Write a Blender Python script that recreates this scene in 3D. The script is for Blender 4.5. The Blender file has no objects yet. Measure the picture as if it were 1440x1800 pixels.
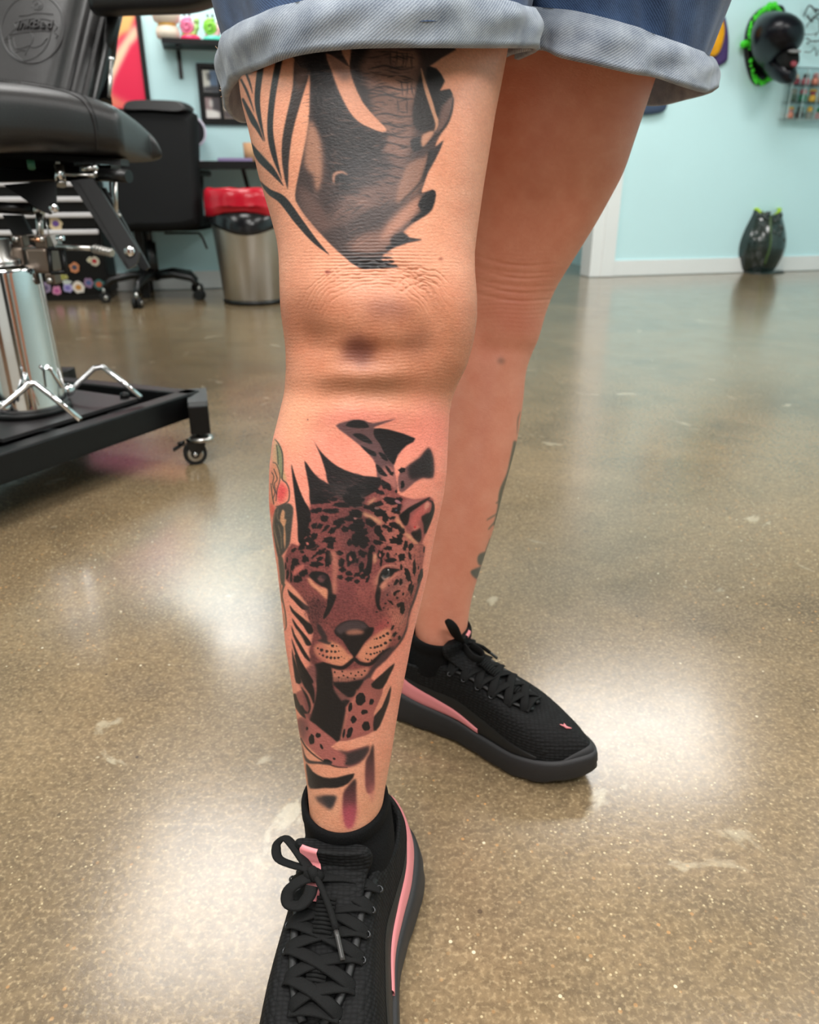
import bpy, bmesh, math, random
import numpy as np
from math import sin, cos, pi, radians, tan, atan2, sqrt
from mathutils import Vector, Matrix
from mathutils.bvhtree import BVHTree

random.seed(7)
RNG = np.random.default_rng(11)
scene = bpy.context.scene
col = scene.collection

# ------------------------------------------------------------------ camera
CAM_H, PITCH, FPX = 0.60, radians(23.5), 1331.0      # focal length in pixels of the 1440 x 1800 frame
cam_data = bpy.data.cameras.new('camera')
cam = bpy.data.objects.new('camera', cam_data)
col.objects.link(cam)
cam.location = (0, 0, CAM_H)
cam.rotation_euler = (pi / 2 - PITCH, 0, 0)
cam_data.sensor_fit = 'HORIZONTAL'
cam_data.sensor_width = 36.0
cam_data.lens = 36.0 * FPX / 1440.0
cam_data.clip_start, cam_data.clip_end = 0.02, 60
cam_data.dof.use_dof = True
cam_data.dof.focus_distance = 0.56
cam_data.dof.aperture_fstop = 11.5
scene.camera = cam

# ------------------------------------------------------------------ world, exposure, lamps
world = bpy.data.worlds.new('room_ambient')
scene.world = world
world.use_nodes = True
world.node_tree.nodes['Background'].inputs[0].default_value = (0.80, 0.86, 0.95, 1)
world.node_tree.nodes['Background'].inputs[1].default_value = 0.15
vs = scene.view_settings
vs.view_transform = 'Standard'
vs.look = 'None'
vs.exposure = 0.26
vs.gamma = 1.0
vs.use_curve_mapping = False
scene.cycles.max_bounces = 8
scene.cycles.use_denoising = True

def area(name, loc, size, power, color=(1, 0.985, 0.96), rot=(0, 0, 0)):
    d = bpy.data.lights.new(name, 'AREA')
    d.shape = 'RECTANGLE'
    d.size, d.size_y = size
    d.energy = power
    d.color = color
    o = bpy.data.objects.new(name, d)
    o.location = loc
    o.rotation_euler = rot
    col.objects.link(o)
    return o

CEIL = 2.75
area('overhead_or_fill_lamp', (1.42, 3.95, CEIL - 0.03), (1.2, 0.9), 37)
area('overhead_or_fill_lamp', (-0.95, 2.75, CEIL - 0.03), (0.9, 1.1), 30)
area('overhead_or_fill_lamp', (-1.36, 4.50, 2.24), (0.78, 0.55), 16)  # hung lamp below the ceiling by the back wall, put in for the floor highlight
area('overhead_or_fill_lamp', (1.5, 1.3, CEIL - 0.03), (0.9, 1.2), 22)
area('overhead_or_fill_lamp', (-0.35, 0.25, CEIL - 0.03), (1.2, 0.9), 46)  # unseen lamp above the camera, raised as front fill for the legs
area('overhead_or_fill_lamp', (0.9, -1.0, CEIL - 0.03), (1.2, 0.9), 42)  # unseen lamp behind the camera, added for frontal light on the legs
area('overhead_or_fill_lamp', (-1.0, -1.3, CEIL - 0.03), (1.2, 0.9), 30)  # fill lamp added behind the camera to brighten the lower legs
area('overhead_or_fill_lamp', (-2.6, 1.5, CEIL - 0.03), (0.9, 1.2), 26)
area('overhead_or_fill_lamp', (3.0, 2.6, CEIL - 0.03), (0.9, 1.2), 40)

# ------------------------------------------------------------------ measuring helpers: photo sight line -> place in the room
CP, SP = cos(PITCH), sin(PITCH)
def ray(px, py):
    x = (px - 720.0) / FPX; v = (py - 900.0) / FPX
    return Vector((x, CP - SP * v, -(SP + CP * v)))      # per metre of depth along the lens axis
def at(px, py, d):
    return Vector((0, 0, CAM_H)) + ray(px, py) * d
def ground(px, py, z=0.0):
    r = ray(px, py)
    return Vector((0, 0, CAM_H)) + r * ((z - CAM_H) / r.z)
def on_y(px, py, y):
    r = ray(px, py)
    return Vector((0, 0, CAM_H)) + r * (y / r.y)
def proj(P):
    """photo position of room points, array (n,3) -> px, py, depth"""
    y = P[:, 1]; z = P[:, 2] - CAM_H; x = P[:, 0]
    d = y * CP - z * SP
    v = (-z * CP - y * SP) / d
    return 720 + FPX * x / d, 900 + FPX * v, d

# ------------------------------------------------------------------ naming helpers
def tag(o, label=None, cat=None, group=None, kind=None):
    if label: o['label'] = label
    if cat: o['category'] = cat
    if group: o['group'] = group
    if kind: o['kind'] = kind
    return o
def empty(name, loc=(0, 0, 0), rz=0.0):
    o = bpy.data.objects.new(name, None)
    o.location = loc; o.rotation_euler = (0, 0, rz)
    o.empty_display_size = 0.05
    col.objects.link(o)
    return o
def copy_tree(o, parent=None):
    c = o.copy(); col.objects.link(c)
    if parent is not None: c.parent = parent
    for ch in list(o.children): copy_tree(ch, c)
    return c

# ------------------------------------------------------------------ mesh builder
def frame_of(t):
    t = t.normalized()
    up = Vector((0, 0, 1)) if abs(t.z) < 0.95 else Vector((0, 1, 0))
    n = t.cross(up).normalized(); b = n.cross(t).normalized()
    return n, b
class MB:
    def __init__(s): s.v = []; s.f = []; s.smooth = []
    def add(s, vs_, fs_, smooth=True):
        k = len(s.v)
        s.v += [tuple(p) for p in vs_]
        s.f += [tuple(i + k for i in f) for f in fs_]
        s.smooth += [smooth] * len(fs_)
        return s
    def rings(s, rings, closed=True, cap=True, smooth=True, loop=False):
        n = len(rings[0]); k = len(s.v)
        for r in rings: s.v += [tuple(p) for p in r]
        m = len(rings)
        for i in range(m if loop else m - 1):
            a = k + i * n; b = k + ((i + 1) % m) * n
            for j in range(n if closed else n - 1):
                jj = (j + 1) % n
                s.f.append((a + j, a + jj, b + jj, b + j)); s.smooth.append(smooth)
        if cap and not loop and closed:
            s.f.append(tuple(k + j for j in reversed(range(n)))); s.smooth.append(False)
            s.f.append(tuple(k + (m - 1) * n + j for j in range(n))); s.smooth.append(False)
        return s
    def tube(s, pts, r, n=10, cap=True, flat=1.0, up=None):
        pts = [Vector(p) for p in pts]; R = []
        for i, p in enumerate(pts):
            if i == 0: t = pts[1] - p
            elif i == len(pts) - 1: t = p - pts[i - 1]
            else: t = (pts[i + 1] - p).normalized() + (p - pts[i - 1]).normalized()
            if up is None: nn, bb = frame_of(t)
            else:
                nn = t.cross(Vector(up)).normalized(); bb = nn.cross(t).normalized()
            rr = r[i] if hasattr(r, '__len__') else r
            R.append([p + nn * (rr * cos(2 * pi * k / n)) + bb * (rr * flat * sin(2 * pi * k / n)) for k in range(n)])
        return s.rings(R, cap=cap)
    def box(s, c, size, rot=None, bevel=0.0):
        bm = bmesh.new()
        bmesh.ops.create_cube(bm, size=1.0)
        for v in bm.verts: v.co = Vector((v.co.x * size[0], v.co.y * size[1], v.co.z * size[2]))
        if bevel > 0: bmesh.ops.bevel(bm, geom=bm.edges[:], offset=bevel, segments=2, affect='EDGES', profile=0.5)
        M = Matrix.Translation(Vector(c)) @ (rot.to_4x4() if rot is not None else Matrix())
        bm.transform(M)
        bm.verts.index_update()
        s.add([v.co.copy() for v in bm.verts], [[v.index for v in f.verts] for f in bm.faces], False)
        bm.free()
        return s
    def lathe(s, prof, c=(0, 0, 0), n=24, M=None):
        c = Vector(c); R = []
        for (r, z) in prof:
            ring = [Vector((r * cos(2 * pi * k / n), r * sin(2 * pi * k / n), z)) for k in range(n)]
            if M is not None: ring = [M @ p for p in ring]
            R.append([p + c for p in ring])
        return s.rings(R)
    def disc(s, c, axis, r, t, n=16):
        """short bolt-like cylinder with a rounded face"""
        c = Vector(c); a = Vector(axis).normalized(); nn, bb = frame_of(a); R = []
        for rr, h in ((r, 0), (r, t * .6), (r * .82, t), (r * .3, t * 1.15)):
            R.append([c + a * h + nn * (rr * cos(2 * pi * k / n)) + bb * (rr * sin(2 * pi * k / n)) for k in range(n)])
        return s.rings(R)
    def prism(s, poly, off, smooth=False):
        """polygon (3d points) pushed along off"""
        n = len(poly); off = Vector(off)
        a = [Vector(p) for p in poly]; b = [p + off for p in a]
        s.add(a + b, [tuple(range(n))[::-1], tuple(range(n, 2 * n))] + [(i, (i + 1) % n, n + (i + 1) % n, n + i) for i in range(n)], smooth)
        return s
    def ball(s, c, r, n=14, m=9, scale=(1, 1, 1), M=None):
        R = []
        for i in range(m + 1):
            a = -pi / 2 + pi * i / m
            rr = max(cos(a), 0.02)
            ring = [Vector((r * rr * cos(2 * pi * k / n) * scale[0], r * rr * sin(2 * pi * k / n) * scale[1], r * sin(a) * scale[2])) for k in range(n)]
            if M is not None: ring = [M @ p for p in ring]
            R.append([p + Vector(c) for p in ring])
        return s.rings(R)
    def build(s, name, mat, parent=None, world_space=True, fix=True):
        me = bpy.data.meshes.new(name)
        me.from_pydata(s.v, [], s.f)
        if fix:
            bm = bmesh.new(); bm.from_mesh(me)
            bmesh.ops.recalc_face_normals(bm, faces=bm.faces[:])
            bm.to_mesh(me); bm.free()
        if len(s.smooth) == len(me.polygons): me.polygons.foreach_set('use_smooth', s.smooth)
        me.materials.append(mat)
        o = bpy.data.objects.new(name, me)
        col.objects.link(o)
        if parent is not None:
            o.parent = parent
            if world_space: o.matrix_parent_inverse = parent_matrix(parent).inverted()
        return o
def parent_matrix(o):
    M = Matrix.LocRotScale(o.location, o.rotation_euler, o.scale)
    return parent_matrix(o.parent) @ o.matrix_parent_inverse @ M if o.parent else M
def catmull(P, n, closed=False):
    P = np.asarray(P, float); m = len(P); out = []
    idx = (lambda i: i % m) if closed else (lambda i: min(max(i, 0), m - 1))
    T = np.linspace(0, m if closed else m - 1, n, endpoint=not closed)
    for t in T:
        i = int(t)
        if not closed and i >= m - 1: i = m - 2
        f = t - i
        a, b, c, d = P[idx(i - 1)], P[idx(i)], P[idx(i + 1)], P[idx(i + 2)]
        out.append(0.5 * ((2 * b) + (-a + c) * f + (2 * a - 5 * b + 4 * c - d) * f * f + (-a + 3 * b - 3 * c + d) * f ** 3))
    return np.array(out)
def rot_to(x_axis, up=(0, 0, 1)):
    x = Vector(x_axis).normalized(); z = Vector(up); y = z.cross(x).normalized(); z = x.cross(y).normalized()
    return Matrix((x, y, z)).transposed()

# ------------------------------------------------------------------ materials
def s2l(c):
    return tuple(((v / 255) / 12.92 if v / 255 <= 0.04045 else ((v / 255 + 0.055) / 1.055) ** 2.4) for v in c)
MATS = {}
def mat(name, rgb, rough=0.5, metal=0.0, coat=0.0, bump=0.0, bscale=200.0, var=0.0, vscale=6.0, spec=0.5, sheen=0.0, dim='OBJ'):
    """procedural principled material: sRGB colour with noise variation and fine noise relief"""
    if name in MATS: return MATS[name]
    m = bpy.data.materials.new(name); m.use_nodes = True
    nt = m.node_tree; N = nt.nodes; L = nt.links; b = N['Principled BSDF']
    c = s2l(rgb)
    b.inputs['Roughness'].default_value = rough
    b.inputs['Metallic'].default_value = metal
    b.inputs['Specular IOR Level'].default_value = spec
    b.inputs['Coat Weight'].default_value = coat
    b.inputs['Coat Roughness'].default_value = 0.08
    b.inputs['Sheen Weight'].default_value = sheen
    tc = N.new('ShaderNodeTexCoord')
    n1 = N.new('ShaderNodeTexNoise'); n1.inputs['Scale'].default_value = vscale; n1.inputs['Detail'].default_value = 4
    L.new(tc.outputs['Object'], n1.inputs['Vector'])
    r = N.new('ShaderNodeValToRGB')
    r.color_ramp.elements[0].position = 0.3; r.color_ramp.elements[1].position = 0.7
    r.color_ramp.elements[0].color = (*[x * (1 - var) for x in c], 1)
    r.color_ramp.elements[1].color = (*[min(1, x * (1 + var)) for x in c], 1)
    L.new(n1.outputs['Fac'], r.inputs['Fac']); L.new(r.outputs['Color'], b.inputs['Base Color'])
    if bump > 0:
        n2 = N.new('ShaderNodeTexNoise'); n2.inputs['Scale'].default_value = bscale; n2.inputs['Detail'].default_value = 3
        L.new(tc.outputs['Object'], n2.inputs['Vector'])
        bp = N.new('ShaderNodeBump'); bp.inputs['Strength'].default_value = bump; bp.inputs['Distance'].default_value = 0.001
        L.new(n2.outputs['Fac'], bp.inputs['Height']); L.new(bp.outputs['Normal'], b.inputs['Normal'])
    MATS[name] = m
    return m
# ------------------------------------------------------------------ ink stencil: tattoo and skin pigment with some traced shading, painted with numpy
class Stencil:
    """sheet of pigment (sRGB) that is later pressed on the skin of the leg; S dots per unit"""
    def __init__(s, x0, y0, x1, y1, S, base):
        s.x0, s.y0, s.S = x0, y0, S
        s.h, s.w = int((y1 - y0) * S), int((x1 - x0) * S)
        s.a = np.empty((s.h, s.w, 3), np.float32); s.a[:] = base
    def _mask(s, P, blur):
        P = (np.asarray(P, float) - (s.x0, s.y0)) * s.S
        pad = int(blur * s.S * 3) + 2
        bx0 = max(int(P[:, 0].min()) - pad, 0); bx1 = min(int(P[:, 0].max()) + pad + 1, s.w)
        by0 = max(int(P[:, 1].min()) - pad, 0); by1 = min(int(P[:, 1].max()) + pad + 1, s.h)
        if bx1 <= bx0 or by1 <= by0: return None
        W, H = bx1 - bx0, by1 - by0
        M = np.zeros((H, W), np.float32)
        Q = np.roll(P, -1, 0)
        xs = np.arange(W) + bx0 + 0.5
        for sub in (0.25, 0.75):
            for j in range(H):
                y = by0 + j + sub
                c = ((P[:, 1] <= y) & (Q[:, 1] > y)) | ((Q[:, 1] <= y) & (P[:, 1] > y))
                if not c.any(): continue
                X = np.sort(P[c, 0] + (y - P[c, 1]) / (Q[c, 1] - P[c, 1]) * (Q[c, 0] - P[c, 0]))
                for k in range(0, len(X) - 1, 2):
                    M[j] += 0.5 * np.clip(np.minimum(xs + 0.5, X[k + 1]) - np.maximum(xs - 0.5, X[k]), 0, 1)
        g = blur * s.S
        if g > 0.3:
            n = max(int(g * 2.5), 1); k = np.exp(-0.5 * (np.arange(-n, n + 1) / g) ** 2); k /= k.sum()
            M = np.apply_along_axis(lambda r: np.convolve(r, k, 'same') if len(r) >= len(k) else np.convolve(r, k)[n:n + len(r)], 1, M)
            M = np.apply_along_axis(lambda r: np.convolve(r, k, 'same') if len(r) >= len(k) else np.convolve(r, k)[n:n + len(r)], 0, M)
        return M, bx0, by0, bx1, by1
    def poly(s, P, colr, alpha=1.0, blur=0.5, smooth=2, colr2=None, axis=1, tex=None):
        if smooth: P = catmull(P, len(P) * smooth, True)
        r = s._mask(P, blur)
        if r is None: return
        M, x0, y0, x1, y1 = r
        A = (M * alpha)[..., None]
        C = np.asarray(colr, np.float32)
        if colr2 is not None:
            n = (y1 - y0) if axis == 1 else (x1 - x0)
            t = np.linspace(0, 1, n, dtype=np.float32)
            C = C + (np.asarray(colr2, np.float32) - C) * (t[:, None, None] if axis == 1 else t[None, :, None])
        if tex is not None: A = A * tex[y0:y1, x0:x1, None]
        R = s.a[y0:y1, x0:x1]
        s.a[y0:y1, x0:x1] = R * (1 - A) + C * A
    def stroke(s, P, w, colr, alpha=1.0, blur=0.5, n=4):
        P = np.asarray(P, float)
        w = np.asarray(w if hasattr(w, '__len__') else [w] * len(P), float)
        if len(P) > 2:
            PW = catmull(np.column_stack([P, w]), len(P) * n); P, w = PW[:, :2], PW[:, 2]
        t = np.gradient(P, axis=0); t /= np.linalg.norm(t, axis=1)[:, None] + 1e-9
        nn = np.column_stack([-t[:, 1], t[:, 0]]) * np.maximum(w, 0.1)[:, None] / 2
        s.poly(np.vstack([P + nn, (P - nn)[::-1]]), colr, alpha, blur)
    def spot(s, cx, cy, rx, ry, ang=0, colr=(27, 25, 27), alpha=0.97, blur=0.5, jag=0.16):
        t = np.linspace(0, 2 * pi, 18, endpoint=False)
        r = 1 + jag * RNG.standard_normal(18)
        x, y = rx * r * np.cos(t), ry * r * np.sin(t)
        a = radians(ang)
        s.poly(np.column_stack([cx + x * cos(a) - y * sin(a), cy + x * sin(a) + y * cos(a)]), colr, alpha, blur)
    def noise(s, cell, lo, hi):
        """smooth random field over the sheet"""
        h, w = int(s.h / (cell[1] * s.S)) + 3, int(s.w / (cell[0] * s.S)) + 3
        g = RNG.uniform(lo, hi, (h, w)).astype(np.float32)
        yy = np.linspace(0, h - 1.001, s.h); xx = np.linspace(0, w - 1.001, s.w)
        yi, xi = yy.astype(int), xx.astype(int); fy, fx = (yy - yi)[:, None], (xx - xi)[None, :]
        fy = fy * fy * (3 - 2 * fy); fx = fx * fx * (3 - 2 * fx)
        return (g[yi][:, xi] * (1 - fy) * (1 - fx) + g[yi + 1][:, xi] * fy * (1 - fx) + g[yi][:, xi + 1] * (1 - fy) * fx + g[yi + 1][:, xi + 1] * fy * fx).astype(np.float32)
    def lookup(s, x, y):
        u = np.clip((x - s.x0) * s.S - 0.5, 0, s.w - 1.001); v = np.clip((y - s.y0) * s.S - 0.5, 0, s.h - 1.001)
        i, j = u.astype(int), v.astype(int); fx, fy = (u - i)[:, None], (v - j)[:, None]
        a = s.a
        return a[j, i] * (1 - fx) * (1 - fy) + a[j, i + 1] * fx * (1 - fy) + a[j + 1, i] * (1 - fx) * fy + a[j + 1, i + 1] * fx * fy

def fr(ox, oy, sc):
    return lambda *p: [(ox + x / sc, oy + y / sc) for x, y in p]
CA = fr(460, 700, 4.2353); CB = fr(460, 1080, 4.2353); CC = fr(380, 0, 2.7692); CD = fr(460, 440, 2.88)
J1 = fr(480, 830, 9.0); J2 = fr(620, 830, 9.0); J3 = fr(480, 1000, 9.0); J4 = fr(620, 1000, 9.0); KR = fr(460, 760, 5.14)
BLACK = (27, 25, 27); SKIN = (222, 157, 124)

def paint_front_leg():
    s = Stencil(396, 40, 920, 1600, 2, SKIN)
    Y = (np.arange(s.h) / s.S + s.y0)[:, None, None]
    # the skin itself: browner thigh and knee, pinker irritated shin; knee shading painted in
    def zone(y0, y1, f): return np.clip((Y - y0) / (y1 - y0), 0, 1) * f
    thigh = np.asarray((216, 148, 117), np.float32); pink = np.asarray((243, 152, 130), np.float32); ank = np.asarray((226, 158, 126), np.float32)
    t = zone(690, 780, 1)
    s.a[:] = thigh * (1 - t) + pink * t
    t = zone(1150, 1420, 1); s.a[:] = s.a * (1 - t) + ank * t
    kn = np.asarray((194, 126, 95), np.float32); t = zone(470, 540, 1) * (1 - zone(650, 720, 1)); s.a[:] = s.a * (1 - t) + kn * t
    n1 = s.noise((26, 26), -1, 1); n2 = s.noise((6, 5), -1, 1); n3 = s.noise((2.2, 1.6), -1, 1)
    s.a += (n1 * 5 + n2 * 3)[..., None] * np.asarray((.6, 1, 1), np.float32)
    s.a += n3[..., None] * 3
    s.spot(*CD((840, 900))[0], 60, 45, 0, (246, 140, 124), .55, 18)
    s.spot(*CD((520, 850))[0], 75, 14, 0, (232, 130, 120), .5, 8)
    s.spot(*CD((150, 900))[0], 36, 60, 0, (240, 176, 138), .6, 16)
    s.spot(*CD((490, 505))[0], 31, 24, 0, (100, 54, 48), .72, 9)  # dark knee spots: bruise colour with knee shading painted into the skin
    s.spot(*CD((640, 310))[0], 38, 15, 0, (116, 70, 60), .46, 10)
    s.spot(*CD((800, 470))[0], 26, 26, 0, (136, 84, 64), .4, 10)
    s.spot(*CD((530, 690))[0], 78, 20, 0, (124, 82, 56), .5, 12)  # band under the kneecap: shade of the hollow painted in
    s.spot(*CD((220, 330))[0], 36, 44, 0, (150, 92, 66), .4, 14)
    s.spot(*CD((345, 115))[0], 4.5, 4, 0, (120, 50, 42), .7, 1.5)
    s.spot(*CD((905, 45))[0], 3.5, 3, 0, (130, 66, 50), .6, 1.2)
    s.spot(*CD((235, 857))[0], 1.2, 1.2, 0, (90, 50, 45), .8, .4)
    K = BLACK
    # ---------------- elephant and fern on the thigh
    mottle = s.noise((5, 3), .55, 1.15)
    for pts, w in (([(118, 385), (150, 450), (186, 545)], (8, 11, 2)), ([(215, 300), (200, 450), (207, 545), (242, 688)], (30, 27, 22, 2)),
                   ([(140, 350), (160, 400), (176, 455)], (9, 9, 2)), ([(128, 480), (178, 580), (205, 625), (236, 688)], (10, 27, 20, 2)),
                   ([(308, 260), (278, 430), (266, 610), (284, 740), (322, 872)], (34, 30, 28, 26, 2)),
                   ([(165, 690), (215, 765), (275, 830), (330, 905)], (8, 34, 30, 2)),
                   ([(212, 880), (262, 934), (325, 975), (400, 1075), (480, 1172), (552, 1240)], (3, 26, 40, 38, 24, 2))):
        s.stroke(CC(*pts), [x / 2.77 for x in w], K, .96, .7)
    s.stroke(CC((222, 742), (268, 800)), 1.3, (150, 125, 105), .7, .6)
    s.poly(CC((385, 230), (372, 420), (345, 560), (326, 680), (326, 800), (350, 925), (356, 800), (372, 660), (400, 540), (432, 430), (455, 345), (452, 230)), (40, 34, 34), .95, .8)
    s.poly(CC((385, 250), (380, 420), (410, 440), (450, 350), (450, 250)), (112, 80, 68), .55, 4)
    s.poly(CC((110, 345), (160, 360), (240, 300), (180, 300)), K, .8, 2)
    body = CC((385, 205), (385, 290), (415, 330), (455, 345), (455, 480), (450, 600), (430, 720), (405, 840), (385, 950), (400, 1000), (450, 1070), (520, 1150), (600, 1230), (700, 1308), (760, 1312), (892, 1303), (840, 1285), (800, 1262), (850, 1215), (920, 1185), (1000, 1168), (940, 1155), (910, 1130), (960, 1085), (1010, 1055), (1050, 1020), (1066, 950), (1050, 925), (1000, 940), (1010, 900), (1030, 830), (1060, 780), (1098, 690), (1060, 720), (1080, 670), (1115, 600), (1150, 500), (1135, 435), (1085, 445), (1112, 395), (1075, 330), (1040, 320), (1100, 280), (1140, 205))
    s.poly(body, (58, 47, 46), .97, .9)
    br = (138, 99, 84)
    s.poly(CC((660, 250), (960, 235), (985, 380), (960, 480), (960, 640), (930, 760), (820, 740), (760, 600), (700, 470)), br, .75, 7)
    s.poly(CC((860, 240), (970, 240), (980, 330), (880, 320)), (160, 116, 96), .7, 4)
    s.poly(CC((800, 380), (965, 400), (965, 500), (820, 430)), (165, 118, 98), .6, 5)
    s.poly(CC((800, 620), (960, 640), (930, 720), (930, 880), (870, 980), (700, 1020), (720, 860), (800, 760)), (122, 90, 80), .6, 6)
    s.poly(CC((450, 590), (495, 640), (516, 740), (516, 860), (490, 940), (470, 850), (430, 800)), (176, 126, 102), .8, 3.5)
    s.poly(CC((400, 900), (480, 960), (560, 1100), (500, 1130), (420, 1030)), (110, 82, 74), .6, 5)
    s.poly(CC((575, 660), (590, 760), (572, 830), (556, 780)), (140, 104, 90), .7, 3)
    s.poly(CC((620, 960), (700, 950), (760, 1000), (640, 1080), (540, 1100)), (120, 90, 80), .55, 6)
    s.poly(CC((385, 205), (620, 205), (560, 280), (600, 440), (640, 540), (720, 620), (840, 650), (790, 760), (700, 820), (640, 940), (560, 880), (530, 700), (470, 560), (455, 345)), (26, 24, 26), .9, 3, tex=np.clip(mottle, 0, 1))
    s.poly(CC((640, 215), (760, 215), (700, 330), (740, 420), (760, 560), (700, 490), (655, 370)), (30, 27, 28), .8, 5)
    s.poly(CC((600, 830), (760, 720), (860, 800), (780, 900), (640, 900)), (46, 42, 44), .7, 5)
    # wrinkles of the hide; fine pale streaks also paint in the skin's glints
    for _ in range(420):
        x, y = RNG.uniform(400, 960), RNG.uniform(230, 1250)
        if x > 940 - max(0, y - 650) * .35 or x < 460 + max(0, y - 950) * .8 - max(0, 950 - y) * .1: continue
        if 540 < x < 800 and 240 < y < 620 and abs(x - (560 + (y - 260) * .55)) < 60: continue
        L = RNG.uniform(6, 18); a = RNG.uniform(-.2, .35) - (.5 if y > 900 else 0)
        s.stroke(CC((x - L, y + L * a), (x + L, y - L * a)), [RNG.uniform(.5, 1.1)] * 2, (112, 92, 88) if RNG.random() < .45 else (24, 22, 23), .55, .35, 2)
    for _ in range(330):
        x, y = RNG.uniform(540, 985), RNG.uniform(235, 1240)
        if x > 940 - max(0, y - 650) * .35 or x < 460 + max(0, y - 950) * .8: continue
        L = RNG.uniform(14, 55); a = RNG.uniform(-.25, .3) + (.5 if y > 980 else 0) * -1
        dark = RNG.random() < .68
        P = [(x - L * cos(a), y - L * sin(a)), (x, y + RNG.uniform(-6, 6)), (x + L * cos(a), y + L * sin(a))]
        s.stroke(CC(*P), [.4, RNG.uniform(1.2, 2.8), .4], (40, 36, 37) if dark else (150, 112, 98), .75 if dark else .38, .6, 3)
    for y0 in (330, 430, 470, 560, 610, 660, 700, 760, 810, 860):
        s.stroke(CC((740, y0 + 12), (820, y0 - 8), (900, y0 + 8), (970 - max(0, y0 - 640) * .3, y0 + RNG.uniform(-8, 14))), [.8, 2.6, 2.2, 1.0], (36, 33, 35), .85, .8)
    for x0, y0 in ((850, 250), (880, 245), (905, 255), (930, 250), (955, 262), (900, 390), (930, 400), (955, 395), (880, 480), (935, 480)):
        s.stroke(CC((x0, y0), (x0 + RNG.uniform(-10, 10), y0 + 35), (x0 + RNG.uniform(-8, 8), y0 + 75)), [.6, 2.2, .6], (44, 39, 40), .8, .7)
    # tusk, eye, ear edge
    s.poly(CC((535, 262), (560, 340), (590, 430), (640, 530), (690, 590), (760, 625), (810, 642), (830, 628), (780, 575), (715, 500), (668, 400), (650, 325), (655, 215), (612, 215), (618, 270), (650, 330), (590, 290)), (212, 146, 116), .97, .8)
    s.poly(CC((535, 262), (590, 290), (650, 328), (660, 370), (620, 400), (560, 330)), (96, 72, 66), .6, 4)
    s.poly(CC((612, 215), (655, 215), (650, 300), (622, 270)), (200, 140, 112), .9, 1)
    s.stroke(CC((560, 340), (600, 450), (650, 545), (710, 605), (800, 645)), 1.0, (60, 50, 50), .7, .6)
    s.stroke(CC((572, 890), (574, 850), (605, 836), (640, 848)), [3, 5.5, 5, 2], (186, 134, 110), .8, 1.2)
    s.spot(*CC((612, 868))[0], 6, 7, 0, (34, 32, 34), .95, 1.2)
    s.poly(CC((965, 480), (1000, 350), (1030, 450), (1055, 560), (1055, 630), (1000, 645), (958, 600)), (36, 32, 32), .9, 1.6)
    s.stroke(CC((1000, 330), (1020, 420), (1050, 520), (1070, 600), (1060, 642)), [2, 6.5, 8, 6, 1.5], (196, 142, 112), .95, .8)
    s.poly(CC((1030, 325), (1070, 335), (1112, 395), (1085, 445), (1135, 435), (1140, 480), (1090, 520), (1075, 580), (1055, 500), (1030, 400)), (30, 27, 28), .95, .9)
    s.poly(CC((1100, 520), (1148, 470), (1150, 510), (1110, 610), (1062, 690), (1078, 610)), (112, 84, 76), .85, 2)
    s.stroke(CC((1150, 480), (1140, 545), (1108, 620), (1040, 690), (1000, 725)), [1, 3.2, 4, 3, 1], K, .9, .8)
    s.poly(CC((945, 690), (965, 672), (1003, 672), (1003, 722), (960, 742)), (38, 36, 38), .95, 1.2)
    s.poly(CC((1000, 660), (1060, 640), (1030, 690), (1000, 720)), (205, 146, 116), .8, 1.5)
    s.poly(CC((930, 800), (1010, 770), (1040, 740), (1010, 850), (1000, 905), (940, 960), (870, 985)), (150, 108, 90), .8, 3)
    s.poly(CC((1098, 688), (1060, 732), (1030, 735), (1026, 790), (1004, 900), (1030, 840), (1062, 780)), (50, 45, 46), .95, .8)
    s.stroke(CC((1035, 745), (1015, 835), (985, 900), (900, 985)), [3, 5, 5, 3], (30, 27, 28), .7, 1.5)
    s.poly(CC((800, 1180), (830, 1090), (950, 975), (1000, 950), (985, 1030), (930, 1090), (880, 1160)), (200, 138, 112), .75, 5)
    s.poly(CC((982, 1000), (1005, 955), (1050, 925), (1067, 950), (1050, 1020), (1010, 1055), (960, 1082), (950, 1070), (1000, 1030)), K, .96, 1)
    s.poly(CC((960, 1070), (1000, 1045), (900, 1140), (830, 1190), (800, 1180), (880, 1120)), (60, 50, 50), .5, 3)
    s.poly(CC((640, 1200), (760, 1120), (880, 1150), (800, 1240), (700, 1240)), (150, 106, 90), .6, 6)
    s.stroke(CC((830, 1215), (900, 1180), (1000, 1166)), [8, 5, 1], K, .9, 1.0)
    s.poly(CC((850, 1160), (900, 1130), (935, 1150), (925, 1185), (860, 1200)), K, .85, 1.5)
    for y0, w in ((1238, 2.6), (1262, 3.8), (1282, 5), (1302, 4)):
        s.stroke(CC((600 + (y0 - 1230) * 1.5, y0 - 12), (740, y0), (800 + (y0 - 1230), y0 - 6), (860, y0 - 2)), [1, w, w, .6], (30, 29, 31), .9, .8)
    s.poly(CC((640, 1262), (700, 1306), (760, 1312), (830, 1304), (740, 1285)), (34, 33, 35), .9, 1.2)

    # ---------------- jaguar on the shin: top leaves
    GR = (92, 66, 68)
    s.poly(CA((555, 205), (620, 175), (690, 160), (770, 165), (830, 185), (1000, 150), (900, 190), (830, 222), (940, 232), (1145, 300), (1080, 350), (1020, 420), (985, 500), (1000, 600), (1010, 690), (900, 640), (860, 590), (850, 490), (800, 420), (730, 350), (630, 270)), GR, .95, 1.0)
    s.poly(CA((900, 520), (985, 520), (1010, 690), (900, 620)), (190, 116, 106), .8, 3)
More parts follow.
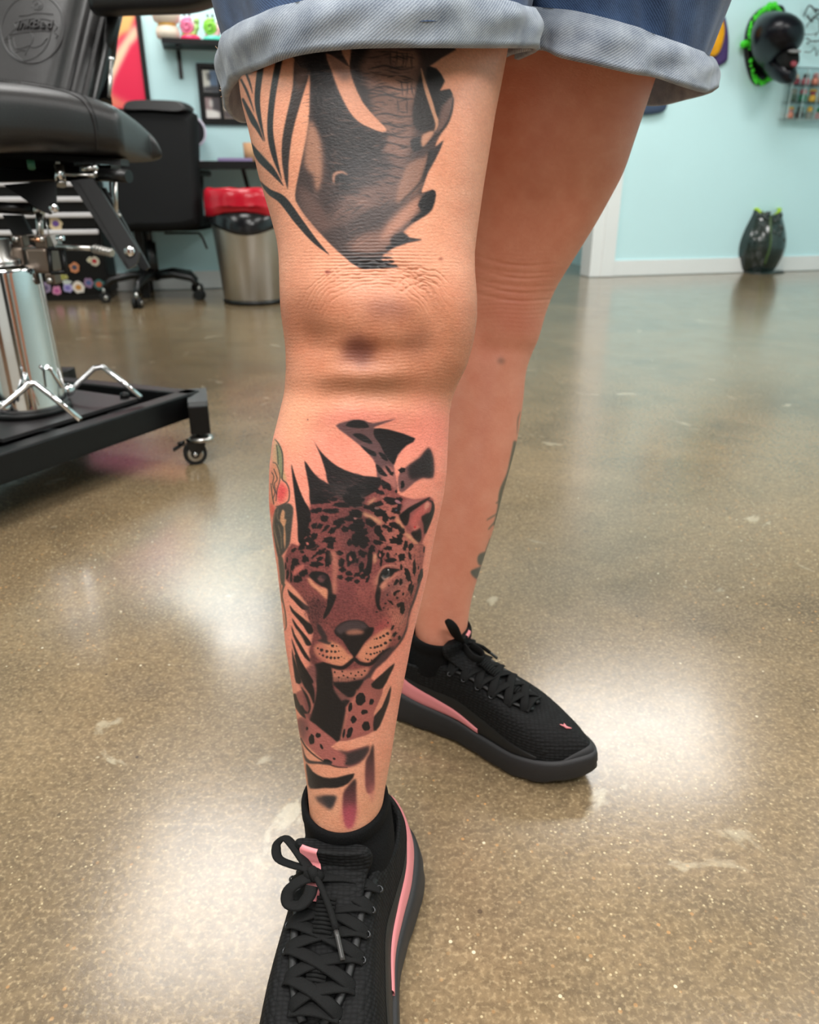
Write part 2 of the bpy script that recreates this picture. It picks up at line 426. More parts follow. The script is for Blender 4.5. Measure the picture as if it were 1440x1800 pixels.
    for P in (((625, 205), (680, 162), (760, 168), (800, 215), (720, 222)), ((675, 270), (740, 262), (800, 300), (826, 340), (760, 325)), ((838, 228), (940, 233), (1142, 300), (1080, 350), (1012, 420), (985, 495), (920, 420), (880, 340), (842, 290)), ((870, 400), (920, 420), (942, 470), (900, 452)), ((735, 350), (800, 380), (850, 405), (850, 435), (795, 412)), ((850, 488), (892, 520), (937, 582), (890, 572), (862, 540)), ((918, 500), (950, 520), (982, 582), (940, 548))):
        s.poly(CA(*P), K, .95, .7, 2)
    s.poly(CA((1240, 368), (1268, 410), (1282, 480), (1276, 592), (1200, 592), (1130, 635), (1060, 695), (1025, 690), (1015, 600), (1040, 540), (1100, 495), (1180, 440)), (112, 76, 76), .95, 1)
    s.poly(CA((1240, 370), (1268, 415), (1280, 480), (1275, 590), (1200, 588), (1120, 610), (1090, 560), (1100, 500), (1180, 440)), (32, 29, 31), .88, 3)
    s.spot(*CA((1046, 535))[0], 5.5, 5, 0, K); s.spot(*CA((1048, 645))[0], 3, 6.5, 0, K)
    # face ground
    face = CA((300, 1000), (360, 830), (380, 740), (500, 650), (640, 610), (900, 600), (1000, 700), (1060, 735), (1170, 765), (1250, 738), (1281, 800), (1245, 930), (1215, 1010), (1195, 1080), (1218, 1110), (1200, 1230), (1180, 1370), (1140, 1500), (1100, 1640), (1075, 1779)) + CB((1085, 100), (1060, 175), (1000, 255), (930, 335), (850, 405), (800, 470), (740, 560), (560, 600), (420, 430), (380, 370), (350, 320)) + J3((620, 1520), (560, 1400), (600, 1200), (640, 1010), (600, 880), (520, 640), (400, 420), (250, 220), (200, 170)) + CA((180, 1320), (175, 1180), (225, 1080), (275, 1100))
    s.poly(face, (134, 72, 70), 1, 1.2)
    s.poly(CA((360, 830), (500, 650), (700, 620), (760, 900), (600, 1000), (400, 960)), (118, 64, 64), .7, 8)
    s.poly(J2((0, 560), (260, 640), (480, 900), (420, 1150), (260, 1400), (0, 1500)), (88, 52, 55), .7, 7)
    s.poly(J1((1000, 700), (1440, 600), (1440, 1500), (1150, 1450), (1100, 1000)), (92, 54, 56), .6, 8)
    s.poly(J1((180, 1300), (520, 1280), (620, 1500), (480, 1760), (280, 1740)), (118, 64, 66), .6, 6)
    s.poly(CA((900, 700), (1180, 1000), (1190, 1200), (1130, 1450), (1000, 1500), (950, 1350), (1000, 1200), (900, 1100)), (196, 118, 104), .75, 10)
    s.poly(CA((560, 1350), (700, 1300), (840, 1330), (850, 1500), (880, 1640), (800, 1680), (560, 1660), (480, 1600)), (132, 68, 68), .9, 7)
    s.poly(CA((700, 1400), (800, 1380), (830, 1500), (760, 1560)), (166, 92, 84), .6, 8)
    s.poly(CA((560, 1400), (680, 1440), (640, 1640), (500, 1640)), (112, 60, 62), .5, 8)
    s.poly(J3((540, 560), (700, 440), (840, 560), (760, 820), (700, 1000), (650, 1250), (700, 1500), (620, 1540), (560, 1400), (620, 1200), (640, 1010), (560, 800)), (84, 50, 52), .8, 5)
    s.poly(J4((560, 600), (820, 600), (900, 640), (840, 940), (700, 1100), (560, 950)), (206, 126, 108), .7, 6)
    s.poly(J4((330, 960), (560, 760), (600, 1000), (420, 1110)), (196, 86, 88), .65, 6)
    mot = np.clip(s.noise((2.6, 2.0), -.6, 1.1), 0, 1) ** 1.5; mot2 = np.clip(s.noise((1.5, 2.4), -.8, 1), 0, 1)
    s.poly(face, (66, 38, 42), .42, 1.5, tex=mot)
    s.poly(face, (206, 130, 112), .22, 1.5, tex=mot2)
    for _ in range(110):
        x, y = RNG.uniform(420, 860), RNG.uniform(420, 900)
        if y < 330 + (x - 400) * .5: continue
        s.spot(*J3((x, y))[0], RNG.uniform(.6, 1.8), RNG.uniform(.5, 1.3), RNG.uniform(0, 90), (48, 32, 36), .7, .6)
    for _ in range(90):
        x, y = RNG.uniform(600, 900), RNG.uniform(1440, 1640)
        s.stroke(CA((x, y), (x + RNG.uniform(-6, 6), y + RNG.uniform(10, 26))), .5, (176, 104, 98) if RNG.random() < .5 else (86, 46, 50), .45, .4)
    for _ in range(70):
        x, y = RNG.uniform(950, 1120), RNG.uniform(1130, 1560)
        s.stroke(CA((x, y), (x + RNG.uniform(4, 16), y + RNG.uniform(14, 40))), .6, (226, 150, 128) if RNG.random() < .6 else (90, 56, 58), .5, .4)
    # crown leaves
    s.poly(CA((385, 308), (430, 385), (520, 475), (620, 535), (760, 578), (885, 592), (880, 660), (760, 740), (600, 725), (500, 642), (480, 560), (440, 430)), (28, 25, 27), .97, .8)
    s.poly(CA((318, 463), (370, 535), (430, 598), (500, 640), (560, 720), (450, 770), (365, 790), (355, 680), (338, 580)), (30, 27, 29), .97, .8)
    s.poly(CA((220, 488), (242, 560), (282, 680), (322, 770), (366, 850), (350, 950), (310, 1060), (272, 1065), (268, 940), (254, 800), (235, 640)), (27, 25, 27), .97, .8)
    s.poly(CA((500, 642), (640, 640), (760, 660), (760, 780), (700, 820), (560, 740)), (52, 46, 47), .85, 3)
    for _ in range(150):
        x, y = RNG.uniform(400, 800), RNG.uniform(560, 780)
        L = RNG.uniform(12, 34)
        s.stroke(CA((x - L, y + RNG.uniform(-9, 2)), (x, y), (x + L, y + RNG.uniform(-2, 9))), [.3, RNG.uniform(.5, 1.2), .3], (118, 78, 78) if RNG.random() < .45 else (34, 32, 34), .5, .4, 2)
    # spots, left forehead (crop J1) and right forehead (crop J2)
    def sp(F, rows, c=K, al=.96):
        for cx, cy, rx, ry, a in rows: s.spot(*F((cx, cy))[0], rx / 9, ry / 9, a, c, al, .55)
    sp(J1, [(760, 440, 130, 60, 5), (960, 430, 80, 32, -12), (1130, 520, 170, 40, 2), (680, 610, 85, 42, -8), (920, 612, 120, 45, 0), (1180, 420, 90, 70, 20), (1300, 300, 120, 90, 0),
            (810, 730, 72, 48, 18), (830, 890, 80, 30, -42), (740, 850, 55, 38, -25), (650, 850, 40, 50, 20), (940, 920, 75, 40, -38), (1040, 790, 100, 55, -18), (1040, 850, 60, 32, -50),
            (1260, 720, 120, 55, -5), (1320, 640, 100, 40, 10), (1140, 900, 65, 50, 10), (1300, 860, 120, 60, -10), (1320, 1050, 70, 130, 0), (1400, 960, 90, 90, 0), (1210, 1110, 40, 50, 0),
            (540, 960, 60, 70, 0), (650, 1010, 55, 60, 30), (470, 1110, 55, 70, 30), (610, 1180, 100, 55, 0), (560, 1070, 60, 45, 0), (620, 1120, 50, 50, 0), (455, 1200, 45, 60, 30), (890, 1070, 100, 52, -8), (910, 1160, 60, 60, 0),
            (760, 1260, 85, 40, -22), (650, 1330, 65, 18, -38), (330, 1230, 50, 28, -40), (470, 1265, 26, 20, 0), (880, 1370, 62, 125, 6), (870, 1260, 40, 30, 0), (1050, 1280, 62, 42, 10), (1080, 1420, 50, 75, 5),
            (1230, 1360, 82, 110, 12), (680, 1460, 110, 50, 0), (740, 1370, 60, 35, -20), (510, 1370, 50, 65, 15), (350, 1420, 65, 60, -30), (310, 1500, 30, 60, 8), (225, 1390, 12, 45, 6), (200, 1480, 13, 60, 0), (230, 1620, 22, 80, 4), (285, 1660, 18, 90, 0), (480, 1590, 80, 55, -30), (390, 1690, 70, 60, -20),
            (1100, 1540, 55, 40, 0), (1200, 1600, 55, 38, 20), (1060, 1660, 50, 36, 0), (1330, 1620, 55, 35, -40), (1200, 1690, 55, 40, 0), (1330, 1730, 42, 34, 0), (1400, 1490, 40, 70, 0), (1330, 1400, 30, 40, 0), (570, 760, 40, 30, 20)])
    s.spot(*J1((545, 1130))[0], 2.2, 2.5, 0, (196, 112, 104)); s.spot(*J1((1230, 1365))[0], 3, 5, 0, (176, 100, 94)); s.spot(*J1((1310, 730))[0], 4, 3, 0, (196, 130, 124), .8)
    s.stroke(J1((420, 1240), (640, 1210), (700, 1150)), 1.2, (160, 92, 86), .6)
    s.poly(J1((320, 1640), (330, 1540), (420, 1480), (500, 1460), (470, 1540), (380, 1600)), (196, 108, 98), .9, 1.2)
    sp(J2, [(60, 460, 110, 90, 0), (300, 250, 120, 55, 25), (430, 320, 75, 30, 15), (520, 210, 100, 52, 38), (790, 180, 28, 50, -10), (690, 305, 22, 25, 0), (470, 20, 70, 22, 20), (620, 20, 30, 30, 0),
            (300, 560, 130, 52, 12), (430, 640, 110, 60, 12), (520, 730, 50, 75, -10), (400, 500, 85, 40, 0), (580, 430, 100, 40, 4), (640, 480, 110, 36, 0), (740, 440, 55, 45, 25), (760, 550, 60, 50, 40), (690, 610, 75, 55, 10),
            (630, 725, 52, 24, -12), (680, 850, 100, 45, 15), (520, 860, 70, 30, 25), (590, 910, 45, 40, 0), (780, 930, 50, 50, 0), (290, 800, 95, 60, 40), (400, 920, 60, 80, -35), (450, 1020, 90, 42, 50), (60, 660, 90, 60, 20), (100, 820, 100, 80, 20),
            (690, 1080, 100, 50, 5), (750, 1030, 45, 75, 0), (740, 1120, 40, 35, 0), (840, 1140, 36, 55, 10), (920, 1180, 45, 60, 10), (820, 1210, 28, 34, 0), (395, 1110, 75, 42, 20), (565, 1205, 75, 35, 4), (440, 1310, 55, 75, 5), (450, 1430, 20, 70, 8),
            (600, 1400, 100, 36, -4), (560, 1320, 28, 50, 0), (780, 1350, 55, 60, 0), (770, 1310, 60, 14, -12), (905, 1330, 22, 60, -12), (690, 1295, 10, 18, 0), (978, 1490, 24, 125, -4), (1130, 1225, 11, 55, 4), (770, 1500, 22, 45, 0), (870, 1610, 40, 110, -25), (1040, 1510, 9, 35, 0), (1075, 1640, 30, 110, 12),
            (150, 1100, 140, 80, 0), (310, 1210, 50, 60, 0), (270, 1400, 42, 210, 4), (160, 1290, 70, 50, 30), (220, 1590, 60, 70, 0), (140, 1500, 40, 80, 0), (40, 1060, 50, 110, 0), (150, 1650, 50, 40, 0), (70, 1730, 40, 32, -20), (240, 1690, 60, 26, -60), (20, 1330, 40, 60, 0)])
    s.spot(*J2((435, 1315))[0], 1.8, 3.4, 0, (190, 110, 104)); s.spot(*J2((715, 470))[0], 5, 3, 20, (190, 130, 140), .8); s.spot(*J2((380, 570))[0], 4.5, 2, 0, (150, 112, 110), .8); s.spot(*J2((690, 600))[0], 2, 1.2, 0, (100, 110, 140), .8)
    for P in (((220, 520), (300, 430), (380, 405), (300, 490)), ((160, 630), (240, 655), (380, 720), (470, 800), (420, 830), (300, 740), (180, 690)), ((680, 700), (750, 760), (830, 860), (810, 900), (740, 830), (690, 780)), ((820, 960), (900, 980), (1010, 1080), (1030, 1150), (930, 1090), (850, 1020)), ((330, 1300), (380, 1290), (370, 1420), (330, 1440))):
        s.poly(J2(*P), (220, 158, 122), .85, 2)
    # ear
    s.poly(J2((820, 425), (960, 440), (1235, 395), (1278, 500), (1262, 640), (1200, 790), (1180, 900), (1140, 1010), (1050, 1120), (920, 980), (830, 880), (750, 700)), (150, 84, 82), .95, 1.5)
    s.poly(J2((790, 640), (960, 560), (1130, 440), (1000, 440), (850, 430), (800, 560)), (176, 110, 104), .9, 3)
    s.poly(J2((900, 800), (1000, 620), (1180, 470), (1230, 520), (1190, 620), (1060, 760), (1000, 900)), (206, 104, 98), .85, 3)
    s.spot(*J2((1180, 530))[0], 4, 7, 20, (230, 160, 140), .8, 1.5)
    s.stroke(J2((760, 720), (900, 600), (1080, 490), (1220, 405)), [10, 9, 6, 2], K, .96, .8)
    s.poly(J2((750, 690), (900, 610), (880, 800), (830, 850), (770, 770)), K, .95, 1)
    s.stroke(J2((1190, 440), (1262, 480), (1268, 600), (1200, 780), (1150, 960)), [2, 3, 6, 9, 3], K, .95, .8)
    s.poly(J2((1090, 700), (1250, 640), (1190, 820), (1140, 1000), (1120, 820)), K, .92, 1.2)
    s.poly(J2((920, 970), (1010, 910), (1070, 880), (1090, 1040), (1040, 1110)), K, .95, 1)
    s.poly(J2((970, 860), (1060, 840), (1050, 900), (960, 930)), (214, 124, 112), .85, 2); s.spot(*J2((985, 868))[0], 2, 1.6, 0, (205, 40, 52))
    # eyes
    s.poly(J1((590, 1590), (680, 1565), (800, 1590), (870, 1640), (900, 1720), (880, 1790), (820, 1770), (740, 1740), (660, 1690)), (28, 26, 28), .97, .8, 2)
    s.poly(J3((560, 100), (640, 60), (760, 45), (870, 90), (905, 180), (940, 280), (945, 390), (1005, 415), (960, 560), (880, 720), (800, 800), (800, 720), (850, 600), (860, 440), (860, 320), (760, 270), (660, 200)), (30, 28, 30), .97, .8)
    s.poly(J3((700, 150), (760, 100), (830, 130), (800, 205), (740, 210)), (120, 74, 76), .8, 1.2); s.spot(*J3((800, 130))[0], 5, 4, 0, (52, 42, 46), .8, 1)
    s.poly(J3((540, 150), (600, 160), (660, 230), (760, 290), (860, 320), (860, 440), (840, 480), (720, 360), (600, 260)), (224, 150, 118), .95, 1.5)
    s.poly(J3((940, 230), (1000, 240), (1000, 380), (950, 390)), (206, 132, 110), .8, 2.5)
    s.poly(J1((900, 1250), (990, 1260), (1030, 1400), (1000, 1780), (940, 1780), (950, 1500)), (200, 126, 106), .75, 3)
    s.poly(J2((390, 1800), (395, 1690), (440, 1570), (530, 1510), (610, 1520), (760, 1540), (660, 1590), (590, 1690), (520, 1740), (440, 1760)), (24, 23, 25), .97, .8)
    s.poly(J4((380, 280), (395, 130), (440, 40), (520, 20), (600, 60), (640, 90), (560, 180), (460, 220), (445, 400), (425, 560), (470, 660), (400, 640), (362, 520), (360, 400)), (28, 26, 28), .97, .9)
    s.spot(*J2((525, 1610))[0], 8, 7, 0, (72, 74, 76), .95, .8); s.spot(*J2((520, 1595))[0], 5, 4.5, 0, (28, 30, 32), .95, .7); s.spot(*J2((565, 1545))[0], 1.2, 1.2, 0, (225, 225, 225), 1, .4)
    s.poly(J2((450, 1640), (520, 1680), (590, 1640), (560, 1700), (480, 1700)), (176, 150, 140), .8, .8)
    s.stroke(J2((380, 1780), (400, 1650), (470, 1520), (580, 1470), (740, 1510)), [3, 3.5, 3, 3, 1], (206, 136, 116), .85, 1.2)
    s.stroke(J4((450, 300), (520, 200), (620, 140), (720, 70)), [7, 6, 5, 3], (206, 130, 112), .9, 1.5)
    s.poly(J4((450, 260), (560, 200), (520, 300), (460, 340)), (214, 146, 120), .85, 3)
    s.poly(J4((330, 130), (390, 120), (370, 330), (330, 330)), (196, 122, 104), .7, 3)
    # right cheek marks
    s.poly(J4((640, 240), (760, 110), (850, 120), (840, 250), (700, 300), (560, 420), (480, 500), (470, 400)), (120, 82, 80), .6, 4)
    sp(J4, [(690, 210, 28, 60, 30), (765, 205, 26, 50, 0), (870, 100, 40, 95, -15), (910, 290, 24, 85, 12), (940, 330, 20, 90, 16), (700, 360, 65, 20, -20), (665, 400, 25, 30, 0), (800, 400, 15, 24, 25), (705, 462, 16, 24, -10), (605, 530, 55, 18, 40), (755, 565, 65, 40, -25), (790, 640, 36, 90, 8), (520, 550, 18, 14, 0), (550, 410, 14, 18, 0), (575, 265, 16, 10, 0), (490, 615, 14, 12, 0), (560, 640, 12, 8, 0), (380, 680, 18, 14, 0), (970, 40, 22, 50, 0), (1060, 150, 26, 80, 10), (630, 930, 18, 50, 28), (560, 850, 10, 18, -20), (660, 1040, 26, 50, 40), (740, 1090, 24, 36, 0)])
    s.stroke(J4((1100, 0), (1060, 200), (980, 470), (910, 650), (870, 820), (850, 950), (760, 1140), (640, 1290)), [3, 4, 3.5, 2.6, 1.2, 2.6, 3, 1.5], (58, 48, 50), .85, .8)
    s.stroke(J4((870, 560), (830, 760), (740, 900)), [2, 4, 1], (110, 76, 76), .6, 1.5)
    for i in range(14):
        x = 640 + i * 16
        s.stroke(J4((x, 690 + 6 * i), (x - 30, 800), (x - 60, 900)), [.5, 1.1, .4], (232, 158, 128) if i % 2 else (170, 92, 88), .6, .5)
    # nose and muzzle
    s.poly(CB((395, 240), (430, 215), (520, 200), (600, 240), (640, 290), (690, 320), (640, 370), (590, 392), (520, 375), (450, 345), (400, 290)), (228, 150, 116), .9, 2.5)
    s.poly(CB((705, 305), (760, 225), (830, 165), (930, 100), (965, 130), (960, 200), (890, 290), (790, 362), (740, 345)), (230, 150, 118), .9, 2.5)
    s.poly(CB((400, 240), (460, 200), (480, 300), (500, 370), (440, 340)), (170, 92, 86), .6, 5)
    s.poly(CB((540, 125), (570, 80), (620, 52), (690, 42), (760, 55), (800, 95), (836, 98), (822, 150), (770, 205), (735, 260), (705, 305), (685, 312), (645, 262), (600, 190), (560, 160)), (26, 23, 26), .96, 1.0)
    s.poly(CB((550, 120), (580, 80), (640, 52), (700, 46), (760, 62), (790, 100), (720, 120), (620, 130), (590, 150)), (78, 64, 67), .9, 2)
    s.poly(CB((625, 135), (660, 115), (720, 112), (765, 128), (740, 148), (650, 152)), (176, 116, 98), .9, 2)
    s.stroke(CB((690, 300), (690, 330)), 3, K, .9, .8)
    s.poly(CB((410, 70), (440, 85), (485, 160), (490, 200), (520, 210), (500, 225), (440, 205), (410, 190), (450, 180), (420, 130)), (50, 42, 44), .9, 1.2)
    for F, rows in ((J3, [(940, 1215, 22), (1005, 1222, 12), (710, 1255, 14), (770, 1285, 24), (850, 1305, 22), (925, 1308, 18), (985, 1312, 18), (1040, 1302, 11), (735, 1345, 10), (790, 1370, 16), (855, 1395, 18), (915, 1405, 20), (975, 1410, 18), (1035, 1405, 18), (1085, 1388, 8), (1130, 1415, 7), (1175, 1710, 16), (1105, 1730, 14), (1020, 1760, 10), (1385, 1665, 14), (960, 1680, 14), (1080, 1660, 18), (1180, 1620, 12)]),
                    (J4, [(555, 1025, 24), (490, 1060, 20), (440, 1085, 18), (380, 1105, 14), (345, 1110, 8), (285, 1250, 14), (350, 1245, 18), (395, 1230, 18), (450, 1212, 20), (520, 1172, 24), (595, 1128, 20), (220, 1340, 12), (288, 1350, 16), (345, 1338, 14), (385, 1325, 14), (430, 1308, 14), (480, 1296, 14), (205, 1420, 9), (240, 1435, 14), (300, 1445, 12), (345, 1435, 11), (190, 1600, 15), (120, 1670, 12), (150, 1695, 8), (35, 1660, 14), (200, 1660, 8)])):
        for x, y, r in rows: s.spot(*F((x, y))[0], r / 9 * 1.15, r / 9, 0, (40, 34, 36), .95, .4)
    # chin
    s.poly(CB((510, 405), (600, 415), (700, 410), (800, 392), (790, 440), (740, 480), (640, 500), (530, 498)), (196, 124, 104), .95, 2)
    for i in range(40):
        x = 520 + i * 6.6
        s.stroke(CB((x, 470), (x + RNG.uniform(-4, 4), 505 + RNG.uniform(0, 10))), .7, (60, 48, 48), .6, .4)
    for x, y in ((545, 430), (575, 470), (610, 455), (640, 470), (665, 440), (700, 455), (720, 430), (745, 450), (768, 420), (600, 425), (690, 480)): s.spot(*CB((x, y))[0], 1.6, 1.6, 0, K, .9, .4)
    s.stroke(CB((455, 362), (540, 390), (600, 398), (645, 372), (690, 335), (730, 362), (800, 372), (850, 340), (900, 290), (960, 250)), [3, 6, 7, 7, 6, 6, 6, 7, 6, 3], (26, 23, 26), .96, .9)
    s.poly(CB((790, 440), (830, 380), (900, 290), (1000, 230), (930, 335), (850, 405), (810, 480), (770, 540), (740, 500)), (66, 50, 53), .9, 1.5)
    # neck and chest
    s.poly(CB((240, 640), (262, 580), (320, 560), (400, 540), (560, 560), (700, 540), (800, 470), (860, 520), (905, 545), (880, 660), (835, 750), (850, 860), (700, 922), (575, 945), (470, 880), (350, 790), (270, 700)), (152, 88, 82), .97, 1)
    s.poly(CB((690, 600), (820, 560), (850, 700), (830, 850), (700, 900), (640, 860)), (172, 98, 90), .7, 5)
    s.poly(CB((395, 370), (515, 380), (530, 520), (545, 560), (600, 640), (628, 720), (605, 880), (560, 952), (470, 885), (355, 800), (385, 690), (410, 560)), (26, 24, 26), .97, 1.2)
    s.poly(CB((530, 505), (640, 505), (760, 485), (725, 550), (700, 600), (640, 620), (570, 560)), (27, 25, 27), .95, 1.2)
    s.poly(CB((530, 545), (570, 570), (660, 630), (640, 650), (590, 640)), (118, 76, 72), .9, 1.5)
    s.poly(CB((600, 640), (655, 640), (640, 670), (610, 700)), K, .9, 1)
    s.stroke(CB((715, 560), (690, 640), (645, 700), (620, 800), (590, 930)), [3, 5, 5, 5, 3], (192, 118, 102), .8, 1.5)
    for cx, cy, rx, ry, a in ((735, 630, 37, 47, 0), (818, 650, 16, 24, 20), (765, 726, 26, 18, -10), (683, 782, 20, 28, 0), (777, 835, 30, 35, 0), (655, 880, 20, 44, 20), (612, 888, 9, 34, 10), (660, 690, 14, 36, 10)):
        s.spot(*CB((cx, cy))[0], rx / 4.24, ry / 4.24, a, K, .97, .5, .08)
    s.poly(CB((815, 520), (900, 440), (992, 362), (955, 450), (905, 545), (850, 555)), K, .95, .9)
    s.poly(CB((962, 530), (955, 620), (935, 690), (880, 830), (835, 868), (838, 760), (895, 690)), (32, 29, 31), .95, .9)
    s.poly(CB((835, 748), (850, 700), (900, 590), (935, 520), (960, 520), (930, 600), (890, 690)), (226, 148, 122), .95, .8)
    # left of the neck
    s.poly(CB((380, 370), (410, 430), (400, 560), (380, 700), (350, 780), (300, 560), (270, 470)), (120, 72, 72), .9, 2)
    for P, w in (([(250, 300), (300, 430), (360, 560), (385, 660)], (3, 12, 14, 4)), ([(300, 540), (345, 620), (365, 700), (345, 735)], (3, 7, 6, 2)), ([(245, 590), (250, 640), (290, 720), (330, 780)], (4, 9, 8, 2)), ([(290, 680), (310, 720), (340, 735)], (6, 7, 3))):
        s.stroke(CB(*P), w, K, .93, .8)
    s.stroke(CB((255, 440), (300, 530), (350, 600), (375, 680), (360, 740)), [3, 4, 4, 4, 2], (196, 120, 104), .85, 1)
    # whisker leaves, left
    for P in (((232, 315), (262, 350), (420, 470), (540, 590), (560, 640), (460, 640), (330, 500), (256, 420)), ((262, 565), (330, 650), (480, 770), (600, 880), (640, 1000), (560, 1030), (480, 900), (370, 770), (290, 670)),
              ((298, 775), (380, 890), (470, 1000), (560, 1110), (610, 1200), (520, 1210), (440, 1070), (345, 910)), ((290, 895), (350, 1040), (440, 1190), (560, 1390), (590, 1470), (500, 1400), (400, 1225), (320, 1060)),
              ((290, 1090), (345, 1230), (440, 1450), (600, 1710), (640, 1800), (560, 1800), (430, 1550), (340, 1310)), ((302, 1250), (330, 1390), (400, 1610), (450, 1800), (365, 1800), (330, 1600), (308, 1440))):
        s.poly(J3(*P), (26, 24, 26), .95, .8, 2)
    s.poly(J3((420, 440), (540, 560), (600, 700), (480, 620)), (78, 58, 60), .8, 2)
    for P in (((200, 190), (300, 270), (420, 400), (560, 590), (400, 470), (260, 340)), ((270, 540), (400, 640), (520, 770), (570, 860), (460, 760), (330, 650)), ((330, 1000), (440, 1180), (590, 1420), (560, 1300), (480, 1110), (380, 960))):
        s.poly(J3(*P), (236, 152, 126), .9, 1.2)
    # arm band and lower leaves
    s.poly(CB((265, 780), (345, 780), (460, 868), (560, 952), (515, 985), (620, 1022), (800, 978), (765, 1070), (700, 1122), (620, 1142), (540, 1132), (450, 1078), (370, 1005), (298, 925)), (170, 98, 92), .97, 1)
    s.poly(CB((265, 780), (345, 800), (330, 900), (300, 925)), (100, 66, 66), .7, 4)
    for cx, cy, rx, ry, a in ((372, 930, 22, 38, 0), (420, 900, 19, 18, 0), (446, 985, 9, 22, -25), (540, 1075, 12, 8, 20), (490, 1095, 34, 15, 12), (338, 850, 8, 14, 0), (632, 1110, 6, 6, 0)):
        s.spot(*CB((cx, cy))[0], rx / 4.24, ry / 4.24, a, K, .97, .5, .08)
    s.poly(CB((520, 980), (640, 1028), (802, 978), (772, 1062), (705, 1115), (620, 1125), (630, 1050)), (46, 42, 44), .9, 2.5)
    s.stroke(CB((290, 920), (340, 1000), (430, 1075), (540, 1130), (640, 1140)), [2, 2.4, 2, 2, 1], K, .9, .7)
    s.poly(CB((295, 940), (320, 1040), (360, 1088), (450, 1095), (525, 1100), (505, 1122), (420, 1112), (345, 1108), (315, 1060)), (56, 48, 50), .95, .9)
    s.poly(CB((330, 1105), (380, 1170), (460, 1213), (560, 1215), (692, 1183), (645, 1258), (560, 1292), (470, 1292), (362, 1296), (342, 1220)), (28, 26, 28), .96, 1.0)
    s.poly(CB((830, 962), (838, 1060), (842, 1200), (838, 1300), (800, 1340), (772, 1280), (774, 1100), (802, 1040)), (28, 26, 29), .92, 1.6, colr2=(150, 80, 84))
    s.poly(CB((830, 1260), (838, 1330), (825, 1400), (800, 1330)), (206, 120, 110), .6, 3)
    s.poly(CB((700, 1222), (704, 1320), (706, 1440), (680, 1575), (630, 1585), (606, 1480), (606, 1340), (642, 1280)), (27, 25, 28), .93, 1.8, colr2=(196, 92, 104))
    s.poly(CB((610, 1440), (705, 1430), (680, 1580), (630, 1585)), (190, 82, 98), .7, 5)
    s.poly(CB((395, 1358), (548, 1350), (550, 1385), (520, 1452), (470, 1432)), (70, 58, 60), .9, 2.5)
    s.poly(CB((450, 1358), (548, 1352), (545, 1390), (515, 1440), (480, 1410)), (46, 46, 50), .7, 2)
    # ---------------- old rose on the outside of the shin
    s.poly(KR((118, 62), (150, 100), (188, 180), (196, 400), (150, 420), (100, 280), (90, 200)), (176, 160, 118), .6, 2)
    s.poly(KR((135, 120), (165, 130), (188, 230), (188, 420), (160, 380), (140, 260)), (120, 128, 96), .85, 1.5)
    s.poly(KR((195, 340), (225, 430), (200, 440)), (170, 170, 112), .7, 2)
    s.poly(KR((90, 280), (130, 280), (170, 400), (150, 480), (130, 640), (80, 640), (76, 480)), (206, 134, 104), .8, 2)
    s.poly(KR((185, 430), (215, 470), (250, 530), (240, 620), (170, 660), (128, 672), (130, 560), (150, 480)), (240, 146, 122), .95, 1)
    s.spot(*KR((180, 545))[0], 8, 17, 8, (222, 74, 78), .85, 3.5)
    s.poly(KR((80, 640), (120, 690), (100, 760), (84, 740)), (212, 88, 74), .8, 2)
    G = (58, 62, 58)
    s.stroke(KR((118, 62), (150, 100), (186, 190), (192, 330), (186, 420), (225, 460), (250, 530), (240, 620), (170, 660), (128, 672)), [1.2, 2, 2.4, 2, 2.2, 2.2, 2, 2.2, 2, 1.5], G, .9, .6)
    for P in (((100, 270), (135, 290), (165, 380), (160, 450), (140, 520), (130, 620)), ((135, 110), (145, 200), (150, 290)), ((90, 360), (110, 400), (100, 470), (120, 540), (100, 600)), ((110, 330), (140, 420), (115, 470), (135, 560)), ((84, 460), (95, 560), (110, 650))):
        s.stroke(KR(*P), 1.5, G, .85, .5)
    s.poly(KR((120, 700), (170, 660), (240, 640), (285, 680), (280, 780), (262, 940), (250, 1020), (200, 1090), (165, 1130), (145, 1120), (120, 1000), (100, 850)), (66, 66, 62), .95, 1)
    s.poly(KR((185, 700), (210, 720), (205, 780), (225, 790), (210, 850), (218, 940), (210, 1060), (198, 960), (200, 860), (165, 800)), (216, 156, 118), .95, .9)
    for P in (((125, 720), (110, 800), (120, 900), (150, 1040)), ((150, 690), (140, 760), (160, 800)), ((150, 840), (175, 940), (180, 1050)), ((110, 880), (140, 980), (165, 1100))):
        s.stroke(KR(*P), 1.6, (150, 128, 104), .7, .8)
    s.poly(KR((150, 1125), (190, 1130), (212, 1260), (205, 1370), (175, 1370), (160, 1250)), (76, 76, 68), .95, 1)
    s.stroke(KR((205, 1370), (185, 1460), (200, 1560), (215, 1640), (222, 1750), (205, 1790)), [4, 2, 2, 2, 2, 1], (80, 76, 66), .9, .6)
    s.stroke(KR((170, 1370), (180, 1500), (190, 1540)), 1.4, (80, 76, 66), .8, .6)
    s.stroke(KR((200, 1640), (208, 1740)), 1.5, (170, 130, 104), .8, .6)
    # healed-skin grain through the ink
    s.a *= (1 + .05 * s.noise((1.4, 1.0), -1, 1) + .03 * s.noise((4, 1.2), -1, 1))[..., None]
    return s

